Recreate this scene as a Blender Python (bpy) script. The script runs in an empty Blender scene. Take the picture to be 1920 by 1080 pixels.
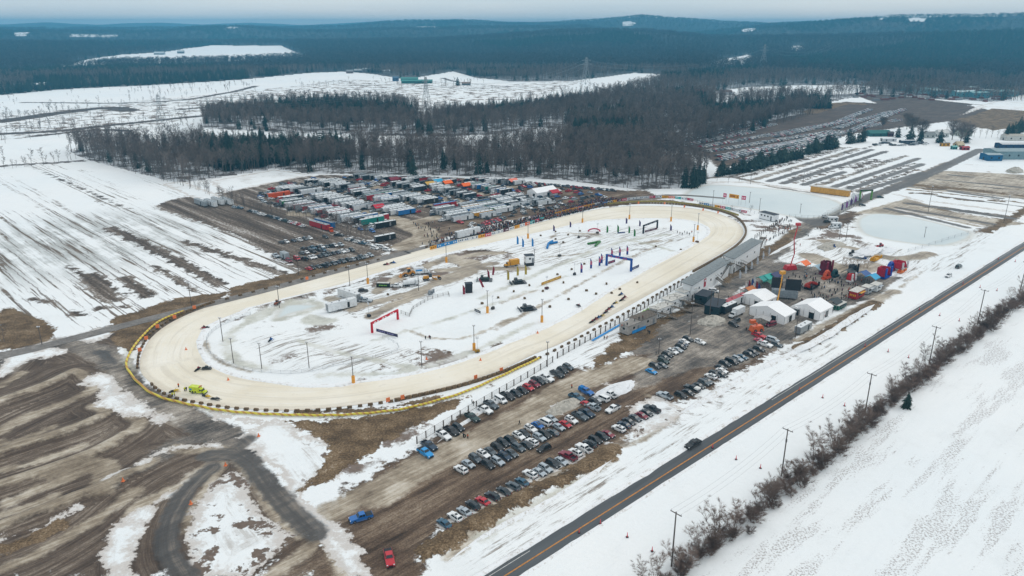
import bpy, bmesh, math, random
import numpy as np
from mathutils import Vector, Matrix, Quaternion
random.seed(7); rng = np.random.default_rng(7)
sc = bpy.context.scene
PI = math.pi; R = math.radians

# ---------------------------------------------------------------- camera
# the place is laid out in units of 1.27 m (camera 95 units up) and brought to metres at the end
KM = 121.0/95.0; SV = 1/KM
CAM_H = 95.0; FPX = 1400.0; HOR = 46.0
PITCH = math.atan((540 - HOR) / FPX)
cam_d = bpy.data.cameras.new("camera"); cam = bpy.data.objects.new("camera", cam_d)
sc.collection.objects.link(cam); sc.camera = cam
cam.location = (0, 0, CAM_H); cam.rotation_euler = (PI/2 - PITCH, 0, 0)
cam_d.sensor_width = 36; cam_d.lens = 36*FPX/1920
cam_d.clip_start = 1; cam_d.clip_end = 60000
sc.render.resolution_x = 1024; sc.render.resolution_y = 576

# ---------------------------------------------------------------- world
SUN_EL, SUN_AZ = 32, 60
w = bpy.data.worlds.new("World"); sc.world = w; w.use_nodes = True
nt = w.node_tree; N = nt.nodes; L = nt.links
for n in list(N): N.remove(n)
wo = N.new('ShaderNodeOutputWorld'); bg = N.new('ShaderNodeBackground')
sky = N.new('ShaderNodeTexSky'); sky.sky_type = 'NISHITA'; sky.sun_disc = False
sky.sun_elevation = R(SUN_EL); sky.sun_rotation = R(SUN_AZ)
tc = N.new('ShaderNodeTexCoord'); mp = N.new('ShaderNodeMapping'); mp.inputs['Scale'].default_value = (1.6, 1.6, 22)
nz = N.new('ShaderNodeTexNoise'); nz.inputs['Scale'].default_value = 1.2; nz.inputs['Detail'].default_value = 5
sep = N.new('ShaderNodeSeparateXYZ')
rampz = N.new('ShaderNodeValToRGB')      # the cloud layer: pinkish at its foot, blue grey above
e = rampz.color_ramp.elements
e[0].position = 0.0; e[0].color = (6.9, 6.4, 6.1, 1)
e[1].position = 1.0; e[1].color = (8.2, 8.05, 7.8, 1)
m1 = e.new(0.028); m1.color = (5.4, 5.9, 6.1, 1)
m2 = e.new(0.11); m2.color = (5.2, 5.7, 6.0, 1); m3 = e.new(0.4); m3.color = (7.7, 7.6, 7.4, 1)
cl = N.new('ShaderNodeValToRGB'); cl.color_ramp.elements[0].position = .38; cl.color_ramp.elements[1].position = .68
cl.color_ramp.elements[0].color = (0.84, 0.91, .97, 1); cl.color_ramp.elements[1].color = (1.10, 1.07, 1.05, 1)
mul = N.new('ShaderNodeMix'); mul.data_type = 'RGBA'; mul.blend_type = 'MULTIPLY'; mul.inputs[0].default_value = 1
mx = N.new('ShaderNodeMix'); mx.data_type = 'RGBA'; mx.inputs[0].default_value = 0.93
L.new(tc.outputs['Generated'], mp.inputs[0]); L.new(mp.outputs[0], nz.inputs['Vector'])
L.new(tc.outputs['Generated'], sep.inputs[0]); L.new(sep.outputs[2], rampz.inputs[0])
L.new(nz.outputs['Fac'], cl.inputs[0])
L.new(rampz.outputs[0], mul.inputs[6]); L.new(cl.outputs[0], mul.inputs[7])
L.new(sky.outputs[0], mx.inputs[6]); L.new(mul.outputs[2], mx.inputs[7])
L.new(mx.outputs[2], bg.inputs[0]); bg.inputs[1].default_value = 0.12
L.new(bg.outputs[0], wo.inputs[0])
sun_d = bpy.data.lights.new("sun", 'SUN'); sun_d.energy = 0.8; sun_d.angle = R(30); sun_d.color = (1, .96, .9)
sun = bpy.data.objects.new("sun", sun_d); sc.collection.objects.link(sun)
sun.rotation_euler = (R(90 - SUN_EL), 0, R(180 - SUN_AZ))
sc.view_settings.view_transform = 'Standard'; sc.view_settings.look = 'None'
sc.view_settings.gamma = 1; sc.view_settings.exposure = 0.13
sc.view_settings.use_curve_mapping = False
sc.cycles.max_bounces = 6; sc.cycles.volume_bounces = 1; sc.cycles.transparent_max_bounces = 6
sc.cycles.diffuse_bounces = 2; sc.cycles.glossy_bounces = 2
sc.cycles.use_denoising = True

# ---------------------------------------------------------------- image px (1920x1080) -> world
CPT, SPT = math.cos(PITCH), math.sin(PITCH)
def G(x, y, z=0.0):
    y = max(y, 50.5)
    a = (x-960)/FPX; b = (540-y)/FPX
    dx, dy, dz = a, CPT+b*SPT, -SPT+b*CPT
    t = (CAM_H - z)/-dz
    return (dx*t, dy*t)
def GA(pts): return np.array([G(*p) for p in pts], float)
def crop(ox, oy, k, pts): return [(ox+p[0]/k, oy+p[1]/k) + tuple(p[2:]) for p in pts]
def elev_z(x, y, d):      # height at which a pixel's ray crosses horizontal distance d
    a = (x-960)/FPX; b = (540-y)/FPX
    dx, dy, dz = a, CPT+b*SPT, -SPT+b*CPT
    return CAM_H + dz/math.hypot(dx, dy)*d
def wdir(x, y, slope, dx=1.0):
    a = G(x, y); b = G(x+dx, y+slope*dx); return math.atan2(b[1]-a[1], b[0]-a[0])
ROAD_A = math.atan2(*(np.array(G(1840, 490)) - np.array(G(1000, 1058)))[::-1])   # heading of the highway

# ---------------------------------------------------------------- distance fields
def seg_dist(P, a, b):
    ab = b-a; l2 = max(1e-9, float(ab@ab))
    t = np.clip(((P-a)@ab)/l2, 0, 1)
    d = P-(a+t[:, None]*ab)
    return np.sqrt((d*d).sum(1))
CL = 18.0
def sd_poly(P, poly):
    out = np.full(len(P), -CL)
    mn = poly.min(0)-CL; mx_ = poly.max(0)+CL
    idx = np.where((P[:, 0] > mn[0]) & (P[:, 0] < mx_[0]) & (P[:, 1] > mn[1]) & (P[:, 1] < mx_[1]))[0]
    if len(idx) == 0: return out
    Q = P[idx]; d = np.full(len(Q), 1e9); ins = np.zeros(len(Q), bool)
    n = len(poly)
    for i in range(n):
        a = poly[i]; b = poly[(i+1) % n]
        d = np.minimum(d, seg_dist(Q, a, b))
        c = (a[1] > Q[:, 1]) != (b[1] > Q[:, 1])
        if abs(b[1]-a[1]) > 1e-9:
            xi = (b[0]-a[0])*(Q[:, 1]-a[1])/(b[1]-a[1])+a[0]
            ins ^= c & (Q[:, 0] < xi)
    out[idx] = np.where(ins, np.minimum(d, CL), -np.minimum(d, CL))
    return out
def sd_line(P, pts, w_):
    out = np.full(len(P), -CL)
    mn = pts.min(0)-CL-w_; mx_ = pts.max(0)+CL+w_
    idx = np.where((P[:, 0] > mn[0]) & (P[:, 0] < mx_[0]) & (P[:, 1] > mn[1]) & (P[:, 1] < mx_[1]))[0]
    if len(idx) == 0: return out
    Q = P[idx]; d = np.full(len(Q), 1e9)
    for i in range(len(pts)-1): d = np.minimum(d, seg_dist(Q, pts[i], pts[i+1]))
    out[idx] = np.clip(w_/2-d, -CL, CL)
    return out
def smooth(pts, closed=False, k=4):       # Catmull-Rom through points
    pts = [np.array(p, float) for p in pts]; n = len(pts); out = []
    rngi = range(n) if closed else range(n-1)
    for i in rngi:
        p0 = pts[(i-1) % n] if closed or i > 0 else pts[i]
        p1 = pts[i]; p2 = pts[(i+1) % n]
        p3 = pts[(i+2) % n] if closed or i+2 < n else pts[i+1]
        for j in range(k):
            t = j/k
            out.append(.5*((2*p1)+(-p0+p2)*t+(2*p0-5*p1+4*p2-p3)*t*t+(-p0+3*p1-3*p2+p3)*t**3))
    if not closed: out.append(pts[-1])
    return np.array(out)
def vnoise(P, s, seed=0, oct=3):          # value noise, numpy
    def one(X, Y, sd):
        xi = np.floor(X).astype(np.int64); yi = np.floor(Y).astype(np.int64)
        fx = X-xi; fy = Y-yi; fx = fx*fx*(3-2*fx); fy = fy*fy*(3-2*fy)
        def h(a, b):
            n = (a*374761393+b*668265263+sd*974634777) & 0xffffffff
            n = ((n ^ (n >> 13))*1274126177) & 0xffffffff
            return ((n ^ (n >> 16)) & 0xffff)/65535.0
        return (h(xi, yi)*(1-fx)+h(xi+1, yi)*fx)*(1-fy)+(h(xi, yi+1)*(1-fx)+h(xi+1, yi+1)*fx)*fy
    r = 0; a = 1; t = 0
    for o in range(oct):
        r = r+a*one(P[:, 0]/s*2**o, P[:, 1]/s*2**o, seed+o*17); t += a; a *= .5
    return r/t
def rotP(P, ang, sx, sy):
    c, s = math.cos(ang), math.sin(ang)
    return np.stack([(P[:, 0]*c+P[:, 1]*s)/sx, (-P[:, 0]*s+P[:, 1]*c)/sy], 1)
# ================================================================ ground layout (outlines taken to world metres on z=0)
C7 = lambda pts: crop(0, 720, 3, pts)
C4 = lambda pts: crop(0, 360, 3, pts)
TR_OUT = smooth(GA([(262,690),(266,665),(285,632),(330,600),(400,572),(500,545),(620,513),(800,465),(900,443),(1000,420),(1060,405),(1130,391),(1200,386),(1270,388),(1330,396),(1375,412),(1393,430),(1388,448),(1360,470),(1300,505),(1230,545),(1150,590),(1060,640),(1000,665),(940,693),(860,720),(760,745),(650,762),(540,770),(440,765),(370,755),(310,735),(275,712)]), True, 5)
TR_IN = smooth(GA([(375,655),(376,635),(392,612),(440,590),(520,565),(640,535),(700,516),(790,489),(850,473),(930,455),(1040,430),(1110,415),(1200,410),(1280,412),(1320,423),(1328,438),(1300,458),(1240,490),(1160,535),(1080,585),(1020,615),(960,640),(880,672),(800,695),(700,713),(600,724),(500,715),(430,700),(392,680)]), True, 5)
SHAPES = {k: [] for k in ('mud','grass','gravel','asphalt','pond','forest','meltL','meltR','meltI','tan','slush','snow')}
def poly(k, pts, sm=False, neg=False):
    P = smooth(GA(pts), True, 3) if sm else GA(pts)
    SHAPES[k].append(('p', P, 0, neg))
def line(k, pts, w_, neg=False, sm=True):
    P = smooth(GA(pts), False, 4) if sm and len(pts) > 2 else GA(pts)
    SHAPES[k].append(('l', P, w_, neg))
# --- left field with wind stripped streaks
poly('meltL', [(0,395),(190,400),(330,420),(440,480),(560,520),(430,575),(120,655),(0,600)])
poly('meltL', [(300,395),(480,430),(600,520),(430,540)])
line('meltL', [(60,300),(200,370),(420,480)], 14)
poly('meltL', [(20,440),(90,405),(200,415),(260,450),(330,480),(240,505),(120,480),(30,480)], True)
line('meltL', [(0,330),(120,400),(260,500)], 8); line('meltL', [(150,320),(420,470)], 5); line('meltL', [(230,312),(480,440)], 4); line('meltL', [(0,500),(120,560)], 14)
line('mud', [(205,428),(300,472),(410,532)], 6.0)
line('mud', [(345,455),(430,480),(530,512)], 5.0)
line('mud', [(168,517),(208,560)], 9); line('mud', [(235,522),(278,552)], 6); line('mud', [(290,500),(365,545)], 2.6); line('mud', [(190,578),(240,572)], 2.5); line('mud', [(130,500),(220,560)], 1.6); line('mud', [(60,560),(90,565)], 3); line('mud', [(135,585),(150,590)], 3)
line('meltL', [(0,470),(60,520)], 12); line('mud', [(60,313),(150,352),(240,392)], 1.0)
poly('grass', [(0,578),(60,592),(105,618),(80,640),(0,655)], True)
poly('grass', [(205,598),(330,560),(430,545),(420,562),(300,598),(215,612)])
poly('grass', [(430,540),(520,518),(700,478),(700,486),(560,525),(430,562)])
# left parking lot
poly('mud', [(285,388),(330,372),(400,364),(470,372),(545,395),(600,420),(640,440),(700,452),(745,462),(700,485),(590,512),(555,505),(440,440),(340,405)])
# trailer paddock
poly('mud', [(400,362),(470,350),(540,335),(600,328),(760,330),(900,335),(1040,345),(1130,356),(1215,358),(1240,372),(1150,378),(1000,405),(900,425),(820,452),(750,466),(700,452),(640,440),(600,418),(520,388)])
for pts, w_ in (([(620,345),(700,360),(800,385),(870,372),(960,350)], 7), ([(560,400),(680,400),(760,420),(800,440),(760,462)], 13), ([(700,350),(790,362),(900,392)], 7), ([(760,420),(860,400),(900,395)], 8)):
    line('tan', pts, w_)
poly('snow', [(393,340),(515,318),(585,328),(500,345),(420,362)])
line('snow', [(330,345),(395,372)], 14)
# perimeter dirt road and verges
line('mud', [(0,690),(60,672),(200,640),(350,600),(480,565),(620,528),(760,478)], 17)
line('snow', [(30,655),(200,622),(350,578),(480,548),(640,507)], 2.2)
line('gravel', [(0,668),(60,654),(200,618),(350,580),(480,548),(600,516),(700,489),(765,472)], 6.5)
line('gravel', [(765,472),(900,436),(1000,412),(1120,385),(1250,370)], 5)
poly('grass', [(212,622),(330,590),(345,592),(290,610),(262,640),(245,665),(236,655)], True)
# motocross ground, lower left
poly('mud', [(0,672),(60,655),(150,642),(215,640),(240,672),(248,705),(285,745),(340,772),(420,790),(450,812),(470,850),(520,900),(590,970),(615,1000),(560,1020),(480,1090),(-40,1090),(-40,690)])
poly('mud', C7([(530,-20),(760,140),(930,200),(1000,330),(700,520),(420,760),(0,1000),(-60,1000),(-60,-60)]))
for pts in ([(-60,130),(250,20),(420,-60),(500,-20),(530,20),(470,60),(200,170),(-60,300)],):
    line('tan', C7(pts), 3.0)
line('tan', C7([(-60,420),(200,330),(420,260),(560,200),(590,150),(540,120)]), 3.2)
line('tan', C7([(-60,600),(250,500),(520,400),(700,300),(790,220),(740,180)]), 3.6)
line('tan', C7([(-60,840),(200,740),(420,650),(560,600),(720,520),(850,430)]), 3.2)
line('tan', C7([(0,1040),(200,960),(480,800),(680,670),(760,600)]), 3.0)
line('tan', C7([(560,600),(600,520),(560,460),(300,500)]), 6)
poly('tan', C7([(680,750),(760,660),(1000,560),(1120,460),(1180,430),(1160,520),(1000,600),(860,680),(720,770)]))
line('tan', C7([(1250,450),(1150,600),(1080,700),(1050,830)]), 2.5)
line('tan', C7([(1230,360),(1340,430),(1450,560),(1540,720),(1700,850)]), 3)
line('tan', C7([(980,360),(1150,370),(1290,390)]), 3.5)
line('gravel', C7([(700,20),(860,100),(1050,180),(1200,260),(1330,350),(1400,420)]), 9)
line('gravel', C7([(640,560),(900,400),(1000,330),(1250,300)]), 5)
line('tan', C7([(-60,330),(100,330),(280,250)]), 3); line('tan', C7([(-60,500),(200,440),(460,350)]), 2.6)
line('tan', C7([(60,660),(300,560),(500,480)]), 3.5); line('tan', C7([(-60,760),(140,700),(300,640)]), 3)
line('tan', C7([(0,10),(120,-60)]), 3); line('tan', C7([(40,230),(180,160)]), 2)
line('gravel', C4([(0,1010),(120,900),(330,850),(500,880),(640,960),(720,1080)]), 9)
line('gravel', C4([(430,870),(600,900),(680,1000)]), 6)
poly('snow', C4([(0,960),(100,890),(380,880),(330,920),(150,950),(60,1010),(0,1040)]), True)
poly('snow', C4([(450,1080),(560,1010),(620,1030),(660,1090)]), True)
poly('snow', C4([(440,810),(600,760),(660,790),(520,850)]), True)
poly('slush', C4([(690,820),(740,800),(720,920),(760,1000),(700,960)]), True)
poly('snow', C7([(530,100),(600,-10),(700,30),(840,140),(970,180),(900,230),(800,180),(700,190),(640,140)]), True)
line('snow', C7([(600,540),(800,440),(930,370),(1060,350),(1240,345)]), 1.6)
line('snow', C7([(0,880),(250,800),(450,700)]), 1.2)
poly('snow', C7([(600,1090),(560,900),(640,790),(800,700),(940,620),(1080,545),(1090,560),(930,650),(860,740),(780,860),(745,1090)]), True)
poly('snow', C7([(1020,850),(1120,640),(1270,500),(1340,490),(1420,640),(1520,770),(1640,860),(1560,940),(1400,1090),(1120,1090),(1060,980)]))
poly('meltI', C7([(1010,850),(1120,640),(1270,480),(1370,480),(1460,640),(1600,800),(1720,880),(1560,1000),(1420,1090),(1060,1090)]))
poly('snow', C7([(1130,130),(1340,180),(1500,210),(1600,200),(1700,280),(1900,330),(2000,400),(1920,520),(1760,560),(1700,600),(1760,700),(1900,800),(2000,900),(2090,1080),(1960,1090),(1800,900),(1760,800),(1640,640),(1560,500),(1430,400),(1350,300),(1440,230),(1200,200)]))
line('grass', C7([(20,930),(200,860),(340,790)]), 3.4)
poly('meltI', C7([(0,1000),(400,760),(560,700),(640,760),(500,900),(300,1090),(0,1090)]))
line('asphalt', C7([(1170,405),(1290,395),(1390,430),(1470,520),(1570,650),(1680,760),(1780,840)]), 5.2)
poly('mud', C7([(1640,840),(1760,800),(1850,880),(1980,1100),(1400,1100),(1500,1000)]))
line('tan', C7([(1500,1090),(1700,960),(1800,860)]), 3); line('tan', C7([(1820,860),(1880,960),(1940,1090)]), 2.5)
line('asphalt', C7([(1190,470),(1080,570),(1000,680),(950,800),(945,920),(975,1010),(1050,1120)]), 4.6)
poly('mud', C7([(760,1090),(770,900),(850,760),(960,650),(1090,560),(1020,650),(930,800),(920,950),(980,1090)]))
line('asphalt', C7([(1360,340),(1410,300)]), 3.5)
poly('asphalt', C4([(520,900),(600,890),(640,930),(650,970),(590,950)]), True)
# brown slope below the track and by the stands
poly('grass', [(532,785),(600,790),(700,780),(790,762),(850,748),(880,742),(862,757),(800,790),(740,820),(690,852),(650,880),(610,905),(565,920),(600,880),(625,845),(600,820)])
poly('meltI', [(532,770),(700,775),(880,735),(960,700),(960,712),(860,760),(640,905),(560,930),(600,850)])
line('grass', [(560,772),(700,768),(820,748)], 2.5)
poly('grass', crop(640,360,3,[(1400,1000),(1440,930),(1500,880),(1570,815),(1680,820),(1800,770),(1760,820),(1640,890),(1520,950),(1430,990)]))
line('meltR', crop(640,360,3,[(1350,960),(1440,870),(1520,810)]), 9)
poly('grass', [(1370,495),(1420,470),(1470,445),(1490,425),(1500,430),(1480,455),(1440,480),(1400,505),(1360,530),(1345,520)])
poly('grass', crop(1100,440,5.4,[(600,880),(850,830),(1050,650),(1150,690),(1000,790),(820,890),(720,960),(640,1060),(300,1060),(330,1000)]))
line('meltR', [(1090,690),(1160,655),(1200,630)], 5)
# parking ground beside the highway
poly('mud', [(612,968),(628,935),(690,890),(790,838),(815,812),(870,780),(1000,722),(1060,695),(1100,692),(1200,655),(1240,625),(1300,590),(1370,555),(1400,540),(1440,580),(1480,600),(1490,640),(1440,665),(1400,690),(1340,722),(1270,755),(1240,765),(1200,800),(1150,835),(1090,870),(1000,915),(900,965),(835,1000),(795,1040),(782,1100),(660,1100),(640,1020)])
line('tan', [(700,930),(800,870),(880,830),(1000,770),(1090,715),(1200,680)], 9)
line('tan', [(870,1000),(960,930),(1050,880)], 6)
line('tan', [(620,960),(680,930),(740,900)], 7)
line('gravel', [(1200,655),(1260,610),(1320,570),(1380,530),(1430,490),(1480,450),(1520,420),(1560,400)], 9)
poly('gravel', [(1240,640),(1310,590),(1390,545),(1420,500),(1460,490),(1520,500),(1580,495),(1640,520),(1690,520),(1640,560),(1570,580),(1500,620),(1480,645),(1420,665),(1380,690),(1300,690),(1230,720),(1180,735),(1190,690)])
line('asphalt', [(1535,420),(1560,400),(1590,385),(1640,365),(1700,345),(1760,318),(1815,292),(1840,280)], 8)
line('gravel', [(1600,385),(1700,340),(1780,305)], 7)
poly('asphalt', [(1486,404),(1520,408),(1545,412),(1530,424),(1500,415)])
line('snow', [(1210,800),(1265,770),(1215,755)], 4)
poly('snow', [(1180,765),(1225,740),(1290,770),(1250,800),(1190,820)])
poly('meltI', [(1160,830),(1200,790),(1290,760),(1420,690),(1480,655),(1500,665),(1430,705),(1300,775),(1200,835)])
poly('snow', crop(1040,700,8,[(760,160),(940,170),(1060,210),(1200,130),(1250,130),(1150,260),(980,260)]), True)
poly('snow', crop(1040,700,8,[(-60,600),(0,500),(200,390),(320,390),(300,450),(100,590)]), True)
line('grass', [(800,1035),(900,975),(1000,925),(1070,893),(1145,845)], 5.2)
line('snow', [(830,990),(920,942),(1020,892),(1110,850)], 2.2)
line('tan', [(838,1048),(900,1005),(1000,950),(1080,905),(1150,858)], 1.8)
line('tan', [(1150,838),(1200,828),(1250,795),(1270,778),(1235,762),(1218,742)], 1.6)
line('grass', [(1500,655),(1560,620),(1600,595),(1640,570)], 5); line('tan',[(1500,640),(1570,600),(1680,545)],4)
line('tan', [(1660,560),(1700,530),(1730,510)], 1.0)
line('grass', [(1850,435),(1885,415),(1930,390)], 5); line('meltR', [(1760,505),(1850,435),(1920,395)], 7)
line('slush', [(900,1010),(960,965),(1080,905)], 3); line('meltR', [(880,1070),(1000,985),(1080,930),(1240,840)], 4)
line('meltR', [(1240,840),(1400,740),(1560,650)], 2.5)
# event snow with dirty tracks
poly('meltR', [(1430,500),(1480,450),(1560,440),(1700,470),(1740,500),(1700,530),(1560,500)])
line('tan', [(1545,455),(1600,470),(1680,490),(1740,480)], 7); line('tan',[(1520,480),(1580,505),(1640,500)],10)
# infield
poly('meltR', crop(640,360,3,[(160,500),(330,460),(420,400),(560,350),(700,350),(860,330),(960,350),(940,400),(1060,430),(920,470),(760,480),(640,520),(480,580),(300,650),(120,700),(-60,690),(-60,600)]))
poly('meltI', crop(640,360,3,[(160,500),(560,340),(700,340),(960,300),(960,400),(1060,430),(760,480),(640,520),(480,580),(300,650),(60,720),(-80,720),(-60,560)]))
for p_ in ([(200,560),(330,480),(480,420),(620,360)], [(60,660),(260,600),(420,560),(560,500),(700,440),(860,400)], [(160,700),(330,620),(480,560)], [(640,380),(760,350),(900,340)], [(560,440),(720,430),(900,430),(1040,430)], [(-60,600),(60,640),(160,620)]): line('tan', crop(640,360,3,p_), 5)
poly('meltR', [(660,470),(780,480),(800,510),(700,560),(640,570)])
line('tan', crop(640,360,3,[(620,380),(720,400),(700,450),(560,500)]), 9)
poly('slush', crop(480,500,6,[(520,620),(600,540),(760,560),(900,600),(700,670)]), True)
poly('meltI', crop(480,500,6,[(120,640),(300,600),(1000,640),(960,700),(600,740),(300,740),(100,680)]))
poly('meltI', crop(480,500,6,[(200,1090),(300,1010),(1330,990),(1330,1020),(900,1090)]))
poly('meltI', crop(480,500,6,[(1550,990),(1900,930),(2300,960),(2300,1090),(1600,1090)]))
poly('meltI', crop(640,360,3,[(80,930),(560,880),(640,940),(900,840),(880,890),(560,1010),(280,1060),(120,1090)]))
line('mud', crop(640,360,3,[(830,890),(880,860)]), 2.5); line('mud', crop(640,360,3,[(555,945),(585,920)]), 2)
line('mud', crop(640,360,3,[(160,500),(330,440),(540,395)]), 1.2)
line('mud', crop(640,360,3,[(700,340),(800,330)]), 4); line('mud', crop(640,360,3,[(900,330),(960,350)]), 2)
line('tan', crop(640,360,3,[(900,630),(1000,590),(1100,560)]), 1.5)
line('tan', crop(640,360,3,[(1690,290),(1790,275)]), 3); line('tan', crop(640,360,3,[(1130,370),(1330,350),(1410,330)]), 1.2)
line('tan', crop(640,360,3,[(1180,260),(1230,230),(1330,235),(1440,235)]), 1.6)
poly('meltI', crop(640,360,3,[(1300,240),(1450,230),(1440,260),(1320,265)]))
poly('meltI', crop(640,360,3,[(1640,300),(1800,260),(1800,290),(1700,340)]))
line('mud', [(1140,382),(1230,375),(1320,386)], 3); line('meltI', [(1130,388),(1240,378),(1390,395),(1420,430)], 7)
line('slush', [(1060,520),(880,588),(700,640)], 1)
line('slush', [(560,640),(660,668),(780,690),(880,662),(1000,606)], 2.2); line('slush', [(600,705),(740,700),(860,668)], 2); line('slush', [(900,560),(1040,500),(1160,455),(1250,440)], 2.4); line('tan', [(930,620),(1040,560),(1170,490),(1260,450)], 1); line('tan', [(760,620),(860,640),(960,600)], .9); line('slush', [(1080,440),(1180,450),(1260,470)], 2)
poly('meltR', [(880,470),(1000,450),(1120,425),(1240,425),(1300,440),(1180,490),(1040,500)]); poly('meltR', [(440,640),(560,620),(700,650),(860,660),(740,700),(560,700)])
# ponds
poly('pond', [(1283,370),(1292,356),(1330,346),(1400,350),(1480,357),(1555,372),(1585,388),(1550,406),(1505,410),(1440,398),(1380,388),(1320,380)], True)
poly('pond', [(1608,408),(1640,399),(1700,405),(1780,423),(1828,440),(1778,461),(1700,456),(1625,442),(1605,425)], True)
poly('pond', crop(480,500,6,[(190,560),(280,440),(420,410),(600,410),(740,430),(640,480),(420,540),(260,600)]), True)
line('slush', crop(480,500,6,[(600,390),(720,420),(740,440),(600,500),(400,560),(230,605)]), 2.6)
line('slush', crop(480,500,6,[(600,385),(420,410),(150,490),(-60,570)]), 4.5)
line('slush', [(500,590),(465,605),(436,622),(425,645),(432,665),(455,682),(500,692)], 3.6)
line('tan', [(385,640),(394,662),(420,682),(470,697)], 1.2)
line('meltI', [(440,600),(540,570),(640,543)], 4)
# stripe fields on the right
for a, b, w_ in (((750,600),(1500,378),5),((850,615),(1600,385),6),((950,630),(1700,398),6),((1100,640),(1400,545),6),((1230,640),(1840,430),4),((1290,665),(1930,450),8),((1400,680),(1960,490),9),((1500,690),(1960,550),8),((1600,720),(1960,610),5),((560,585),(1380,370),4)):
    line('asphalt' if w_ > 5.5 else 'gravel', crop(1220,180,3.84,[a,b]), min(w_*.95, 5.2))
line('mud', crop(1220,180,3.84,[(1460,520),(1640,460)]), 5); line('mud', crop(1220,180,3.84,[(1000,620),(1260,520),(1380,490)]), 3)
poly('tan', [(1690,342),(1770,320),(1930,328),(1930,375),(1700,352)])
poly('tan', [(1600,400),(1700,372),(1800,400),(1930,420),(1870,425),(1830,425),(1740,405)])
for a, b, w_ in (((1180,255),(1930,330),5),((1060,300),(1930,385),5),((820,360),(1930,470),4.5),((660,585),(1600,745),5),((540,590),(1340,780),5),((760,540),(1800,690),6),((940,580),(1700,700),2),((1180,420),(1680,490),5),((1480,215),(1930,250),4)):
    line('grass' if w_ < 5 else 'asphalt', crop(1560,280,5.333,[a,b]), w_*.85)
for cx, cy, rx in ((1180,335,80),(1380,355,110),(1610,388,90),(1840,400,80),(1010,400,110),(1110,475,60),(1290,500,50),(1440,515,80),(1650,515,80),(900,440,140)):
    line('grass', crop(1560,280,5.333,[(cx-rx*.8,cy-4),(cx+rx*.8,cy+6)]), 4)
line('gravel', crop(1560,280,5.333,[(760,540),(1200,600),(1780,680)]), 7)
for a, b, w_ in (((1100,225),(1930,300),2.5),((980,330),(1930,430),2),((800,345),(1930,500),2.2),((640,450),(900,520),3),((1000,520),(1930,640),3.5),((650,600),(1500,760),2.6),((760,410),(1300,430),2.5),((1350,150),(1930,190),3)):
    line('snow', crop(1560,280,5.333,[a,b]), w_)
line('mud', crop(1560,280,5.333,[(760,350),(1000,345),(1930,460)]), 3)
line('mud', crop(1560,280,5.333,[(1480,820),(1560,790),(1840,700)]), 3)
poly('mud', [(1520,430),(1560,405),(1600,395),(1615,400),(1600,415),(1560,430)])
poly('meltI', [(1290,395),(1500,425),(1600,410),(1620,460),(1560,470),(1470,440)])
for k in range(8):
    line('asphalt' if k % 2 else 'grass', [(1712-k*9+k*k*1.2, 319+k*6.0), (1800, 326+k*6.6), (1935, 338+k*7.4)], 2.0)
for a, b in (((900,560),(1620,358)), ((1000,600),(1690,402)), ((1170,650),(1780,440)), ((1340,690),(1900,480)), ((700,575),(1440,366)), ((1040,625),(1560,462)), ((1450,690),(1930,528)), ((620,590),(1300,395))):
    line('mud', crop(1220,180,3.84,[a,b]), 2.2)
# far brown parking field, fields beyond
poly('mud', crop(1220,180,3.84,[(100,345),(420,262),(850,185),(1100,125),(1300,70),(1400,45),(1930,75),(2300,70),(2500,110),(2100,190),(1750,235),(1500,270),(1150,340),(700,470),(500,530),(400,440)]))
line('grass', crop(1220,180,3.84,[(1150,120),(1350,60),(1500,60)]), 20)
poly('mud', [(1600,180),(1650,178),(1770,190),(1830,195),(1780,205),(1660,200)])
poly('grass', [(1815,217),(1860,203),(1930,208),(1930,240),(1840,240),(1780,225)])
line('snow', [(1820,225),(1930,222)], 5); line('snow', [(1850,222),(1900,205)], 5)
poly('grass', [(1850,238),(1930,224),(1930,232),(1860,244)])
poly('snow', [(1830,200),(1930,172),(1930,206),(1850,200),(1800,215)])
line('mud', [(1620,193),(1830,196),(1930,201)], 5)
# strips between the pond and the forest, snow corridor beside the stripe field
line('gravel', [(1290,338),(1370,332),(1450,350),(1520,360)], 5)
line('snow', [(1290,345),(1400,342),(1560,366)], 5)
# middle distance fields: brown weather marks and hedge lines
for pts, w_ in (([(0,226),(120,208),(200,200),(240,206)], 14), ([(40,190),(300,190),(420,175),(480,160)], 6), ([(330,205),(500,190),(640,180)], 6),([(0,250),(100,245),(200,235),(330,222),(400,215)],8),([(60,255),(180,243),(240,245)],6),([(640,162),(800,158)],6),([(830,147),(880,157),(1040,165)],4),([(800,242),(900,233)],5),([(0,312),(150,302)],4)):
    line('mud', pts, w_*2)
poly('meltI', [(0,215),(300,185),(560,160),(640,150),(900,160),(1100,150),(1000,185),(760,200),(560,190),(380,215),(300,235),(0,262)])
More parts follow.
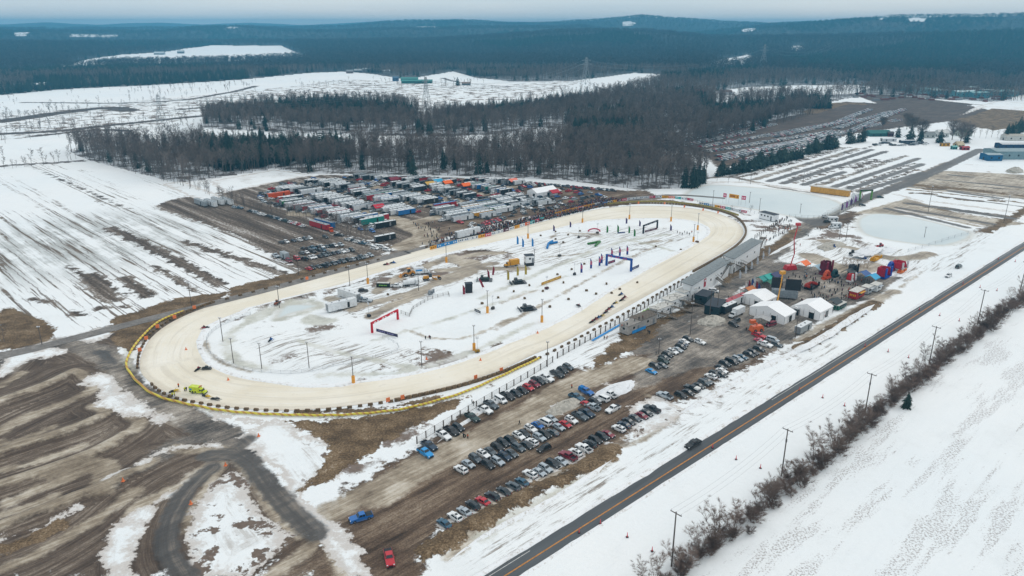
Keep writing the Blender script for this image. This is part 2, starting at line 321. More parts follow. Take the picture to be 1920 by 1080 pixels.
# open fields (no forest) for tree placement
OPEN = [GA(p) for p in (
 [(-400,186),(0,178),(110,168),(340,155),(460,148),(640,135),(700,140),(760,150),(850,136),(900,148),(965,153),(1070,152),(1190,138),(1240,140),(1240,150),(1190,165),(1130,184),(1000,202),(880,212),(800,222),(760,222),(740,200),(640,195),(540,200),(380,222),(380,240),(500,248),(640,252),(800,256),(960,250),(1010,240),(1060,240),(1085,250),(1060,268),(960,284),(800,286),(640,280),(500,276),(400,274),(240,276),(180,272),(133,285),(157,298),(333,343),(390,336),(515,316),(580,326),(760,328),(900,331),(1060,338),(1200,356),(1288,352),(1330,334),(1322,314),(1270,290),(1370,262),(1470,232),(1560,205),(1540,196),(1620,180),(1700,186),(1860,190),(2400,170),(2400,1400),(-900,1400),(-900,200)],
 [(112,125),(160,116),(230,108),(300,104),(400,96),(530,96),(585,109),(480,115),(330,119),(220,118),(150,126)],
 [(1335,192),(1345,172),(1400,162),(1500,158),(1600,158),(1640,160),(1600,176),(1450,186),(1360,196)],
 [(1335,122),(1345,116),(1400,107),(1425,110),(1390,124)],
 [(60,160),(95,155),(90,166),(65,168)],
 [(760,148),(840,143),(880,152),(760,156)])]
WOODS_IN = [GA([(378,222),(400,212),(520,202),(640,196),(760,200),(785,212),(780,228),(640,240),(500,242),(400,240)])]

# ---------------------------------------------------------------- terrain height
def crest(pts, d):
    xs = np.array([math.atan((p[0]-960)/FPX/(CPT+(540-p[1])/FPX*SPT)) for p in pts]); zs = np.array([elev_z(p[0], p[1], d) for p in pts])
    return xs, zs
RA = [(9300, 800, crest([(-600,45),(0,46),(90,43),(180,47),(300,44),(380,47),(470,43),(560,47),(650,44),(720,41),(900,42),(1000,42),(1200,43),(1400,42),(1500,41),(1600,40),(1750,40),(2000,40),(2600,40)], 9300)),
      (5900, 700, crest([(-600,54),(0,53),(200,54),(400,54),(640,51),(700,47),(780,42),(850,39),(950,43),(1050,45),(1100,43),(1150,36),(1205,31),(1260,36),(1330,40),(1420,43),(1480,46),(1560,42),(1700,40),(1800,40),(1920,40),(2600,40)], 5900)),
      (4600, 620, crest([(-600,62),(0,60),(300,60),(360,53),(440,50),(520,55),(640,58),(700,56),(850,53),(950,57),(1040,55),(1090,50),(1130,54),(1180,60),(1300,60),(1420,50),(1500,43),(1600,38),(1700,33),(1800,30),(1920,28),(2600,32)], 4600)),
      (3300, 520, crest([(-600,84),(0,82),(400,82),(640,80),(800,78),(950,68),(1060,60),(1150,59),(1250,63),(1330,72),(1450,72),(1600,70),(1700,66),(1800,63),(1920,58),(2600,56)], 3300))]
RIDGES = []     # (polyline, width, height): banks, berms, snow piles
def ridge(pts, w_, h): RIDGES.append((smooth(GA(pts), False, 3) if len(pts) > 2 else GA(pts), w_, h))
for pts in ([(-60,130),(250,20),(420,-60)], [(-60,420),(200,330),(420,260),(560,200)], [(-60,600),(250,500),(520,400),(700,300)], [(-60,840),(200,740),(420,650),(560,600),(720,520)]):
    ridge(C7(pts), 5, 1.5)
ridge([(800,1035),(900,975),(1000,925),(1070,893),(1145,845)], 5, .9)
ridge([(1500,655),(1560,620),(1600,595),(1640,570)], 5, 1.2)
ridge(crop(480,500,6,[(-60,490),(420,370),(800,275)]), 3, .7)
ridge([(700,640),(880,588),(1060,520)], 6, .5)
ridge([(520,640),(640,690),(860,640),(1000,560),(1180,470)], 12, .8)
ridge([(1590,470),(1680,490),(1740,480)], 12, 1.5); ridge([(1500,455),(1600,455)], 10, 1)
def zs(P):
    P = np.atleast_2d(np.asarray(P, float)); d = np.hypot(P[:, 0], P[:, 1]); az = np.arctan2(P[:, 0], P[:, 1])
    z = np.zeros(len(P))
    far = d > 1500
    if far.any():
        Q = P[far]; dd = d[far]; aa = az[far]
        zf = np.zeros(len(Q))
        for D, sg, (xs, zz) in RA:
            c = np.interp(aa, xs, zz)
            c = np.maximum(c, 0)
            nz_ = vnoise(Q, D*.09, int(D), 4)
            b = np.exp(-((dd-D)/(sg))**2)
            zf = np.maximum(zf, c*b*(1-.35*np.abs(dd-D)/sg*0)*(1-(1-b)*.5*nz_))
        zf += (vnoise(Q, 900, 5, 4)-.5)*46*np.clip((dd-1700)/1700, 0, 1)*(1-np.exp(-((dd-3300)/600)**2))
        z[far] = np.minimum(zf, 158)
    mid = (d > 420)
    if mid.any():
        z[mid] += (vnoise(P[mid], 260, 11, 3)-.5)*7*np.clip((d[mid]-600)/600, 0, 1)
    near = d < 900
    if near.any():
        Q = P[near]; zn = np.zeros(len(Q))
        for pl, w_, h in RIDGES:
            s = sd_line(Q, pl, 0); dd = -s
            zn = np.maximum(zn, h*np.exp(-(dd/(w_*.5))**2))
        z[near] += zn
    return z
def Z(x, y): return float(zs([(x, y)])[0])

# ---------------------------------------------------------------- ground mesh, finer near the place
A0 = R(-58); NA = 760
az = np.linspace(A0, R(58), NA)
ds = [60.0]
while ds[-1] < 520: ds.append(ds[-1]+.85)
while ds[-1] < 10300: ds.append(ds[-1]*1.0105)
ds = np.array(ds); ND = len(ds)
DD, AA = np.meshgrid(ds, az, indexing='ij')
P = np.stack([(DD*np.sin(AA)).ravel(), (DD*np.cos(AA)).ravel()], 1)
Zg = zs(P)
F = {}
ORDER = ['mud','grass','gravel','asphalt','pond','meltL','meltR','meltI','tan','slush']
for k in SHAPES: F[k] = np.full(len(P), -CL)
nearm = np.where(np.hypot(P[:, 0], P[:, 1]) < 2600)[0]; PN = P[nearm]
for k, lst in SHAPES.items():
    f = F[k][nearm]
    for t, g, w_, neg in lst:
        s = sd_poly(PN, g) if t == 'p' else sd_line(PN, g, w_)
        f = np.maximum(f, s)
    F[k][nearm] = f
def in_poly(P, poly_):
    ins = np.zeros(len(P), bool); n = len(poly_)
    for i in range(n):
        a = poly_[i]; b = poly_[(i+1) % n]
        if abs(b[1]-a[1]) < 1e-9: continue
        c = (a[1] > P[:, 1]) != (b[1] > P[:, 1])
        ins ^= c & (P[:, 0] < (b[0]-a[0])*(P[:, 1]-a[1])/(b[1]-a[1])+a[0])
    return ins
def HAZ(x): return math.atan((x-960)/FPX/(CPT+490/FPX*SPT))
HP = [(745,845,5000,5500),(1162,1192,5400,5650),(1300,1362,3500,3900),(1390,1418,4300,4600),(424,448,4450,4640),(240,350,6600,7400),(80,120,5600,6400),(560,640,6900,7600),(1488,1512,2700,2900),(1700,1740,4300,4500),(330,460,3600,3800),(1640,1665,4400,4600),(20,60,4300,4600),(300,420,5600,5900),(560,700,4900,5150),(120,230,4300,4480),(180,260,3500,3620),(640,720,6200,6700),(880,960,4700,4900),(1250,1330,6400,6900),(1540,1640,6000,6600),(1800,1860,3900,4050),(0,70,6200,6800)]
def wooded(P):
    o = np.zeros(len(P), bool)
    for p in OPEN: o |= in_poly(P, p)
    for p in WOODS_IN: o &= ~in_poly(P, p)
    dd = np.hypot(P[:, 0], P[:, 1]); pxx = 960+FPX*np.arctan2(P[:, 0], P[:, 1])*1.0
    wob = vnoise(P, 160, 21, 3)
    for x0, x1, d0, d1 in HP: o |= ((np.arctan2(P[:, 0], P[:, 1])-(HAZ(x0)+HAZ(x1))/2)/(HAZ(x1)-HAZ(x0))*2)**2+((dd-(d0+d1)/2)/(d1-d0)*2)**2 < (wob*2.6-.6)
    return ~o
wd = wooded(P)
farfield = np.hypot(P[:, 0], P[:, 1]) > 3800
F['forest'] = np.where(wd, CL, -CL).astype(float)
# ruts: how far along and how far beside the nearest wheel line each point lies
GUIDES = [C7([(-60,130),(250,20),(420,-60),(500,-20),(530,20),(470,60),(200,170),(-60,300)]), C7([(-60,420),(200,330),(420,260),(560,200),(590,150),(540,120)]), C7([(-60,600),(250,500),(520,400),(700,300),(790,220),(740,180)]), C7([(-60,840),(200,740),(420,650),(560,600),(720,520),(850,430)]),
 C7([(-60,1060),(200,960),(480,800),(680,640),(900,500),(1100,410),(1290,390),(1420,440),(1560,620),(1780,840)]), C7([(1190,470),(1080,570),(1000,680),(950,800),(945,920),(975,1010),(1100,1200)]), C7([(700,20),(860,100),(1050,180),(1200,260),(1330,350),(1430,450)]),
 C4([(-60,1040),(120,900),(330,850),(500,880),(640,960),(760,1120)]), C7([(1450,1090),(1650,960),(1830,840),(1960,760),(2200,600),(2500,400)]), C7([(1820,850),(1900,960),(1990,1100)])]
drag = np.zeros((len(P), 3), np.float32); best = np.full(len(P), 1e9)
lo = np.where((np.hypot(P[:, 0], P[:, 1]) < 300) & (P[:, 0] < 10))[0]; Q_ = P[lo]; bq = np.full(len(lo), 1e9); dq = np.zeros((len(lo), 3), np.float32)
for gi_, gpts in enumerate(GUIDES):
    gl = smooth(GA(gpts), False, 5); s0_ = 0
    for a_, b_ in zip(gl[:-1], gl[1:]):
        ab = b_-a_; l_ = np.linalg.norm(ab); t_ = np.clip(((Q_-a_)@ab)/l_**2, 0, 1); df = Q_-(a_+t_[:, None]*ab); d_ = np.sqrt((df*df).sum(1)); m_ = d_ < bq
        sg = np.sign(ab[0]*(Q_[:, 1]-a_[1])-ab[1]*(Q_[:, 0]-a_[0])); bq = np.where(m_, d_, bq)
        dq[m_] = np.stack([s0_+t_*l_, d_*sg, np.full(len(Q_), gi_*37.0)], 1)[m_]; s0_ += l_
drag[lo] = dq
me = bpy.data.meshes.new("ground")
me.vertices.add(len(P)); co = np.empty((len(P), 3), np.float32); co[:, :2] = P; co[:, 2] = Zg
me.vertices.foreach_set('co', co.ravel())
I, J = np.meshgrid(np.arange(ND-1), np.arange(NA-1), indexing='ij')
a = (I*NA+J).ravel(); quads = np.stack([a, a+1, a+NA+1, a+NA], 1)[:, ::-1]
me.loops.add(quads.size); me.loops.foreach_set('vertex_index', quads.ravel().astype(np.int32))
me.polygons.add(len(quads)); me.polygons.foreach_set('loop_start', np.arange(0, quads.size, 4, dtype=np.int32))
me.polygons.foreach_set('use_smooth', np.ones(len(quads), bool))
me.update(calc_edges=True)
def put(name, keys):
    at = me.attributes.new(name, 'FLOAT_COLOR', 'POINT')
    arr = np.stack([F[k] for k in keys], 1).astype(np.float32); at.data.foreach_set('color', arr.ravel())
put('cover_a', ['mud','grass','gravel','asphalt']); put('cover_b', ['pond','forest','meltL','meltR']); put('cover_c', ['meltI','tan','slush','snow'])
at = me.attributes.new('drag', 'FLOAT_VECTOR', 'POINT'); at.data.foreach_set('vector', drag.ravel())
ground = bpy.data.objects.new("ground", me); sc.collection.objects.link(ground); ground['kind'] = 'structure'
# ================================================================ materials
class NG:
    def __init__(s, name):
        s.m = bpy.data.materials.new(name); s.m.use_nodes = True; s.t = s.m.node_tree; s.n = s.t.nodes; s.l = s.t.links
        s.b = s.n['Principled BSDF']; s.out = s.n['Material Output']
        s.b.inputs['Specular IOR Level'].default_value = .3
    def new(s, t, **k):
        n = s.n.new(t)
        for a, v in k.items(): setattr(n, a, v)
        return n
    def val(s, sock, v):
        if hasattr(v, 'is_linked') or isinstance(v, bpy.types.NodeSocket): s.l.new(v, sock)
        else: sock.default_value = v
    def math(s, op, a, b=0.0, c=None, clamp=False):
        n = s.new('ShaderNodeMath', operation=op, use_clamp=clamp); s.val(n.inputs[0], a); s.val(n.inputs[1], b)
        if c is not None: s.val(n.inputs[2], c)
        return n.outputs[0]
    def pos(s):
        n = s.new('ShaderNodeVectorMath', operation='SCALE'); s.l.new(s.new('ShaderNodeNewGeometry').outputs['Position'], n.inputs[0]); n.inputs['Scale'].default_value = SV; return n.outputs[0]
    def noise(s, scale, detail=4, rough=.6, vec=None, rot=0, st=(1, 1, 1), dist=0):
        mp = s.new('ShaderNodeMapping'); mp.vector_type = 'POINT'
        # rotate first so the stretch runs along the given heading
        m0 = s.new('ShaderNodeVectorRotate'); m0.rotation_type = 'Z_AXIS'; m0.inputs['Angle'].default_value = -rot
        s.l.new(vec if vec is not None else s.pos(), m0.inputs['Vector'])
        s.l.new(m0.outputs[0], mp.inputs['Vector']); mp.inputs['Scale'].default_value = st
        n = s.new('ShaderNodeTexNoise'); n.inputs['Scale'].default_value = scale; n.inputs['Detail'].default_value = detail; n.inputs['Roughness'].default_value = rough; n.inputs['Distortion'].default_value = dist
        s.l.new(mp.outputs[0], n.inputs['Vector']); return n.outputs['Fac']
    def sstep(s, v, lo, hi):
        n = s.new('ShaderNodeMapRange', interpolation_type='SMOOTHSTEP'); s.val(n.inputs['Value'], v)
        s.val(n.inputs['From Min'], lo); s.val(n.inputs['From Max'], hi); return n.outputs[0]
    def ramp(s, v, els):
        n = s.new('ShaderNodeValToRGB'); s.l.new(v, n.inputs[0]); e = n.color_ramp.elements
        e[0].position = els[0][0]; e[0].color = (*els[0][1], 1); e[1].position = els[-1][0]; e[1].color = (*els[-1][1], 1)
        for p, c in els[1:-1]:
            k = e.new(p); k.color = (*c, 1)
        return n.outputs[0]
    def mix(s, f, a, b, blend='MIX'):
        n = s.new('ShaderNodeMix', data_type='RGBA', blend_type=blend); s.val(n.inputs[0], f)
        for k, v in ((6, a), (7, b)):
            if isinstance(v, tuple): n.inputs[k].default_value = (*v, 1)
            else: s.l.new(v, n.inputs[k])
        return n.outputs[2]
    def bump(s, h, strength, dist=1.0):
        b = s.new('ShaderNodeBump'); b.inputs['Strength'].default_value = strength; b.inputs['Distance'].default_value = dist
        s.l.new(h, b.inputs['Height']); s.l.new(b.outputs[0], s.b.inputs['Normal'])

g = NG('ground_surface')
def attr(nm):
    a = g.new('ShaderNodeAttribute', attribute_name=nm)
    s = g.new('ShaderNodeSeparateColor'); g.l.new(a.outputs['Color'], s.inputs[0])
    return s.outputs[0], s.outputs[1], s.outputs[2], a.outputs['Alpha']
fm, fg, fgr, fas = attr('cover_a'); fp, ff, fmL, fmR = attr('cover_b'); fmI, ftn, fsl, fsn = attr('cover_c')
LEFT_A = R(-45)
nE = g.noise(.18, 6, .65)                        # edge breakup
nE2 = g.noise(.9, 4, .7); nG = g.noise(2.6, 5, .75)
nR = g.noise(.12, 8, .78, rot=ROAD_A, st=(.22, 1.5, 1))
nR2 = g.noise(.5, 8, .82, rot=ROAD_A, st=(.12, 1.5, 1))
nLs = g.noise(.10, 6, .7, rot=LEFT_A, st=(.10, 2.2, 1))
nI = g.noise(.06, 9, .74)
MOTO_A = wdir(100, 900, -.33)
dragv = g.new('ShaderNodeAttribute', attribute_name='drag').outputs['Vector']
nM = g.noise(.30, 8, .78, vec=dragv, st=(.07, 1.3, 1)); nM2 = g.noise(1.1, 6, .8, vec=dragv, st=(.05, 1.2, 1)); nFu = g.noise(.45, 4, .6, rot=LEFT_A, st=(.05, 1.6, 1))
nF = g.noise(2.2, 3, .7)
nBig = g.noise(.012, 4, .6)
nbr = g.math('ADD', g.math('MULTIPLY_ADD', nE, 16, -8), g.math('MULTIPLY_ADD', nE2, 6, -3))
def edge(field, amp=1.0, wdt=.35, nb=None):
    v = g.math('ADD', field, g.math('MULTIPLY', nb if nb is not None else nbr, amp))
    return g.sstep(v, -wdt, wdt)
snow = g.ramp(nBig, [(0.3, (.80,.845,.865)), (.7, (.865,.88,.88))])
snow = g.mix(g.math('MULTIPLY', g.sstep(nR2, .50, .72), .16), snow, (.55,.60,.63)); snow = g.mix(g.math('MULTIPLY', g.sstep(nI, .50, .66), .16), snow, (.60,.62,.62))
# stubble showing through snow on the right field: small dark tufts in faint rows
vor = g.new('ShaderNodeTexVoronoi', feature='F1'); vor.inputs['Scale'].default_value = .8
mpv = g.new('ShaderNodeMapping'); mpv.inputs['Scale'].default_value = (1, 1, 1); g.l.new(g.pos(), mpv.inputs[0]); g.l.new(mpv.outputs[0], vor.inputs['Vector'])
rowm = g.sstep(g.noise(.09, 4, .7, rot=ROAD_A, st=(.25, 1.6, 1)), .46, .60)
tuft = g.math('MULTIPLY', g.sstep(g.math('ADD', g.math('MULTIPLY', g.noise(2.3, 3, .7), .7), g.math('MULTIPLY', rowm, .12)), .465, .515), g.math('MULTIPLY_ADD', rowm, .8, .2))
spx = g.new('ShaderNodeSeparateXYZ'); g.l.new(g.pos(), spx.inputs[0])
# side of the hedge line: perpendicular distance to the pole line
hA = np.array(G(1250, 1062)); nx_, ny_ = math.sin(ROAD_A), -math.cos(ROAD_A)
perp = g.math('SUBTRACT', g.math('ADD', g.math('MULTIPLY', spx.outputs[0], nx_), g.math('MULTIPLY', spx.outputs[1], ny_)), float(hA[0]*nx_+hA[1]*ny_))
stub = g.math('MULTIPLY', g.sstep(perp, 3, 9), tuft)
col = g.mix(g.math('MULTIPLY', stub, .55), snow, g.mix(nF, (.07,.055,.06), (.22,.13,.10)))
# forest floor
floor_c = g.mix(g.sstep(g.math('ADD', nI, g.math('MULTIPLY', nE, .3)), .60, .72), (.10,.085,.075), (.62,.65,.68))
canopy = g.ramp(g.noise(.0028, 7, .72), [(0.40, (.010,.028,.032)), (.5, (.034,.046,.050)), (.60, (.085,.075,.070))])
canopy = g.mix(.55, canopy, g.ramp(g.noise(.035, 4, .7), [(.35, (.012,.026,.03)), (.65, (.080,.078,.076))]))
ld = g.new('ShaderNodeVectorMath', operation='LENGTH'); g.l.new(g.pos(), ld.inputs[0])
floor_c = g.mix(g.sstep(ld.outputs['Value'], 900, 1800), floor_c, canopy)
col = g.mix(g.sstep(g.math('ADD', ff, g.math('MULTIPLY', nbr, 1.2)), -4, 4), col, floor_c)
# melted streaks
melt_c = g.ramp(nR, [(.3, (.06,.05,.045)), (.7, (.20,.15,.11))])
cgx, cgy = G(140, 455)
vd = g.new('ShaderNodeVectorMath', operation='DISTANCE'); g.l.new(g.pos(), vd.inputs[0]); vd.inputs[1].default_value = (cgx, cgy, 0)
lsoft = g.sstep(g.math('ADD', vd.outputs['Value'], g.math('MULTIPLY', nI, 60)), 110, 60)
mG = g.math('MULTIPLY', g.sstep(g.math('ADD', g.math('MULTIPLY', nI, .4), g.math('MULTIPLY', nLs, .6)), .42, .54), lsoft); col = g.mix(g.math('MULTIPLY', mG, .8), col, g.mix(nFu, (.24,.255,.24), (.56,.58,.57)))
mL = g.math('MULTIPLY', g.sstep(g.math('ADD', g.math('MULTIPLY', nLs, .5), g.math('MULTIPLY', nFu, .5)), .535, .585), edge(fmL, 1.2, 3)); pass
vL = g.math('SUBTRACT', g.math('MULTIPLY', spx.outputs[1], math.cos(LEFT_A)), g.math('MULTIPLY', spx.outputs[0], math.sin(LEFT_A)))
fur = g.math('SINE', g.math('ADD', g.math('MULTIPLY', vL, 2.1), g.math('MULTIPLY', nI, 9)))
furm = g.math('MULTIPLY', g.math('MULTIPLY', g.sstep(fur, .80, .95), g.sstep(nLs, .47, .55)), edge(fmL, 1.2, 4)); col = g.mix(g.math('MULTIPLY', furm, .8), col, (.16,.13,.12))
col = g.mix(mL, col, g.mix(nE, (.07,.065,.06), (.24,.18,.13)))
mR = g.math('MULTIPLY', g.sstep(nR2, .50, .60), edge(fmR, 1, 2)); col = g.mix(mR, col, g.mix(nE, (.16,.14,.12), (.36,.32,.28)))
mI = g.math('MULTIPLY', g.sstep(nI, .515, .555), edge(fmI, 1, 2)); col = g.mix(mI, col, g.mix(nE2, (.07,.045,.035), (.30,.24,.20)))
# grass
grass_c = g.ramp(g.math('ADD', g.math('MULTIPLY', nF, .5), g.math('MULTIPLY', nE, .5)), [(.38, (.045,.03,.017)), (.5, (.13,.085,.045)), (.6, (.26,.185,.11)), (.68, (.5,.46,.4))])
# mud: dark ruts, tan, dirty snow, all dragged along the traffic direction
mudv = g.math('ADD', g.math('ADD', g.math('MULTIPLY', nR, .32), g.math('MULTIPLY', nR2, .26)), g.math('ADD', g.math('MULTIPLY', nI, .24), g.math('MULTIPLY', nG, .18)))
mud_c = g.ramp(mudv, [(.42, (.032,.021,.014)), (.47, (.082,.054,.036)), (.51, (.145,.10,.068)), (.55, (.26,.20,.142)), (.60, (.46,.39,.31)), (.67, (.72,.69,.65))])
mud_l = g.ramp(g.math('ADD', g.math('MULTIPLY', nLs, .6), g.math('MULTIPLY', nE2, .4)), [(.41, (.045,.034,.027)), (.49, (.105,.080,.062)), (.545, (.19,.155,.125)), (.59, (.38,.35,.32)), (.64, (.68,.68,.67))])
moto = g.ramp(g.math('ADD', g.math('ADD', g.math('MULTIPLY', nM, .42), g.math('MULTIPLY', nM2, .22)), g.math('ADD', g.math('MULTIPLY', nI, .24), g.math('MULTIPLY', nG, .12))), [(.41, (.036,.025,.018)), (.47, (.080,.057,.042)), (.52, (.135,.102,.077)), (.56, (.25,.205,.16)), (.60, (.42,.37,.31)), (.66, (.66,.63,.59))])
mud_l = g.mix(g.sstep(spx.outputs[1], 235, 205), mud_l, moto)
mud_c = g.mix(g.sstep(spx.outputs[0], -25, -60), mud_c, mud_l)
mud_c = g.mix(g.math('MULTIPLY', g.sstep(ld.outputs['Value'], 480, 620), .75), mud_c, g.mix(nR, (.035,.026,.024), (.085,.062,.054)))
col = g.mix(edge(fm, 1.0, .9), col, mud_c)
grv = g.ramp(g.math('ADD', g.math('MULTIPLY', nI, .5), g.math('ADD', g.math('MULTIPLY', nR2, .32), g.math('MULTIPLY', nG, .18))), [(.42, (.055,.052,.050)), (.47, (.125,.112,.100)), (.52, (.24,.21,.178)), (.57, (.40,.36,.31)), (.64, (.68,.66,.63))])
col = g.mix(edge(fgr, .45, .9), col, grv)
tan_c = g.ramp(g.math('ADD', g.math('MULTIPLY', nR2, .45), g.math('MULTIPLY', nI, .55)), [(.40, (.15,.115,.082)), (.49, (.33,.275,.205)), (.56, (.54,.48,.39)), (.64, (.72,.69,.64))])
col = g.mix(g.math('MULTIPLY', edge(ftn, .32, .8), .92), col, tan_c)
slush_c = g.ramp(nI, [(.38, (.36,.36,.31)), (.5, (.55,.55,.48)), (.62, (.74,.75,.73))])
col = g.mix(g.math('MULTIPLY', edge(fsl, .4, 1.2), .85), col, slush_c)
snd = g.mix(g.math('MULTIPLY', g.sstep(g.math('ADD', g.math('MULTIPLY', nM, .5), g.math('MULTIPLY', nI, .5)), .50, .60), .6), snow, (.40,.36,.32))
snd = g.mix(g.sstep(g.math('ADD', fsn, nbr), 3.5, .5), snd, g.mix(nG, (.50,.46,.42), (.70,.68,.66)))
col = g.mix(edge(fsn, .62, .35), col, snd)
# bare patches lie over the hand-set snow too, inside the patchy ground
mI2 = g.math('MULTIPLY', g.math('MULTIPLY', g.sstep(nE, .545, .58), edge(fmI, .6, 2)), edge(fsn, .45, .35)); col = g.mix(mI2, col, g.mix(nE2, (.06,.04,.03), (.26,.20,.16)))
col = g.mix(edge(fg, .55, .3), col, grass_c)
asph_c = g.ramp(g.math('ADD', g.math('MULTIPLY', nM, .5), g.math('MULTIPLY', nR, .5)), [(.38, (.044,.041,.039)), (.52, (.082,.076,.071)), (.60, (.20,.17,.14))])
col = g.mix(g.math('MULTIPLY', edge(fas, .25, .7), .95), col, asph_c)
pond_c = g.ramp(nBig, [(.35, (.56,.64,.66)), (.65, (.70,.755,.76))])
pm = edge(fp, .15, .5)
col = g.mix(g.math('MULTIPLY', edge(fp, .3, 2.5), .7), col, (.50,.48,.41)); col = g.mix(g.sstep(fp, .8, 3.5), col, pond_c)
g.l.new(col, g.b.inputs['Base Color'])
rough = g.math('SUBTRACT', .9, g.math('MULTIPLY', g.math('ADD', pm, edge(fas, .25, .7)), .35)); g.l.new(rough, g.b.inputs['Roughness'])
g.bump(g.math('ADD', g.math('MULTIPLY', nE2, .5), g.math('MULTIPLY', nR2, .5)), .8, .5)
me.materials.append(g.m)
# ================================================================ helpers for objects
def col_lin(h):
    h = h.lstrip('#'); c = [int(h[i:i+2], 16)/255 for i in (0, 2, 4)]
    return tuple(((x+.055)/1.055)**2.4 if x > .04045 else x/12.92 for x in c)
MATS = {}
def M(name, c=None, rough=.6, metal=0, wear=.25, coat=0, emit=0):
    if name in MATS: return MATS[name]
    if isinstance(c, str): c = col_lin(c)
    k = NG(name)
    n = k.noise(1.3, 4, .65, vec=k.new('ShaderNodeTexCoord').outputs['Object'])
    dark = tuple(max(0, x*(1-wear)) for x in c)
    cc = k.mix(k.sstep(n, .35, .65), dark, c)
    k.l.new(cc, k.b.inputs['Base Color']); k.b.inputs['Roughness'].default_value = rough; k.b.inputs['Metallic'].default_value = metal
    if coat: k.b.inputs['Coat Weight'].default_value = coat; k.b.inputs['Coat Roughness'].default_value = .1; k.b.inputs['Specular IOR Level'].default_value = .5
    if emit:
        k.b.inputs['Emission Color'].default_value = (*c, 1); k.b.inputs['Emission Strength'].default_value = emit
    MATS[name] = k.m; return k.m
def tag(o, label=None, cat=None, group=None, kind=None):
    if label: o['label'] = label
    if cat: o['category'] = cat
    if group: o['group'] = group
    if kind: o['kind'] = kind
    return o
def link(o, parent=None):
    sc.collection.objects.link(o)
    if parent is not None: o.parent = parent
    return o
def thing(name, label, cat, loc=(0, 0, 0), rz=0, group=None):
    o = bpy.data.objects.new(name, None); o.empty_display_size = .5; link(o)
    if len(loc) == 2: loc = (loc[0], loc[1], Z(*loc))
    o.location = loc; o.rotation_euler = (0, 0, rz); return tag(o, label, cat, group)
class MB:
    def __init__(s): s.v = []; s.f = []; s.mi = []; s.ms = []
    def mat(s, m):
        if m not in s.ms: s.ms.append(m)
        return s.ms.index(m)
    def add(s, vs, fs, m):
        b = len(s.v); s.v += [tuple(v) for v in vs]; k = s.mat(m)
        for f in fs: s.f.append(tuple(b+i for i in f)); s.mi.append(k)
        return s
    def box(s, c, d, m, rz=0, top=(1, 1), tilt=None, off=(0, 0)):
        x, y, z = c; hx, hy, hz = d[0]/2, d[1]/2, d[2]/2; ca, sa = math.cos(rz), math.sin(rz); vs = []
        for dz, (tx, ty), o in ((-hz, (1, 1), (0, 0)), (hz, top, off)):
            for sx, sy in ((-1, -1), (1, -1), (1, 1), (-1, 1)):
                px, py = sx*hx*tx+o[0], sy*hy*ty+o[1]
                vs.append((x+px*ca-py*sa, y+px*sa+py*ca, z+dz))
        return s.add(vs, [(3,2,1,0),(4,5,6,7),(0,1,5,4),(1,2,6,5),(2,3,7,6),(3,0,4,7)], m)
    def tube(s, a, b, r0, m, r1=None, n=8, cap=True):
        a = Vector(a); b = Vector(b); r1 = r0 if r1 is None else r1; d = (b-a)
        if d.length < 1e-6: return s
        d.normalize(); u = d.orthogonal().normalized(); w_ = d.cross(u); vs = []
        for p, r in ((a, r0), (b, r1)):
            for i in range(n):
                t = 2*PI*i/n; vs.append(p+u*(r*math.cos(t))+w_*(r*math.sin(t)))
        fs = [(i, (i+1) % n, n+(i+1) % n, n+i) for i in range(n)]
        if cap: fs += [tuple(range(n))[::-1], tuple(range(n, 2*n))]
        return s.add(vs, fs, m)
    def prism(s, prof, y0, y1, m, inset=0.0, axis='y'):     # side profile (x,z) pushed across y
        n = len(prof); vs = [(p[0], y0, p[1]) for p in prof]+[(p[0], y1, p[1]) for p in prof]
        fs = [tuple(range(n)), tuple(range(n, 2*n))[::-1]]+[(i, n+i, n+(i+1) % n, (i+1) % n) for i in range(n)]
        if axis == 'x': vs = [(v[1], v[0], v[2]) for v in vs]; fs = [f[::-1] for f in fs]
        return s.add(vs, fs, m)
    def sphere(s, c, r, m, n=8, k=6, sc_=(1, 1, 1)):
        vs = []; fs = []
        for i in range(k+1):
            t = PI*i/k
            for j in range(n):
                p = 2*PI*j/n; vs.append((c[0]+r*sc_[0]*math.sin(t)*math.cos(p), c[1]+r*sc_[1]*math.sin(t)*math.sin(p), c[2]+r*sc_[2]*math.cos(t)))
        for i in range(k):
            for j in range(n): fs.append((i*n+j, (i+1)*n+j, (i+1)*n+(j+1) % n, i*n+(j+1) % n))
        return s.add(vs, fs, m)
    def mesh(s, name, smooth_=False, bevel=0):
        me_ = bpy.data.meshes.new(name); me_.from_pydata(s.v, [], s.f)
        for m in s.ms: me_.materials.append(m)
        me_.polygons.foreach_set('material_index', s.mi)
        if bevel:
            bm = bmesh.new(); bm.from_mesh(me_)
            bmesh.ops.remove_doubles(bm, verts=bm.verts, dist=1e-4)
            ed = [e_ for e_ in bm.edges if len(e_.link_faces) == 2 and e_.calc_face_angle(0) > .5]
            bmesh.ops.bevel(bm, geom=ed, offset=bevel, segments=2, affect='EDGES', clamp_overlap=True)
            bm.to_mesh(me_); bm.free(); smooth_ = True
        if smooth_:
            me_.polygons.foreach_set('use_smooth', [True]*len(me_.polygons))
            me_.update()
            if hasattr(me_, 'set_sharp_from_angle'): me_.set_sharp_from_angle(angle=R(40))
        return me_
    def obj(s, name, parent=None, **k):
        return link(bpy.data.objects.new(name, s.mesh(name, **k)), parent)
def copy_tree(o, parent=None):
    c = o.copy(); link(c, parent)
    for ch in o.children: copy_tree(ch, c)
    return c
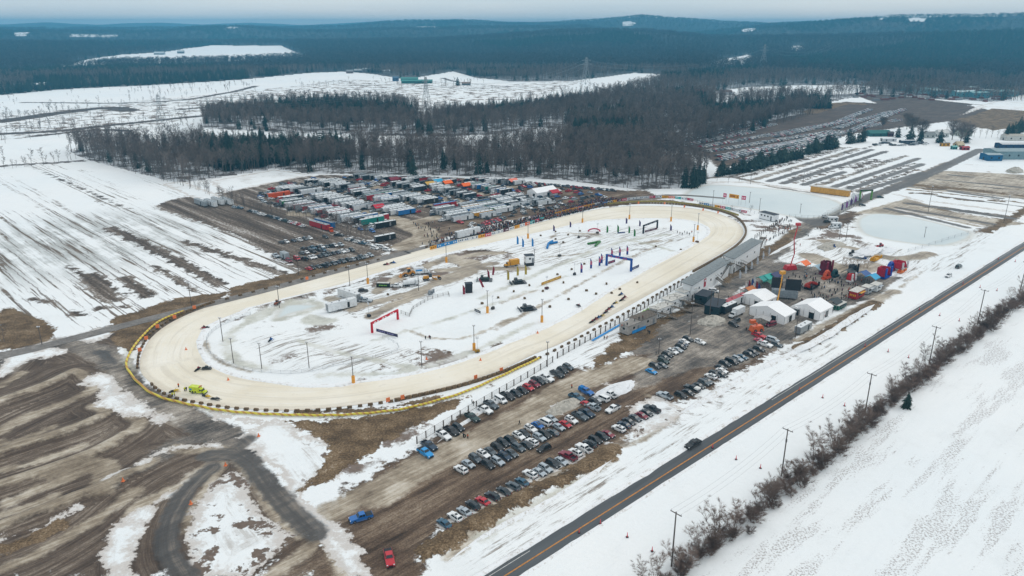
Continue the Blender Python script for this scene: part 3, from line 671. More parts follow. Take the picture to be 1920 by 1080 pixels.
def strip(name, pts, w_, z0, m, parent=None, w2=None, seg=6.0, bury=None):     # flat ribbon following the ground
    pts = [np.array(p, float) for p in pts]; res = []
    for a_, b_ in zip(pts[:-1], pts[1:]):
        n = max(1, int(np.linalg.norm(b_-a_)/seg))
        for i in range(n): res.append(a_+(b_-a_)*i/n)
    res.append(pts[-1]); res = np.array(res); tg = np.gradient(res, axis=0); tg /= np.linalg.norm(tg, axis=1)[:, None]+1e-9
    nr = np.stack([-tg[:, 1], tg[:, 0]], 1); zz = zs(res)+z0; b = MB(); hw = w_/2
    if bury is None: vs = [(*(p+n_*hw), z) for p, n_, z in zip(res, nr, zz)]+[(*(p-n_*hw), z) for p, n_, z in zip(res, nr, zz)]; k = len(res); fs = [(i, k+i, k+i+1, i+1) for i in range(k-1)]
    else:
        k = len(res); vs = []
        for off, dz in ((hw+bury, -.25), (hw, 0), (-hw, 0), (-hw-bury, -.25)): vs += [(*(p+n_*off), z+dz) for p, n_, z in zip(res, nr, zz)]
        fs = [(r_*k+i, (r_+1)*k+i, (r_+1)*k+i+1, r_*k+i+1) for r_ in range(3) for i in range(k-1)]
    b.add(vs, fs, m); return b.obj(name, parent)

# ================================================================ ice oval
ice = NG('track_ice')
tcx = ice.pos()
n1 = ice.noise(.05, 5, .6); n2 = ice.noise(.35, 4, .7); lane = ice.new('ShaderNodeAttribute', attribute_name='lane').outputs['Vector']; n3 = ice.noise(1.0, 4, .7, vec=lane, st=(.04, 1.3, 1)); n4 = ice.noise(.35, 3, .6, vec=lane, st=(.03, 1.2, 1))
lsep = ice.new('ShaderNodeSeparateXYZ'); ice.l.new(lane, lsep.inputs[0])
c = ice.ramp(n1, [(.3, (.74,.675,.54)), (.5, (.80,.745,.625)), (.7, (.85,.81,.72))])
c = ice.mix(ice.math('MULTIPLY', ice.sstep(n3, .5, .72), .5), c, (.83,.83,.80))
c = ice.mix(ice.math('MULTIPLY', ice.sstep(n2, .55, .72), .30), c, (.52,.47,.39)); c = ice.mix(ice.math('MULTIPLY', ice.sstep(n4, .50, .66), .42), c, (.56,.51,.42))
edgem = ice.sstep(ice.math('ADD', lsep.outputs[1], ice.math('MULTIPLY', n2, 5)), 5.5, 2.0); c = ice.mix(ice.math('MULTIPLY', edgem, .45), c, (.42,.36,.28))
ice.l.new(c, ice.b.inputs['Base Color']); ice.b.inputs['Roughness'].default_value = .7
ice.bump(n3, .5, .3)
def ring_mesh(name, outer, inner, m, z0, nseg=260, rows=7):
    def resample(pl, n):
        pl = np.vstack([pl, pl[:1]]); s_ = np.r_[0, np.cumsum(np.linalg.norm(np.diff(pl, axis=0), axis=1))]
        t = np.linspace(0, s_[-1], n, endpoint=False); return np.stack([np.interp(t, s_, pl[:, 0]), np.interp(t, s_, pl[:, 1])], 1)
    O = resample(outer, nseg); dense = resample(inner, 2400); prev = None; In = []
    for p in O:                # nearest point on the inner line, kept monotone by proximity
        In.append(dense[np.argmin(((dense-p)**2).sum(1))])
    In = np.array(In)
    for _ in range(6): In = (np.roll(In, 1, 0)+In*2+np.roll(In, -1, 0))/4
    vs = []
    for r_ in range(rows):
        t = r_/(rows-1); Q = O*(1-t)+In*t; zz = zs(Q)
        for q, z in zip(Q, zz): vs.append((*q, z+z0+(.55*max(0, .5-t)**2*0)))
    fs = []
    for r_ in range(rows-1):
        for i in range(nseg):
            j = (i+1) % nseg; fs.append((r_*nseg+i, r_*nseg+j, (r_+1)*nseg+j, (r_+1)*nseg+i))
    b = MB(); b.add(vs, fs, m); o = b.obj(name)
    s_ = np.r_[0, np.cumsum(np.linalg.norm(np.diff(O, axis=0), axis=1))]; at = o.data.attributes.new('lane', 'FLOAT_VECTOR', 'POINT'); W0 = np.linalg.norm(O-In, axis=1)
    arr = np.array([(s_[i], W0[i]*r_/(rows-1), 0) for r_ in range(rows) for i in range(nseg)], np.float32); at.data.foreach_set('vector', arr.ravel()); return o
ice_track = ring_mesh('ice_track', TR_OUT, TR_IN, ice.m, .06); tag(ice_track, kind='structure')

# ================================================================ highway
asp = NG('asphalt')
na = asp.noise(.5, 5, .7, rot=ROAD_A, st=(.06, 1.5, 1)); nb_ = asp.noise(3, 3, .7); nc_ = asp.noise(.03, 4, .6, rot=ROAD_A, st=(.5, 1, 1))
c = asp.ramp(na, [(.35, (.050,.058,.064)), (.65, (.082,.09,.098))]); c = asp.mix(asp.math('MULTIPLY', asp.sstep(nc_, .45, .7), .5), c, (.12,.135,.145)); c = asp.mix(asp.math('MULTIPLY', nb_, .25), c, (.12,.12,.12))
asp.l.new(c, asp.b.inputs['Base Color']); asp.b.inputs['Roughness'].default_value = .65
u = np.array([math.cos(ROAD_A), math.sin(ROAD_A)]); nrm = np.array([-u[1], u[0]])
# edges of the paved way measured at the lower end: (905,1080) left, (975,1078) right
pL = np.array(G(909, 1078)); pR = np.array(G(976, 1078)); pY = np.array(G(948, 1079))
def perp_off(p, q): return float((np.array(p)-np.array(q))@nrm)
yel0 = np.array(G(948, 1079)); wl = perp_off(pL, yel0); wr = perp_off(pR, yel0)
# straight line of the yellow paint through both ends
yel1 = np.array(G(1920, 463)); ua = math.atan2(*(yel1-yel0)[::-1]); u = np.array([math.cos(ua), math.sin(ua)]); nrm = np.array([-u[1], u[0]]); HW_A = ua
wl = perp_off(pL, yel0); wr = perp_off(pR, yel0); print('HIGHWAY', wl, wr, math.degrees(ua))
c0 = yel0+nrm*(wl+wr)/2
hw_line = [c0-u*260, c0+u*1500]
highway = strip('highway', hw_line, wl-wr, .012, asp.m, seg=12); highway.location.z = .0; tag(highway, kind='structure')
ylw = M('road_paint_yellow', (.55,.24,.06), .7, wear=.35); wht = M('road_paint_white', (.62,.62,.60), .7, wear=.35)
ye = strip('centre_line', [yel0-u*260, yel0+u*1500], .30, .028, ylw, highway, seg=12)
el = strip('edge_line', [yel0+nrm*(wl-.8)+u*0-u*200, yel0+nrm*(wl-.8)+u*8], .15, .028, wht, highway)
el2 = strip('edge_line', [yel0+nrm*(wl-.75)+u*98, yel0+nrm*(wl-.75)+u*900], .15, .028, wht, highway)
dsh = MB()
# short dashes guiding the left side up to where the solid edge line starts again
d0 = np.array(G(900+235/6, 900+955/6)); offd = perp_off(d0, yel0); s0 = float((d0-yel0)@u)
for i in range(22):
    q = yel0+nrm*offd*(1)+u*(s0+i*5.1); h1 = q-u*.65; h2 = q+u*.65
    z = .03; dsh.add([(*(h1+nrm*.09), z), (*(h1-nrm*.09), z), (*(h2-nrm*.09), z), (*(h2+nrm*.09), z)], [(0, 1, 2, 3)], wht)
dsh.obj('lane_dashes', highway)

# ================================================================ windrows of ploughed snow
def berm(name, pts, w_, h, m, sp=1.6, jit=.6, seed=1):
    pl = np.asarray(pts, float); s_ = np.r_[0, np.cumsum(np.linalg.norm(np.diff(pl, axis=0), axis=1))]; t = np.arange(0, s_[-1], sp); X = np.stack([np.interp(t, s_, pl[:, 0]), np.interp(t, s_, pl[:, 1])], 1)
    tg = np.gradient(X, axis=0); tg /= np.linalg.norm(tg, axis=1)[:, None]+1e-9; nr = np.stack([-tg[:, 1], tg[:, 0]], 1); k = len(X); zz = zs(X); r = np.random.default_rng(seed)
    n1_ = vnoise(X, 6, seed, 3)-.5; n2_ = vnoise(X, 3, seed+5, 2)-.5; n3_ = vnoise(X, 14, seed+9, 2); vs = []; tp = np.clip(np.minimum(t, t[-1]-t)/9, .04, 1) if np.hypot(*(X[0]-X[-1])) > 5 else np.ones(k)
    for f, hh in ((-.5, -.12), (-.3, .55), (0, 1), (.3, .5), (.5, -.12)):
        off = (w_*f*(1+n1_*1.1)+n2_*jit*abs(2*f))*tp; H_ = h*hh*(.45+n3_*1.1+n2_*.5)*tp if hh > 0 else hh*np.ones(k); q = X+nr*off[:, None]
        vs += [(a_, b_, c_+d_) for (a_, b_), c_, d_ in zip(q, zz, H_)]
    fs = [(r_*k+i, r_*k+i+1, (r_+1)*k+i+1, (r_+1)*k+i) for r_ in range(4) for i in range(k-1)]; b = MB(); b.add(vs, fs, m); o = link(bpy.data.objects.new(name, b.mesh(name, smooth_=True))); o['kind'] = 'structure'; return o
bs = NG('windrow_snow'); a1 = bs.noise(.5, 6, .75); a2 = bs.noise(2.2, 4, .7)
bs.l.new(bs.mix(bs.sstep(bs.math('ADD', bs.math('MULTIPLY', a1, .6), bs.math('MULTIPLY', a2, .4)), .50, .62), (.82,.84,.855), (.55,.52,.48)), bs.b.inputs['Base Color']); bs.b.inputs['Roughness'].default_value = .9
berm('snow_bank', [yel0+nrm*(wl+.55)-u*120, yel0+nrm*(wl+.55)+u*900], 1.5, .28, bs.m, jit=.35, seed=2); berm('snow_bank', [yel0+nrm*(wr-.45)-u*120, yel0+nrm*(wr-.45)+u*900], 1.1, .18, bs.m, jit=.25, seed=3)
tin = np.vstack([TR_IN, TR_IN[:1]]); berm('snow_bank', tin, 2.6, .3, bs.m, seed=4)
tout = np.vstack([TR_OUT[60:], TR_OUT[:1]])
for pts, w_, h in (([(838,1055),(900,1010),(1000,955),(1080,910),(1150,862)], 1.6, .4), ([(1270,778),(1330,745),(1400,705),(1480,665),(1520,650),(1600,600),(1640,575)], 2.6, .9), ([(820,830),(860,800),(930,755),(1000,713)], 1.6, .5), ([(1440,480),(1490,455),(1540,440)], 2, .6)):
    berm('snow_bank', smooth(GA(pts), False, 4), w_, h, bs.m, seed=int(w_*10+h*7))

gv = NG('gravel_road'); s1 = gv.noise(.6, 7, .78); s2 = gv.noise(2.4, 4, .7); s3 = gv.noise(.08, 5, .7)
gv.l.new(gv.ramp(gv.math('ADD', gv.math('MULTIPLY', s1, .4), gv.math('ADD', gv.math('MULTIPLY', s2, .2), gv.math('MULTIPLY', s3, .4))), [(.40, (.09,.08,.072)), (.5, (.165,.15,.135)), (.6, (.27,.25,.23))]), gv.b.inputs['Base Color'])
dr = strip('dirt_road', smooth(GA([(-60,690),(0,669),(60,655),(200,619),(350,581),(480,549),(600,517),(700,490),(765,473)]), False, 4), 5.2, .10, gv.m, seg=2.5); dr['kind'] = 'structure'
dr2 = strip('dirt_road', smooth(GA([(762,473.6),(850,450),(930,430),(1000,411),(1120,382),(1250,366),(1360,372)]), False, 4), 3.4, .10, gv.m, seg=2.5); dr2['kind'] = 'structure'
# ================================================================ trees
def twig_mat(name, a_, b_):
    k = NG(name); oi = k.new('ShaderNodeObjectInfo'); n = k.noise(.6, 3, .6, vec=k.new('ShaderNodeTexCoord').outputs['Object'])
    f = k.math('ADD', k.math('MULTIPLY', oi.outputs['Random'], .75), k.math('MULTIPLY', n, .25))
    k.l.new(k.mix(f, a_, b_), k.b.inputs['Base Color']); k.b.inputs['Roughness'].default_value = .9; return k.m
BARK = twig_mat('bark', (.075,.062,.055), (.17,.145,.13)); TWIG = twig_mat('twigs', (.085,.070,.062), (.22,.18,.16))
BIRCH = twig_mat('pale_bark', (.22,.19,.17), (.42,.38,.34)); SHRUB = twig_mat('shrub_twigs', (.11,.078,.062), (.25,.18,.145))
FTWIG = twig_mat('far_twigs', (.030,.040,.043), (.085,.078,.075)); FBARK = twig_mat('far_bark', (.04,.042,.042), (.12,.11,.105))
NEEDLE = twig_mat('needles', (.010,.024,.022), (.030,.055,.040))
def bare_mesh(seed, h, rad, base, ntw, tw, trunk_r, far=False, bark=None, twig=None, stems=1):
    r = random.Random(seed); T = MB(); C = MB(); bark = bark or BARK; twig = twig or TWIG
    for s in range(stems):
        ox, oy = (r.uniform(-.9, .9), r.uniform(-.9, .9)) if stems > 1 else (0, 0)
        lean = (r.uniform(-.12, .12)*(3 if stems > 1 else 1), r.uniform(-.12, .12)*(3 if stems > 1 else 1)); hh = h*r.uniform(.75, 1) if stems > 1 else h
        top = (ox+lean[0]*hh, oy+lean[1]*hh, hh*.9)
        mid = (ox+lean[0]*hh*.4, oy+lean[1]*hh*.4, hh*.45)
        T.tube((ox, oy, -.4), mid, trunk_r, bark, trunk_r*.6, n=4 if far else 6, cap=False); T.tube(mid, top, trunk_r*.6, bark, trunk_r*.12, n=4 if far else 5, cap=False)
        nl = max(6, ntw//8)//stems+2
        for i in range(nl):
            t = base+(1-base)*((i+r.random())/nl); z = hh*t*.93
            p0 = Vector((ox+lean[0]*z, oy+lean[1]*z, z)); az_ = r.uniform(0, 2*PI)
            ln = rad*math.sin(PI*min(1, max(.12, (1.06-t)/(1.1-base))))**.7*r.uniform(.7, 1.1)
            d = Vector((math.cos(az_), math.sin(az_), r.uniform(.55, 1.2))).normalized(); p1 = p0+d*ln
            if not far: T.tube(p0, p1, trunk_r*.28, bark, trunk_r*.08, n=3, cap=False)
            for j in range(ntw//nl):
                q = p0+d*ln*r.uniform(.25, 1); dd = (d+Vector((r.uniform(-1, 1), r.uniform(-1, 1), r.uniform(-.4, 1)))*.9).normalized()
                l2 = ln*r.uniform(.25, .6)+.4; q1 = q+dd*l2; sd = dd.cross(Vector((r.uniform(-1, 1), r.uniform(-1, 1), r.uniform(-1, 1)))).normalized()*tw*r.uniform(.6, 1.2)
                C.add([q-sd*.5, q+sd*.5, q1], [(0, 1, 2)], twig)
                q2 = q+dd*l2*.4; q3 = q2+(dd+sd/tw*.9).normalized()*l2*.5; C.add([q2, q2+sd*.6, q3], [(0, 1, 2)], twig)
    return T, C
def conifer_mesh(seed, h, rad, nl, nb):
    r = random.Random(seed); T = MB(); C = MB(); T.tube((0, 0, -.3), (0, 0, h*.96), h*.014, BARK, .02, n=5, cap=False)
    for i in range(nl):
        t = i/(nl-1); z = h*(.06+.92*t); rr = rad*min(1, (1.04-t)*1.5)**.8*(.75+.25*math.sin(t*2.4+.6))*r.uniform(.7, 1.2)*.9+.12
        for j in range(nb):
            a_ = 2*PI*(j+r.random()*.8)/nb+i*.7; ln = rr*r.uniform(.55, 1.25); wd_ = rr*(2.6/nb)*1.5
            d = Vector((math.cos(a_), math.sin(a_), 0)); s_ = Vector((-d.y, d.x, 0)); p = Vector((0, 0, z))
            tip = p+d*ln+Vector((0, 0, -ln*.35)); m_ = p+d*ln*.55+Vector((0, 0, ln*.02))
            C.add([p+Vector((0, 0, .15*h/nl)), m_+s_*wd_*.5, tip, m_-s_*wd_*.5, m_+Vector((0, 0, h/nl*.55))], [(0, 1, 4), (1, 2, 4), (2, 3, 4), (3, 0, 4)], NEEDLE)
    return T, C
def join(T, C):
    J = MB(); J.add(T.v, [], BARK)
    b0 = len(J.v)
    for f, k in zip(T.f, T.mi): J.f.append(f); J.mi.append(J.mat(T.ms[k]))
    J.v += C.v
    for f, k in zip(C.f, C.mi): J.f.append(tuple(i+b0 for i in f)); J.mi.append(J.mat(C.ms[k]))
    return J
near_b = [bare_mesh(i, 17+i % 3, 3.0+.3*(i % 4), .38, 300, .13, .19) for i in range(6)]
near_c = [conifer_mesh(50+i, 12+2*i, 3.1+.4*i, 13, 10) for i in range(3)]
mid_b = [join(*bare_mesh(100+i, 17, 3.3, .35, 150, .22, .2, far=True)) for i in range(4)]
far_b = [join(*bare_mesh(200+i, 17, 4.8, .25, 90, .55, .25, far=True, bark=FBARK, twig=FTWIG)) for i in range(3)]
far_c = [join(*conifer_mesh(300+i, 14, 4.0, 8, 8)) for i in range(2)]
protos = [join(*t) for t in near_b]+[join(*t) for t in near_c]+mid_b+far_b+far_c     # 0-5, 6-8, 9-12, 13-15, 16-17
CON = [GA(p) for p in ([(360,300),(400,262),(600,258),(720,262),(640,300),(520,312),(420,322)], [(990,262),(1060,246),(1180,244),(1230,262),(1120,270)], [(790,212),(880,200),(1000,187),(1120,170),(1200,150),(1240,150),(1120,188),(960,222),(800,222)],
  [(500,206),(640,196),(780,212),(780,224),(640,232),(540,228)], [(105,168),(110,155),(460,142),(470,148),(340,155)], [(1060,225),(1100,222),(1180,215),(1180,230),(1060,235)], [(1300,212),(1380,205),(1480,205),(1440,226),(1320,230)], [(1280,140),(1420,128),(1420,138),(1300,150)], [(1480,110),(1930,92),(1930,128),(1500,132)], [(0,182),(0,172),(110,158),(110,168)])]
def scatter(d0, d1, sp):
    ay = np.arange(d0*.5, d1+sp, sp); ax = np.arange(-d1*.84, d1*.84, sp); X, Y = np.meshgrid(ax, ay); Q = np.stack([X.ravel(), Y.ravel()], 1)
    Q = Q+rng.uniform(-.48, .48, Q.shape)*sp; d = np.hypot(Q[:, 0], Q[:, 1]); Q = Q[(d >= d0) & (d < d1) & (np.abs(np.arctan2(Q[:, 0], Q[:, 1])) < R(40))]
    return Q[wooded(Q)]
rows_ = []
for d0, d1, sp, tier in ((380, 700, 4.7, 0), (700, 1050, 5.6, 0), (1050, 1700, 7.5, 1), (1700, 3200, 12, 2), (3200, 6800, 27, 3)):
    Q = scatter(d0, d1, sp); n = len(Q); nz_ = vnoise(Q, 95 if tier < 2 else 420, 3, 3)
    con = nz_ > (.67 if tier < 2 else .60)
    for p in CON: con |= in_poly(Q, p) & (rng.random(n) < .85)
    con |= rng.random(n) < .035
    gap = (vnoise(Q, 30, 9, 2) < .36) & (tier < 2) & ~con & (rng.random(n) < .7)
    if tier == 0: idx = np.where(con, rng.integers(6, 9, n), rng.integers(0, 6, n))
    elif tier == 1: idx = np.where(con, rng.integers(16, 18, n), rng.integers(9, 13, n))
    else: idx = np.where(con, rng.integers(16, 18, n), rng.integers(13, 16, n))
    sc0 = rng.uniform(.72, 1.12, n)*(1 if tier < 3 else 1.0); wd2 = sc0*(1.0 if tier < 2 else 1.5 if tier == 2 else 3.2)
    rows_.append(np.column_stack([Q, zs(Q), idx, rng.uniform(0, 2*PI, n), wd2, sc0])[~gap])
T_ = np.vstack(rows_)
print('TREES', len(T_))
dist = np.hypot(T_[:, 0], T_[:, 1]); order = np.argsort(dist)
isb = T_[order, 3] < 6; isc = (T_[order, 3] >= 6) & (T_[order, 3] < 9)
near_ids = list(order[isb][:175]); con_ids = list(order[isc][:110])
def tree_proto(name, TC, mats=None):
    t = TC[0].mesh('trunk'); c = TC[1].mesh('crown'); return (t, c)
meshes_b = [tree_proto('b', t) for t in near_b]; meshes_c = [tree_proto('c', t) for t in near_c]
def plant(name, ms, loc, rz, s, label, cat, group):
    o = thing(name, label, cat, loc, rz, group); o.scale = s
    link(bpy.data.objects.new('trunk', ms[0]), o); link(bpy.data.objects.new('crown', ms[1]), o); return o
def zone(x, y):
    px = 960+FPX*x/(y*CPT+95*SPT)
    for lim, tx in ((333, 'beside the big left field'), (590, 'above the small snow patch'), (760, 'behind the left part of the paddock'), (880, 'behind the left middle of the paddock'), (1000, 'behind the right middle of the paddock'), (1120, 'behind the big paddock tent'), (1230, 'behind the far bend of the track'), (9999, 'near the pond corner')):
        if px < lim: return tx
POLES_ = [np.array(G(x, y)) for x, y in ((1259,1062),(1465,893),(1621,779),(1742,682),(1833,606))]
def pzone(q):
    k = sum(1 for p in POLES_ if q[1] > p[1]); return ('in front of the nearest power pole', 'between the first and second power pole', 'between the second and third power pole', 'between the third and fourth power pole', 'between the fourth and fifth power pole', 'beyond the fifth power pole')[k]
for i in near_ids:
    x, y, z, k, a_, wx, s_ = T_[i]; plant('bare_tree', meshes_b[int(k)], (x, y, z), a_, (wx, wx, s_), '%s bare tree at the edge of the woods %s' % ('tall' if s_ > .92 else 'low', zone(x, y)), 'tree', '%s bare trees at the edge of the woods %s' % ('tall' if s_ > .92 else 'low', zone(x, y)))
for i in con_ids:
    x, y, z, k, a_, wx, s_ = T_[i]; plant('evergreen_tree', meshes_c[int(k)-6], (x, y, z), a_, (wx, wx, s_), '%s dark evergreen among bare trees %s' % ('tall' if s_ > .92 else 'low', zone(x, y)), 'tree', '%s evergreens inside the woods %s' % ('tall' if s_ > .92 else 'low', zone(x, y)))
keep = np.ones(len(T_), bool); keep[near_ids+con_ids] = False; S_ = T_[keep]
pc = bpy.data.collections.new('tree_shapes')
for i, p in enumerate(protos):
    o = bpy.data.objects.new('tree_shape_%02d' % i, p.mesh('tree_shape')); pc.objects.link(o)
def scatter_object(name, S, coll):
    pm = bpy.data.meshes.new(name); pm.vertices.add(len(S)); pm.vertices.foreach_set('co', S[:, :3].astype(np.float32).ravel())
    a1 = pm.attributes.new('pick', 'INT', 'POINT'); a1.data.foreach_set('value', S[:, 3].astype(np.int32))
    a2 = pm.attributes.new('turn', 'FLOAT_VECTOR', 'POINT'); a2.data.foreach_set('vector', np.column_stack([np.zeros(len(S)), np.zeros(len(S)), S[:, 4]]).astype(np.float32).ravel())
    a3 = pm.attributes.new('size', 'FLOAT_VECTOR', 'POINT'); a3.data.foreach_set('vector', np.column_stack([S[:, 5], S[:, 5], S[:, 6]]).astype(np.float32).ravel())
    o = link(bpy.data.objects.new(name, pm)); ng = bpy.data.node_groups.new(name, 'GeometryNodeTree')
    ng.interface.new_socket('Geometry', in_out='INPUT', socket_type='NodeSocketGeometry'); ng.interface.new_socket('Geometry', in_out='OUTPUT', socket_type='NodeSocketGeometry')
    gi = ng.nodes.new('NodeGroupInput'); go = ng.nodes.new('NodeGroupOutput'); ci = ng.nodes.new('GeometryNodeCollectionInfo'); ip = ng.nodes.new('GeometryNodeInstanceOnPoints')
    ci.inputs['Collection'].default_value = coll; ci.inputs['Separate Children'].default_value = True; ci.inputs['Reset Children'].default_value = True
    def na_(nm, dt):
        n = ng.nodes.new('GeometryNodeInputNamedAttribute'); n.data_type = dt; n.inputs['Name'].default_value = nm; return n.outputs['Attribute']
    ng.links.new(gi.outputs[0], ip.inputs['Points']); ng.links.new(ci.outputs[0], ip.inputs['Instance']); ip.inputs['Pick Instance'].default_value = True
    ng.links.new(na_('pick', 'INT'), ip.inputs['Instance Index']); ng.links.new(na_('turn', 'FLOAT_VECTOR'), ip.inputs['Rotation']); ng.links.new(na_('size', 'FLOAT_VECTOR'), ip.inputs['Scale'])
    ng.links.new(ip.outputs[0], go.inputs[0]); md = o.modifiers.new('scatter', 'NODES'); md.node_group = ng; return o
fo = scatter_object('forest', S_, pc); tag(fo, 'deep grey-brown and dark green woodland stretching to the hills', 'forest', kind='stuff')

# evergreen row between the parked field and the striped field, and other placed trees
def row_pts(pts, sp, jit=.3, rnd=None):
    P_ = [np.array(p, float) for p in GA(pts)]; out = []; carry = 0
    for a_, b_ in zip(P_[:-1], P_[1:]):
        l = np.linalg.norm(b_-a_); t = carry
        while t < l: out.append(a_+(b_-a_)*t/l+rng.uniform(-jit, jit, 2)*sp); t += sp
        carry = t-l
    return out
for pts, nm in (([(1343,330),(1400,322),(1440,310),(1505,295)], 'the evergreen row beside the striped field'), ([(1512,290),(1540,282),(1568,276)], 'the evergreen row beside the striped field')):
    for q in row_pts(pts, 2.9, .45):
        s_ = random.uniform(.42, .85); plant('evergreen_tree', random.choice(meshes_c), (*q, Z(*q)), random.uniform(0, 6), (s_*1.7, s_*1.7, s_), 'dark evergreen in the dense row between the parked cars and the striped field', 'tree', 'evergreen row beside the striped field')
for pts, sp, lab in (([(1284,353),(1284,354)], 4, 'dark evergreen standing alone at the corner of the ice pond'), ([(1297,352),(1322,342)], 3.2, 'dark evergreen in the small clump at the pond corner'), ([(1592,270),(1620,266)], 4, 'dark evergreen in the clump beside the green arched shed'), ([(1884,262),(1925,240)], 4.5, 'dark evergreen in the short row at the right edge of the picture')):
    for q in row_pts(pts, sp):
        s_ = random.uniform(.62, .95); plant('evergreen_tree', random.choice(meshes_c), (*q, Z(*q)), random.uniform(0, 6), (s_*1.1, s_*1.1, s_), lab, 'tree', lab.replace('dark evergreen', 'evergreens'))
for i, (px, py, s_, lab) in enumerate(((1683,258,.8,'round dark evergreen right of the green arched shed'), (1706,266,.95,'broad dark evergreen second to the right of the arched shed'), (1725,266,.7,'small dark evergreen near the farm houses'), (1762,268,.95,'pointed dark evergreen in front of the farm houses'), (1811,268,.7,'small dark evergreen beside the village road'), (774,330,.7,'lone dark evergreen at the top edge of the trailer paddock'), (858,161,1.1,'dark evergreen clump alone on the far snowy field'), (1466,176,1.1,'single dark evergreen in the far snow strip'), (1700,765,.28,'single small green spruce in the roadside thicket'))):
    q = G(px, py); plant('evergreen_tree', meshes_c[i % 3], (*q, Z(*q)), i, (s_*1.5, s_*1.5, s_), lab, 'tree', None)
big = [bare_mesh(400+i, 19, 8.5, .2, 1300, .17, .38) for i in range(2)]; big = [tree_proto('g', t) for t in big]
for px, py, s_, lab in ((1708,252,.95,'large bare rounded tree left of the village houses'), (1727,262,1,'wide bare tree just right of the large one by the village'), (1700,243,.9,'bare rounded tree behind the arched shed'), (1800,268,1.05,'widest bare tree beside the village road'), (1785,262,1,'broad bare tree touching the widest one by the village road'), (1815,262,.8,'bare tree right of the widest village tree'), (1655,240,.6,'thin bare tree between parked cars and arched shed')):
    q = G(px, py); plant('bare_tree', random.choice(big), (*q, Z(*q)), random.uniform(0, 6), (s_, s_, s_*.85), lab, 'tree', None)
slim = [tree_proto('s', bare_mesh(500+i, 11, 2.4, .3, 190, .09, .13)) for i in range(3)]
for i in range(8):
    q = G(1826+i*11, 257+i % 3); s_ = random.uniform(.7, 1); plant('bare_tree', slim[i % 3], (*q, Z(*q)), i, (s_,)*3, 'slim bare tree in the row behind the village road', 'tree', 'slim trees behind the village road')
# tree line between the left field and the paddock
for pts, sp, lab, s0 in (([(333,345),(390,362),(440,380)], 3.4, 'bare young tree in the line between the left field and the snow patch', .75), ([(425,382),(470,392),(540,402),(600,418),(660,440)], 2.6, 'leafless brown tree in the line along the lower edge of the paddock', .72), ([(600,412),(640,425),(690,448),(700,452)], 2.6, 'leafless brown tree in the line along the lower edge of the paddock', .62)):
    for q in row_pts(pts, sp, .6):
        s_ = s0*random.uniform(.6, 1.15); plant('bare_tree', random.choice(slim), (*q, Z(*q)), random.uniform(0, 6), (s_*1.1, s_*1.1, s_), lab, 'tree', lab.replace('tree in', 'trees in'))
for px, py, s_, lab in ((8,640,.55,'leafless bush cut by the left edge of the picture beside the dirt road'), (3,262,1,'bare dark tree at the left edge above the big field'),(10,268,.8,'smaller bare tree at the left edge above the big field'), (1470,432,.3,'small round leafless bush on the bank of the upper pond'), (1406,400,.42,'grey leafless bush in front of the pond billboards'), (1370,396,.3,'low leafless bush left of the pond billboards')):
    q = G(px, py); plant('bare_tree', random.choice(slim), (*q, Z(*q)), 1, (s_*1.4, s_*1.4, s_), lab, 'tree', None)
# hedge lines of the middle distance: bushes beyond counting
hb = []
for pts, sp_, s0 in (([(0,318),(60,312),(110,306),(150,298)], 3, .5), ([(0,250),(120,244),(240,248),(330,236),(430,232)], 4, .4), ([(0,222),(80,212),(170,205)], 4, .55), ([(0,232),(60,228),(150,212)], 5, .5), ([(230,170),(330,165),(400,158),(460,158)], 6, .5), ([(60,246),(90,238),(180,234),(280,228),(350,222)], 3.5, .45), ([(40,262),(120,252),(230,250)], 4, .4), ([(780,250),(900,246),(1050,246)], 4, .5), ([(640,246),(780,240)], 4, .5), ([(280,178),(380,172),(470,162)], 7, .45), ([(830,163),(900,160)], 5, .6), ([(1590,172),(1700,172),(1850,168)], 5, .7), ([(340,208),(420,196),(520,190)], 7, .5), ([(560,165),(660,160)], 9, .4), ([(80,200),(200,192),(330,188)], 9, .45), ([(0,300),(40,296)], 4, .5), ([(150,298),(200,305),(333,345)], 3.2, .4), ([(1290,342),(1340,338),(1400,345)], 5, .25), ([(980,192),(1040,182),(1150,168)], 6, .6)):
    for q in row_pts(pts, sp_, 1.0):
        if random.random() < .25: continue
        s_ = s0*random.uniform(.5, 1.5); hb.append((*q, Z(*q), random.randrange(9, 13), random.uniform(0, 6), s_*1.3, s_))
for i in range(420):
    q = G(random.uniform(-20, 1000), random.uniform(150, 262))
    if not wooded(np.array([q]))[0]: s_ = random.uniform(.12, .5); hb.append((*q, Z(*q), random.randrange(9, 13), 1, s_*1.5, s_))
tag(scatter_object('hedge_bushes', np.array(hb), pc), 'leafless hedges and scattered bushes of the snowy middle fields', 'hedges', kind='stuff')
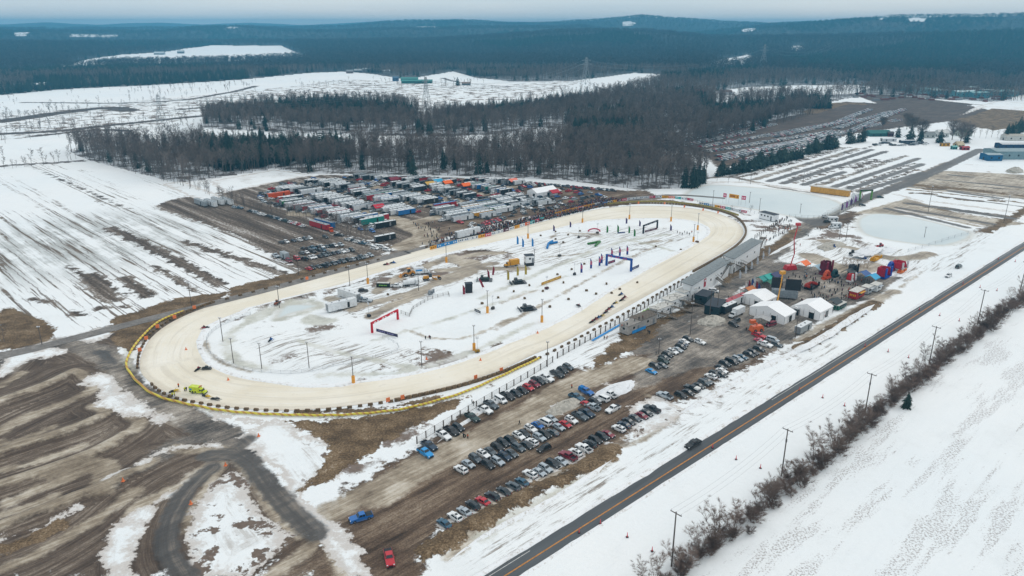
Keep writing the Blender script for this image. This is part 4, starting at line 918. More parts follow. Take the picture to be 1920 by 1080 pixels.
# roadside thicket on the right
sap = [tree_proto('p', bare_mesh(700+i, 8.6, 1.8, .2, 300, .032, .05, bark=BIRCH if i % 2 else BARK, twig=SHRUB, stems=3+i % 3)) for i in range(6)]
bushm = [tree_proto('q', bare_mesh(800+i, 2.5, 1.6, .02, 230, .035, .03, bark=SHRUB, twig=SHRUB, stems=6)) for i in range(3)]
H0 = [(1225,1110),(1290,1050),(1390,985),(1440,935),(1500,890),(1570,838),(1640,775),(1690,735),(1760,680),(1840,618),(1900,575),(1960,530)]
for q in row_pts(H0, 2.9, .55):
    if random.random() < .12: continue
    s_ = random.uniform(.45, 1.05); q = q+np.array([0, random.uniform(-1.5, 1.5)])
    plant('sapling', random.choice(sap), (*q, Z(*q)), random.uniform(0, 6), (s_*1.1, s_*1.1, s_), '%s bare sapling in the thicket %s' % ('tall' if s_ > .75 else 'short', pzone(q)), 'sapling', '%s saplings %s' % ('tall' if s_ > .75 else 'short', pzone(q)))
for q in row_pts(H0, 1.5, .9):
    s_ = random.uniform(.5, 1.1); q = q+np.array([random.uniform(0, 1), -.8])
    plant('leafless_bush', random.choice(bushm), (*q, Z(*q)), random.uniform(0, 6), (s_*1.2, s_*1.2, s_), 'low leafless thicket bush '+pzone(q), 'bush', 'low bushes '+pzone(q))
# ================================================================ vehicles
GLASS = M('car_glass', (.012,.02,.026), .12, wear=.1, coat=.3); TYRE = M('tyre_rubber', (.018,.018,.02), .85); RIM = M('wheel_rim', (.30,.31,.33), .35, .6)
LAMP = M('headlamp_glass', (.75,.77,.78), .15, coat=.5); TAIL = M('tail_lamp', (.35,.015,.015), .3, coat=.4); TRIM = M('black_trim', (.022,.024,.027), .6); STEEL = M('galvanised_steel', (.34,.36,.38), .45, .6)
PAINTS = {'white': '#e6e9ea', 'silver': '#a7b2ba', 'grey': '#4e5a62', 'charcoal': '#1e2b33', 'black': '#10181d', 'navy': '#15334a', 'blue': '#1166b0', 'bright blue': '#0c8fd0', 'red': '#b81a2c', 'maroon': '#7c1730', 'pink': '#cf5a72', 'dark green': '#173a3a', 'steel blue': '#27566e', 'orange': '#e0591c', 'yellow': '#d8d61e', 'beige':'#b0a58f'}
def paint(c):
    nm = 'paint_'+c.replace(' ', '_')
    if nm in MATS: return MATS[nm]
    cc = col_lin(PAINTS[c]); k = NG(nm); oc = k.new('ShaderNodeTexCoord').outputs['Object']; s = k.new('ShaderNodeSeparateXYZ'); k.l.new(oc, s.inputs[0])
    n = k.noise(2.5, 4, .7, vec=oc); low = k.math('ADD', k.math('MULTIPLY', k.sstep(s.outputs[2], .95, .35), .55), k.math('MULTIPLY', k.sstep(n, .5, .75), .22))
    k.l.new(k.mix(k.math('MULTIPLY', low, .55), cc, (.30,.275,.245)), k.b.inputs['Base Color']); k.b.inputs['Roughness'].default_value = .32; k.b.inputs['Coat Weight'].default_value = .2; k.b.inputs['Coat Roughness'].default_value = .08; k.b.inputs['Specular IOR Level'].default_value = .5
    MATS[nm] = k.m; return k.m
def wheel(x, y, r, w_):
    b = MB(); s = 1 if y > 0 else -1; b.tube((x, y-w_/2*s, r), (x, y+w_/2*s, r), r, TYRE, n=14); b.tube((x, y+w_/2*s, r), (x, y+(w_/2+.02)*s, r), r*.6, RIM, n=10); return b
def glasshouse(b, x0, x1, x2, x3, zb, zt, wb, wt, m, d=.012):   # four dark panes laid just proud of a tapering cabin; x0,x3 base front/rear; x1,x2 roof
    hb, ht = wb/2, wt/2
    def lerp(a_, b_, t): return a_+(b_-a_)*t
    f0, f1 = .12, .90
    # windscreen and rear window
    for xa, xb, sg in ((x0, x1, 1), (x3, x2, -1)):
        A_ = (lerp(xa, xb, f0), lerp(hb, ht, f0)-.1, lerp(zb, zt, f0)); B_ = (lerp(xa, xb, f1), lerp(hb, ht, f1)-.1, lerp(zb, zt, f1)); dx = d*sg; dz = d
        q = [(A_[0]+dx, -A_[1], A_[2]+dz), (A_[0]+dx, A_[1], A_[2]+dz), (B_[0]+dx, B_[1], B_[2]+dz), (B_[0]+dx, -B_[1], B_[2]+dz)]
        b.add(q, [(0, 1, 2, 3) if sg > 0 else (3, 2, 1, 0)], m)
    for sg in (1, -1):
        ya = (lerp(hb, ht, .15)+d)*sg; yb = (lerp(hb, ht, .86)+d)*sg; za = lerp(zb, zt, .15); zb_ = lerp(zb, zt, .86)
        xs = [lerp(x0, x1, .15)-.22, lerp(x0, x1, .86)-.16, lerp(x3, x2, .86)+.16, lerp(x3, x2, .15)+.22]
        xm = (xs[1]+xs[2])/2-.05
        for (p0, p1, p2, p3) in ((xs[0], xs[1], xm+.05, xm+.05), (xm-.05, xm-.05, xs[2], xs[3])):
            q = [(p0, ya, za), (p1, yb, zb_), (p2, yb, zb_), (p3, ya, za)]
            b.add(q, [(0, 1, 2, 3) if sg > 0 else (3, 2, 1, 0)], m)
SPEC = {  # L, W, hood z, roof z, cabin base front/rear, roof front/rear
 'sedan': dict(L=4.7, W=1.82, hz=.92, rz=1.44, c=(1.05, .25, -1.0, -1.75), r=.33), 'suv': dict(L=4.75, W=1.9, hz=1.05, rz=1.70, c=(1.0, .35, -1.85, -2.2), r=.37),
 'van': dict(L=5.2, W=1.98, hz=1.12, rz=1.95, c=(1.75, .95, -2.35, -2.56), r=.36), 'pickup': dict(L=6.1, W=2.08, hz=1.18, rz=1.92, c=(1.05, .45, -1.0, -1.2), r=.41)}
NAMES = {'sedan': 'parked_car', 'suv': 'parked_suv', 'van': 'passenger_van', 'pickup': 'pickup_truck'}; CATS = {'sedan': 'car', 'suv': 'car', 'van': 'van', 'pickup': 'pickup truck'}
PROTO = {}
def car_proto(kind, colr, cargo=None):
    key = (kind, colr, cargo)
    if key in PROTO: return PROTO[key]
    s = SPEC[kind]; Lh, Wd, hz_, rz_, r = s['L']/2, s['W'], s['hz'], s['rz'], s['r']; x0, x1, x2, x3 = s['c']; m = paint(colr); parts = []
    b = MB(); wx = Lh*.62; rr = r*1.12
    def arch(cx): return [(cx+rr*math.cos(t), r*.9+rr*math.sin(t)*.95) for t in np.linspace(PI, 0, 7)]
    bot = .24
    prof = [(-Lh, .42), (-Lh+.06, hz_-.12), (-Lh+.2, hz_)]+([(x3, hz_+.04)] if kind != 'pickup' else [])
    prof += [(x0, hz_+.03), (Lh-.55, hz_-.08), (Lh-.1, hz_-.24), (Lh, .55), (Lh-.06, bot)]
    low = [(wx+rr, bot)]+arch(wx)[::-1]+[(wx-rr, bot), (-wx+rr, bot)]+arch(-wx)[::-1]+[(-wx-rr, bot), (-Lh+.1, bot+.05)]
    # body sides between the arches
    if kind == 'pickup':
        bx0, bx1 = -Lh+.12, x3-.08; fl = .78
        front = [(x3, bot)]+[(x3, hz_)]+[p for p in prof if p[0] > x3+.05]+[(wx+rr, bot)]+arch(wx)[::-1]+[(wx-rr, bot)]
        b.prism(front[::-1], -Wd/2, Wd/2, m)
        bedside = [(-Lh, .45), (-Lh+.04, hz_), (x3, hz_), (x3, bot), (-wx+rr, bot)]+arch(-wx)[::-1]+[(-wx-rr, .4)]
        for sg in (-1, 1): b.prism(bedside[::-1], sg*Wd/2-(.1 if sg > 0 else 0), sg*Wd/2+(.1 if sg < 0 else 0), m)
        b.box(((bx0+bx1)/2, 0, fl), (bx1-bx0+.1, Wd-.2, .06), TRIM); b.box((-Lh+.06, 0, (hz_+.5)/2), (.09, Wd-.21, hz_-.5), m)
    else: b.prism((prof+low)[::-1], -Wd/2, Wd/2, m)
    wb, wt = Wd*.93, Wd*.76
    cab = [(x0, -wb/2, hz_), (x0, wb/2, hz_), (x3, wb/2, hz_), (x3, -wb/2, hz_), (x1, -wt/2, rz_), (x1, wt/2, rz_), (x2, wt/2, rz_), (x2, -wt/2, rz_)]
    b.add(cab, [(4,5,6,7),(0,1,5,4),(1,2,6,5),(2,3,7,6),(3,0,4,7)], m)
    for sg in (-1, 1): b.box((x1+.25, sg*(Wd/2+.09), hz_+.12), (.16, .18, .13), m if colr != 'silver' else TRIM)
    body = b.mesh('body', bevel=.055); parts.append(('body', body))
    gbm = MB(); glasshouse(gbm, x0, x1, x2, x3, hz_, rz_, wb, wt, GLASS, .02)
    if kind in ('suv', 'sedan') and (len(PROTO) % 2 == 0): gbm.box(((x1+x2)/2+.25, 0, rz_+.004), (.8, .75, .02), GLASS)
    parts.append(('windows', gbm.mesh('windows')))
    for sx in (1, -1):
        for sy in (1, -1): parts.append(('wheel', wheel(sx*wx, sy*(Wd/2-.11), r, .24).mesh('wheel', smooth_=True)))
    for sy in (1, -1):
        parts.append(('headlight', MB().box((Lh-.1, sy*(Wd/2-.26), hz_-.27), (.22, .38, .15), LAMP, top=(.6, .9)).mesh('headlight')))
        parts.append(('tail_light', MB().box((-Lh+.05, sy*(Wd/2-.14), hz_-.22), (.12, .22, .26), TAIL).mesh('tail_light')))
    gr = MB().box((Lh-.03, 0, .62), (.1, Wd*.5, .26), TRIM); gr.box((Lh+.03, 0, .36), (.08, Wd*.92, .16), TRIM); gr.box((-Lh-.02, 0, .40), (.1, Wd*.92, .18), TRIM); gr.box((-Lh-.055, 0, .62), (.02, .5, .13), M('number_plate', (.6,.62,.6), .5))
    parts.append(('bumpers', gr.mesh('bumpers')))
    if kind == 'pickup':
        cv = {'cover': ((.03,.035,.04), .06), None: ((.03,.035,.04), 0), 'cap': (col_lin(PAINTS[colr]), .55), 'white cap': ((.75,.76,.74), .55), 'load': (col_lin('#1173b8'), .7)}[cargo]
        if cv[1]:
            mm = M('bed_cover_'+(cargo or 'x').replace(' ', '_')+(colr if cargo == 'cap' else '').replace(' ', '_'), cv[0], .6)
            parts.append(('bed_cover', MB().box(((bx0+bx1)/2, 0, hz_+.03+cv[1]/2), (bx1-bx0+.04, Wd-.08, cv[1]), mm, top=(.96, .9)).mesh('bed_cover', bevel=.03)))
    if kind == 'suv': 
        rl = MB(); 
        for sg in (-1, 1): rl.box(((x1+x2)/2, sg*wt*.43, rz_+.05), (1.9, .05, .05), TRIM)
        parts.append(('roof_rails', rl.mesh('roof_rails')))
    PROTO[key] = parts; return parts
def place(name, parts, loc, rz, label, cat, group=None, s=1):
    o = thing(name, label, cat, loc, rz, group)
    o.scale = tuple(v*SV for v in s) if isinstance(s, tuple) else (s*SV,)*3
    for nm, ms in parts: link(bpy.data.objects.new(nm, ms), o)
    return o
ORD = ['first','second','third','fourth','fifth','sixth','seventh','eighth','ninth','tenth','eleventh','twelfth','thirteenth','fourteenth','fifteenth','sixteenth','seventeenth','eighteenth','nineteenth','twentieth','twenty-first','twenty-second','twenty-third','twenty-fourth','twenty-fifth','twenty-sixth','twenty-seventh','twenty-eighth','twenty-ninth','thirtieth']
KW = {'sedan': 'sedan', 'suv': 'SUV', 'van': 'van', 'pickup': 'pickup'}
DRN = HW_A-PI/2       # nose towards the highway
def car(px, py, kind, colr, ang, label, group=None, cargo=None, jit=.05):
    q = G(px, py); q = (q[0], q[1], Z(*q)); return place(NAMES[kind], car_proto(kind, colr, cargo), q, ang+random.uniform(-jit, jit), label, CATS[kind], group)
def row(lst, where, group, ang=DRN):
    for i, t in enumerate(lst):
        px, py, k, c = t[:4]; up = len(t) > 4 and t[4] == 'u'; cg = t[5] if len(t) > 5 else None
        if k == 'pickup' and cg is None and (i % 2 == 0): cg = 'cover'
        car(px, py+4, k, c, ang+(PI if up else 0), '%s %s, %s in %s' % (c, KW[k], ORD[i], where), group, cg)
K = {'S': 'sedan', 'V': 'suv', 'P': 'pickup', 'M': 'van'}
CC = {'w': 'white', 's': 'silver', 'g': 'grey', 'k': 'charcoal', 'x': 'black', 'b': 'blue', 'B': 'bright blue', 'n': 'navy', 'r': 'red', 'm': 'maroon', 't': 'steel blue', 'e': 'dark green', 'p': 'pink', 'o': 'orange'}
def conv(ox, oy, k_, pts): return [(ox+p[0]/k_, oy+p[1]/k_, K[p[2][0]], CC[p[2][1]], p[2][2] if len(p[2]) > 2 else '', *p[3:]) for p in pts]
rowA = conv(760,780,8,[(300,545,'PB'),(360,440,'Pn'),(575,285,'Pw'),(690,220,'Px'),(790,165,'Vk')])+conv(840,660,8,[(365,975,'Pe'),(555,860,'Pw'),(645,785,'Pg'),(790,710,'Mw'),(890,655,'Px'),(1020,615,'Vk'),(1115,570,'Vx'),(1205,525,'Vr'),(1295,475,'Vm',None),(1355,420,'Pk'),(1480,385,'Pw'),(1635,320,'Pk'),(1715,265,'Vk'),(1800,215,'Vg')])
rowA = [tuple(x for x in t if x is not None) for t in rowA]
row(rowA, 'the row along the fence', 'vehicles parked nose out along the fence')
rowB = conv(760,780,8,[(835,795,'Vwu'),(945,710,'Ss'),(1050,630,'Vg'),(1170,570,'Vw'),(1275,520,'Sg'),(1380,460,'Vx'),(1465,395,'Vk'),(1575,360,'Vk'),(1700,295,'Vw'),(1780,250,'Sk')])+conv(940,760,8,[(440,345,'Vw'),(545,290,'Sb'),(650,245,'Mwu'),(750,190,'Ss')])
row(rowB, 'the upper middle row', 'cars in the upper middle row of the muddy lot')
rowB2 = conv(760,780,8,[(1240,720,'Vk'),(1385,675,'Vs'),(1490,600,'Vn'),(1595,550,'Sg'),(1695,470,'Vg')])+conv(940,760,8,[(380,590,'Sk'),(460,545,'Vwu'),(570,475,'Vs'),(650,430,'Vx'),(770,395,'Sgu'),(860,315,'Ss'),(960,275,'Sr'),(1050,215,'Vw'),(1180,155,'Pg'),(1280,110,'Pn')])
row(rowB2, 'the lower middle row', 'cars in the lower middle row of the muddy lot')
rowC = conv(800,880,9,[(300,915,'Stu'),(480,805,'Vwu'),(635,705,'Ssu'),(780,605,'Vku'),(945,530,'Sru'),(1110,455,'Vku'),(1300,365,'Sku'),(1465,285,'Vgu'),(1610,205,'Stu')])+conv(940,760,8,[(430,1025,'Vwu'),(570,995,'Ss'),(660,940,'Vs'),(770,870,'Vk'),(900,830,'Ss'),(1000,755,'Pmu'),(1110,700,'Vwu'),(1240,640,'Pwu'),(1330,570,'Vku'),(1405,515,'Vx'),(1510,460,'Vk'),(1600,425,'Sm')])
row(rowC[:11], 'the row beside the grass verge', 'cars in the row beside the grass verge'); 
rowC2 = rowC[11:]
row(rowC2, 'the far part of the verge row', 'cars in the row beside the grass verge')
rowD = conv(1040,700,8,[(960,820,'Vwu'),(1040,760,'Snu'),(1110,710,'Sk'),(1205,660,'Sg'),(1305,625,'Sm'),(1375,585,'Sk'),(1460,525,'Pku')])
row(rowD, 'the snowy block beyond the verge row', 'cars in the snowy block near the highway')
rowE = conv(1220,650,8,[(210,725,'Psu'),(450,720,'Vx'),(560,675,'Sk'),(620,615,'Pku','white cap'),(720,575,'Sk'),(800,530,'Vg'),(850,505,'Sg'),(900,435,'Vwu'),(960,400,'Vk'),(1055,405,'Sk'),(1065,350,'Sw'),(1050,300,'Sk'),(1110,245,'Vk'),(1210,215,'Mx'),(1300,175,'Vs'),(1370,145,'St'),(1470,105,'Vk')])+conv(1300,580,8,[(890,635,'Vk'),(980,585,'Vk'),(1075,515,'Pw'),(1190,450,'Ms'),(1250,520,'Vg'),(990,455,'Sp')])
row([t for t in rowE], 'the upper row beside the snow bank', 'vehicles in the row beside the highway snow bank')
rowF = conv(1180,600,8,[(330,760,'SB'),(380,680,'Vk'),(490,670,'Sg'),(510,605,'Ve'),(520,550,'Sk'),(570,510,'Vk'),(650,465,'Vw'),(725,435,'Ss'),(770,390,'Vk'),(800,350,'Sn'),(820,310,'Sw'),(880,275,'Vk')])
row(rowF, 'the double row in the middle of the grey lot', 'cars in the middle of the grey lot')
car(1312.5, 644, 'suv', 'white', DRN, 'lone white SUV beyond the end of the middle row in the grey lot')
for px, py, k, c, a_, cg, lab in ((1081,748,'pickup','steel blue',DRN,None,'steel blue pickup at the corner of the cluster by the snow heap'), (1099,737,'pickup','blue',DRN,'load','bright blue pickup with a blue covered load beside the snow heap'), (1130,750,'van','white',DRN+PI,None,'white van with a red mark on its side near the snow heap'), (1143,742,'pickup','white',DRN+PI,None,'white pickup behind the white van with the red mark'), (1115,757,'suv','charcoal',DRN,None,'charcoal SUV between the white van and the red car'), (1100,761,'sedan','red',DRN,None,'red sedan half hidden behind a silver pickup'), (1111,766,'pickup','silver',DRN+PI,None,'silver pickup in front of the half hidden red sedan'),
  (1149,770,'pickup','white',HW_A+PI,'cover','white pickup driving alone down the muddy aisle'), (1020,844,'suv','black',HW_A+PI,None,'black vehicle with lit lamps driving in the aisle of the muddy lot'), (677,974,'pickup','blue',HW_A+PI-.25,'cover','blue pickup driving alone across the muddy entrance'), (730,1050,'pickup','red',-R(72),'cover','bright red pickup at the bottom edge of the picture'),
  (1299,836,'pickup','black',HW_A+PI,'cover','black pickup with a white bonnet driving on the highway'), (1778,519,'suv','white',HW_A+PI,None,'white SUV at the edge of the highway far to the right'), (1797,502,'van','dark green',HW_A,None,'dark green van on the highway shoulder far to the right'),
  (1445,611,'van','maroon',HW_A+PI-.2,None,'dark red van parked in front of the middle white tent'), (1423,632,'pickup','red',DRN,None,'bright red pickup below the orange machine at the lot corner'), (1338,548,'van','white',-R(20),None,'white cargo van parked below the covered stand'), (1380,604,'suv','charcoal',HW_A+PI,None,'dark SUV beside the grey snow heap'), (1375,611,'suv','black',-R(60),None,'black car in front of the grey snow heap')):
    car(px, py, k, c, a_, lab, None, cg)
pass
# --- left lot
LL = lambda pts: crop(360,320,5.333,pts)
def linrow(a_, b_, n, where, group, cols, ang, kinds=('sedan','suv','suv','pickup'), img=lambda p: LL(p)):
    A_, B_ = GA(img([a_, b_])); 
    for i in range(n):
        t = i/max(1, n-1); q = A_+(B_-A_)*t+rng.uniform(-.35, .35, 2); c = cols[i % len(cols)] if isinstance(cols, list) else cols; k = kinds[(i*7+n) % len(kinds)]
        place(NAMES[k], car_proto(k, c), (*q, Z(*q)), ang+random.uniform(-.06, .06)+(PI if i % 3 == 0 else 0), '%s %s, %s along %s' % (c, KW[k], ORD[i], where), CATS[k], group)
PERP_L = wdir(600, 440, -.25, 1)+PI/2
g1 = 'cars in the left lot beside the dirt road'
linrow((895,728),(1180,682), 6, 'the uppermost short row of the left lot', g1, ['charcoal','white','navy','white','grey','white'], DRN)
linrow((1120,790),(1480,752), 9, 'the second row of the left lot', g1, ['charcoal','grey','steel blue','charcoal','white','grey','charcoal','white','silver'], DRN)
linrow((1100,832),(1320,800), 5, 'the short third row of the left lot', g1, ['grey','white','charcoal','charcoal','steel blue'], DRN)
linrow((1130,892),(1595,800), 11, 'the fourth row of the left lot', g1, ['charcoal','white','white','charcoal','grey','charcoal','grey','navy','white','white','grey'], DRN)
linrow((1165,990),(1790,855), 14, 'the lowest row of the left lot, by the dirt road', g1, ['red','charcoal','grey','charcoal','charcoal','grey','navy','grey','charcoal','silver','charcoal','grey','white','silver'], DRN)
linrow((590,412),(1110,560), 19, 'the row below the brown trees', 'cars parked below the brown trees', ['charcoal','white','silver','grey','white','white','charcoal','grey','charcoal','silver','steel blue','white','dark green','dark green','white','pink','white','red','white'], DRN+.25)
linrow((1560,695),(1780,750), 8, 'the short row left of the white buses', g1, ['silver','white','charcoal','white','white','steel blue','steel blue','white'], DRN+.4)
for i, (x, y) in enumerate(((1830,785),(1865,770),(1905,775),(1950,800))): car(*LL([(x, y)])[0][:2], 'van', 'white', DRN+.3, 'white van, %s of the four beside the dirt road' % ORD[i], 'white vans beside the dirt road')
car(*LL([(970,912)])[0][:2], 'van', 'maroon', DRN, 'maroon van beside the small grey box trailer'); car(*LL([(1050,890)])[0][:2], 'van', 'red', DRN, 'red van next to the maroon one in the left lot')
car(*LL([(840,860)])[0][:2], 'pickup', 'silver', DRN, 'silver pickup left of the small grey box trailer')
car(*LL([(430,375)])[0][:2], 'suv', 'silver', DRN+.4, 'silver SUV beside the white trailers in the field corner'); car(*LL([(475,380)])[0][:2], 'pickup', 'steel blue', DRN+.4, 'steel blue pickup beside the white trailers in the field corner')
car(*LL([(1335,672)])[0][:2], 'suv', 'charcoal', DRN, 'charcoal SUV in front of the red and blue semi trailers'); car(*LL([(1470,655)])[0][:2], 'pickup', 'black', -.3, 'black pickup in front of the orange tractor cab')
for i, (x, y, c) in enumerate(((1548,408,'white'),(1551,417,'charcoal'),(1560,428,'white'),(1616,386,'charcoal'),(1650,371,'dark green'))): car(x, y, 'suv', c, -.2, '%s vehicle, %s by the entrance gate between the ponds' % (c, ORD[i]), 'vehicles by the entrance gate')
# ================================================================ trailers, trucks and cars of the paddock
TW = {'white': '#dfe3e5', 'pale grey': '#9aa3a8', 'black': '#12181c', 'charcoal': '#28323a', 'red': '#a81c2b', 'blue': '#1b6fb0', 'teal': '#17897f', 'orange': '#d9541f', 'yellow': '#d79a1c', 'green': '#1f7a3c'}
def tmat(c): return M('trailer_'+c.replace(' ', '_'), col_lin(TW[c]), .45, wear=.18, coat=.2)
TPROT = {}
def trailer_proto(c, Ln, roof='white', h=2.75):
    key = (c, Ln, roof, h)
    if key in TPROT: return TPROT[key]
    w_ = 2.5; parts = []; b = MB(); z0 = .55; b.box((0, 0, z0+h/2), (Ln, w_, h), tmat(c), top=(.995, .98)); parts.append(('box', b.mesh('box', bevel=.06)))
    r = MB(); r.box((0, 0, z0+h+.03), (Ln*.985, w_*.96, .05), tmat(roof)); 
    for i in range(int(Ln//3)): r.box((-Ln/2+2+i*3, .1*(i % 2), z0+h+.12), (.5, .5, .14), TRIM if i % 2 else STEEL)
    parts.append(('roof', r.mesh('roof')))
    d = MB(); d.box((-Ln/2-.02, 0, z0+h*.48), (.05, w_*.86, h*.86), STEEL); d.box((.2*Ln, -w_/2-.02, z0+h*.42), (.9, .05, h*.72), TRIM if c != 'black' else STEEL); parts.append(('doors', d.mesh('doors')))
    ch = MB(); ch.box((0, 0, .48), (Ln*.96, 1.6, .14), TRIM); ch.box((Ln/2+.5, 0, .5), (1.3, .12, .12), TRIM, top=(1, 1)); parts.append(('chassis', ch.mesh('chassis')))
    for sx in (-.16, -.09):
        for sy in (1, -1): parts.append(('wheel', wheel(sx*Ln, sy*1.13, .42, .28).mesh('wheel')))
    TPROT[key] = parts; return parts
def trailer(q, rz, c, Ln, roof, label, group=None, h=2.75): return place('box_trailer', trailer_proto(c, Ln, roof, h), (q[0], q[1], Z(*q)), rz, label, 'trailer', group, (1.22, 1.12, 1.12))
TEX = wdir(700, 390, -.16)        # long axis of the trailers
RDR = wdir(700, 390, .30)         # the way rows run
def cab_proto(c):
    key = ('cab', c)
    if key in TPROT: return TPROT[key]
    m = tmat(c); parts = []; b = MB(); b.box((-.5, 0, 2.0), (2.2, 2.3, 2.4), m, top=(.86, .92)); b.box((1.3, 0, 1.35), (1.7, 1.9, 1.2), m, top=(.85, .85)); parts.append(('cab', b.mesh('cab', bevel=.1)))
    g_ = MB(); g_.box((.56, 0, 2.55), (.1, 1.8, .7), GLASS, top=(.4, .95)); g_.box((-.1, 1.12, 2.5), (.8, .08, .6), GLASS); g_.box((-.1, -1.12, 2.5), (.8, .08, .6), GLASS); parts.append(('windows', g_.mesh('windows')))
    c_ = MB(); c_.box((-2.2, 0, .8), (4.2, 1.0, .25), TRIM); c_.tube((-1.8, 1.1, .5), (-.8, 1.1, .5), .3, STEEL); c_.box((2.2, 0, .6), (.2, 2.2, .4), STEEL); parts.append(('chassis', c_.mesh('chassis')))
    for x in (1.4, -2.6, -3.7):
        for sy in (1, -1): parts.append(('wheel', wheel(x, sy*1.05, .5, .32).mesh('wheel')))
    TPROT[key] = parts; return parts
def cabt(q, rz, c, label): return place('truck_cab', cab_proto(c), (q[0], q[1], Z(*q)), rz, label, 'truck')
ROWS = [ # start, end (crop 360,320 /5.333 and 700,320 /5.333), name, spacing, lengths, colours
 (LL([(1180,130),(1460,130)]), 'the far left block of the paddock', 4.2, 9, ['charcoal','black','white']),
 (LL([(930,190),(1180,232)]), 'the row at the left end of the paddock', 3.6, 13, ['white','white','charcoal','white','black']),
 (LL([(1280,262),(1720,385)]), 'the long second row from the left', 4.0, 13, ['white','white','black','white','charcoal','black','white','white']),
 (LL([(1330,140),(1620,185)]), 'the row behind the second row from the left', 4.4, 10, ['white','black','white','pale grey']),
 (LL([(1640,215),(2020,330)]), 'the row left of the central lane', 4.4, 11, ['black','red','white','white','blue','white','charcoal']),
 (LL([(960,330),(1350,430)]), 'the row behind the brown trees', 4.2, 13, ['white','red','pale grey','white','charcoal','white']),
 (LL([(1390,430),(1700,515)]), 'the lowest left row', 3.9, 12, ['white','pale grey','white','white','black','white']),
 (LL([(1640,70),(2250,120)]), 'the farthest row under the woods', 4.8, 9, ['white','charcoal','black','white','red','black']),
 (crop(700,320,5.333,[(120,230),(560,330)]), 'the row above the crowd lane', 4.0, 12, ['white','pale grey','white','charcoal','white','black']),
 (crop(700,320,5.333,[(20,360),(330,440)]), 'the block left of the red mural truck', 4.2, 13, ['white','white','black','white']),
 (crop(700,320,5.333,[(240,150),(480,200)]), 'the third row from the back', 4.4, 9, ['charcoal','white','black','white']),
 (crop(700,320,5.333,[(620,180),(960,275)]), 'the middle back row', 4.2, 9, ['white','black','charcoal','white','black']),
 (crop(700,320,5.333,[(500,150),(620,170)]), 'the pair under the yellow roof', 5, 9, ['white','charcoal']),
 (crop(700,320,5.333,[(960,160),(1330,230)]), 'the back row left of the big tent', 4.2, 9, ['white','charcoal','white','blue','black']),
 (crop(700,320,5.333,[(700,400),(900,500)]), 'the white block by the crowd lane', 3.6, 13, ['white','white','white']),
 (crop(700,320,5.333,[(920,370),(1130,470)]), 'the row with yellow and white boxes', 3.8, 12, ['white','yellow','white','blue','white']),
 (crop(700,320,5.333,[(1080,340),(1300,420)]), 'the row with teal and green boxes', 3.8, 11, ['teal','blue','green','white','white']),
 (crop(700,320,5.333,[(1220,300),(1420,370)]), 'the row behind the front crowd', 3.9, 10, ['white','charcoal','white','pale grey']),
 (crop(700,320,5.333,[(1380,270),(1560,335)]), 'the short row left of the big tent', 3.9, 9, ['white','charcoal','white']),
 (crop(700,320,5.333,[(1560,320),(1700,345)]), 'the last row before the crowd', 4.0, 9, ['white','white','black']),
 (crop(700,320,5.333,[(330,95),(760,135)]), 'the row under the woods left of centre', 5.2, 8, ['white','charcoal','red','pale grey','black']),
 (crop(700,320,5.333,[(1000,110),(1450,140)]), 'the row under the woods right of centre', 5.2, 8, ['white','charcoal','pale grey','black'])]
for pts, nm, spc, Ln, cols in ROWS:
    A_, B_ = GA(pts); n = max(2, int(np.linalg.norm(B_-A_)/(spc*.76))+1); off = random.randrange(5)
    for i in range(n):
        q = A_+(B_-A_)*i/(n-1)+rng.uniform(-.4, .4, 2)+np.array([math.cos(TEX), math.sin(TEX)])*rng.uniform(-1.5, 1.5)
        c = cols[(i+off) % len(cols)]; c = random.choice(['red','blue','charcoal','black','pale grey','teal','green','black','charcoal']) if random.random() < .22 else c; rf = random.choice(['white','white','white','pale grey','pale grey','charcoal']); l = Ln+(-2, 0, 0, 1)[i % 4]
        trailer(q, TEX+random.uniform(-.03, .03), c, l, rf, '%s trailer, %s in %s' % (c, ORD[min(i, 29)], nm), 'box trailers in '+nm)
        if random.random() < .75:      # its tow vehicle at the left or right end
            e = np.array([math.cos(TEX), math.sin(TEX)])*(l*.4+2.6)*(1 if random.random() < .5 else -1); k = random.choice(['pickup','pickup','suv','van']); cc = random.choice(['white','charcoal','black','silver','grey','red','navy'])
            p = q+e; place(NAMES[k], car_proto(k, cc), (*p, Z(*p)), TEX+random.choice((0, PI)), '%s %s by the %s trailer in %s' % (cc, KW[k], ORD[min(i, 29)], nm), CATS[k], 'tow vehicles among the trailers')
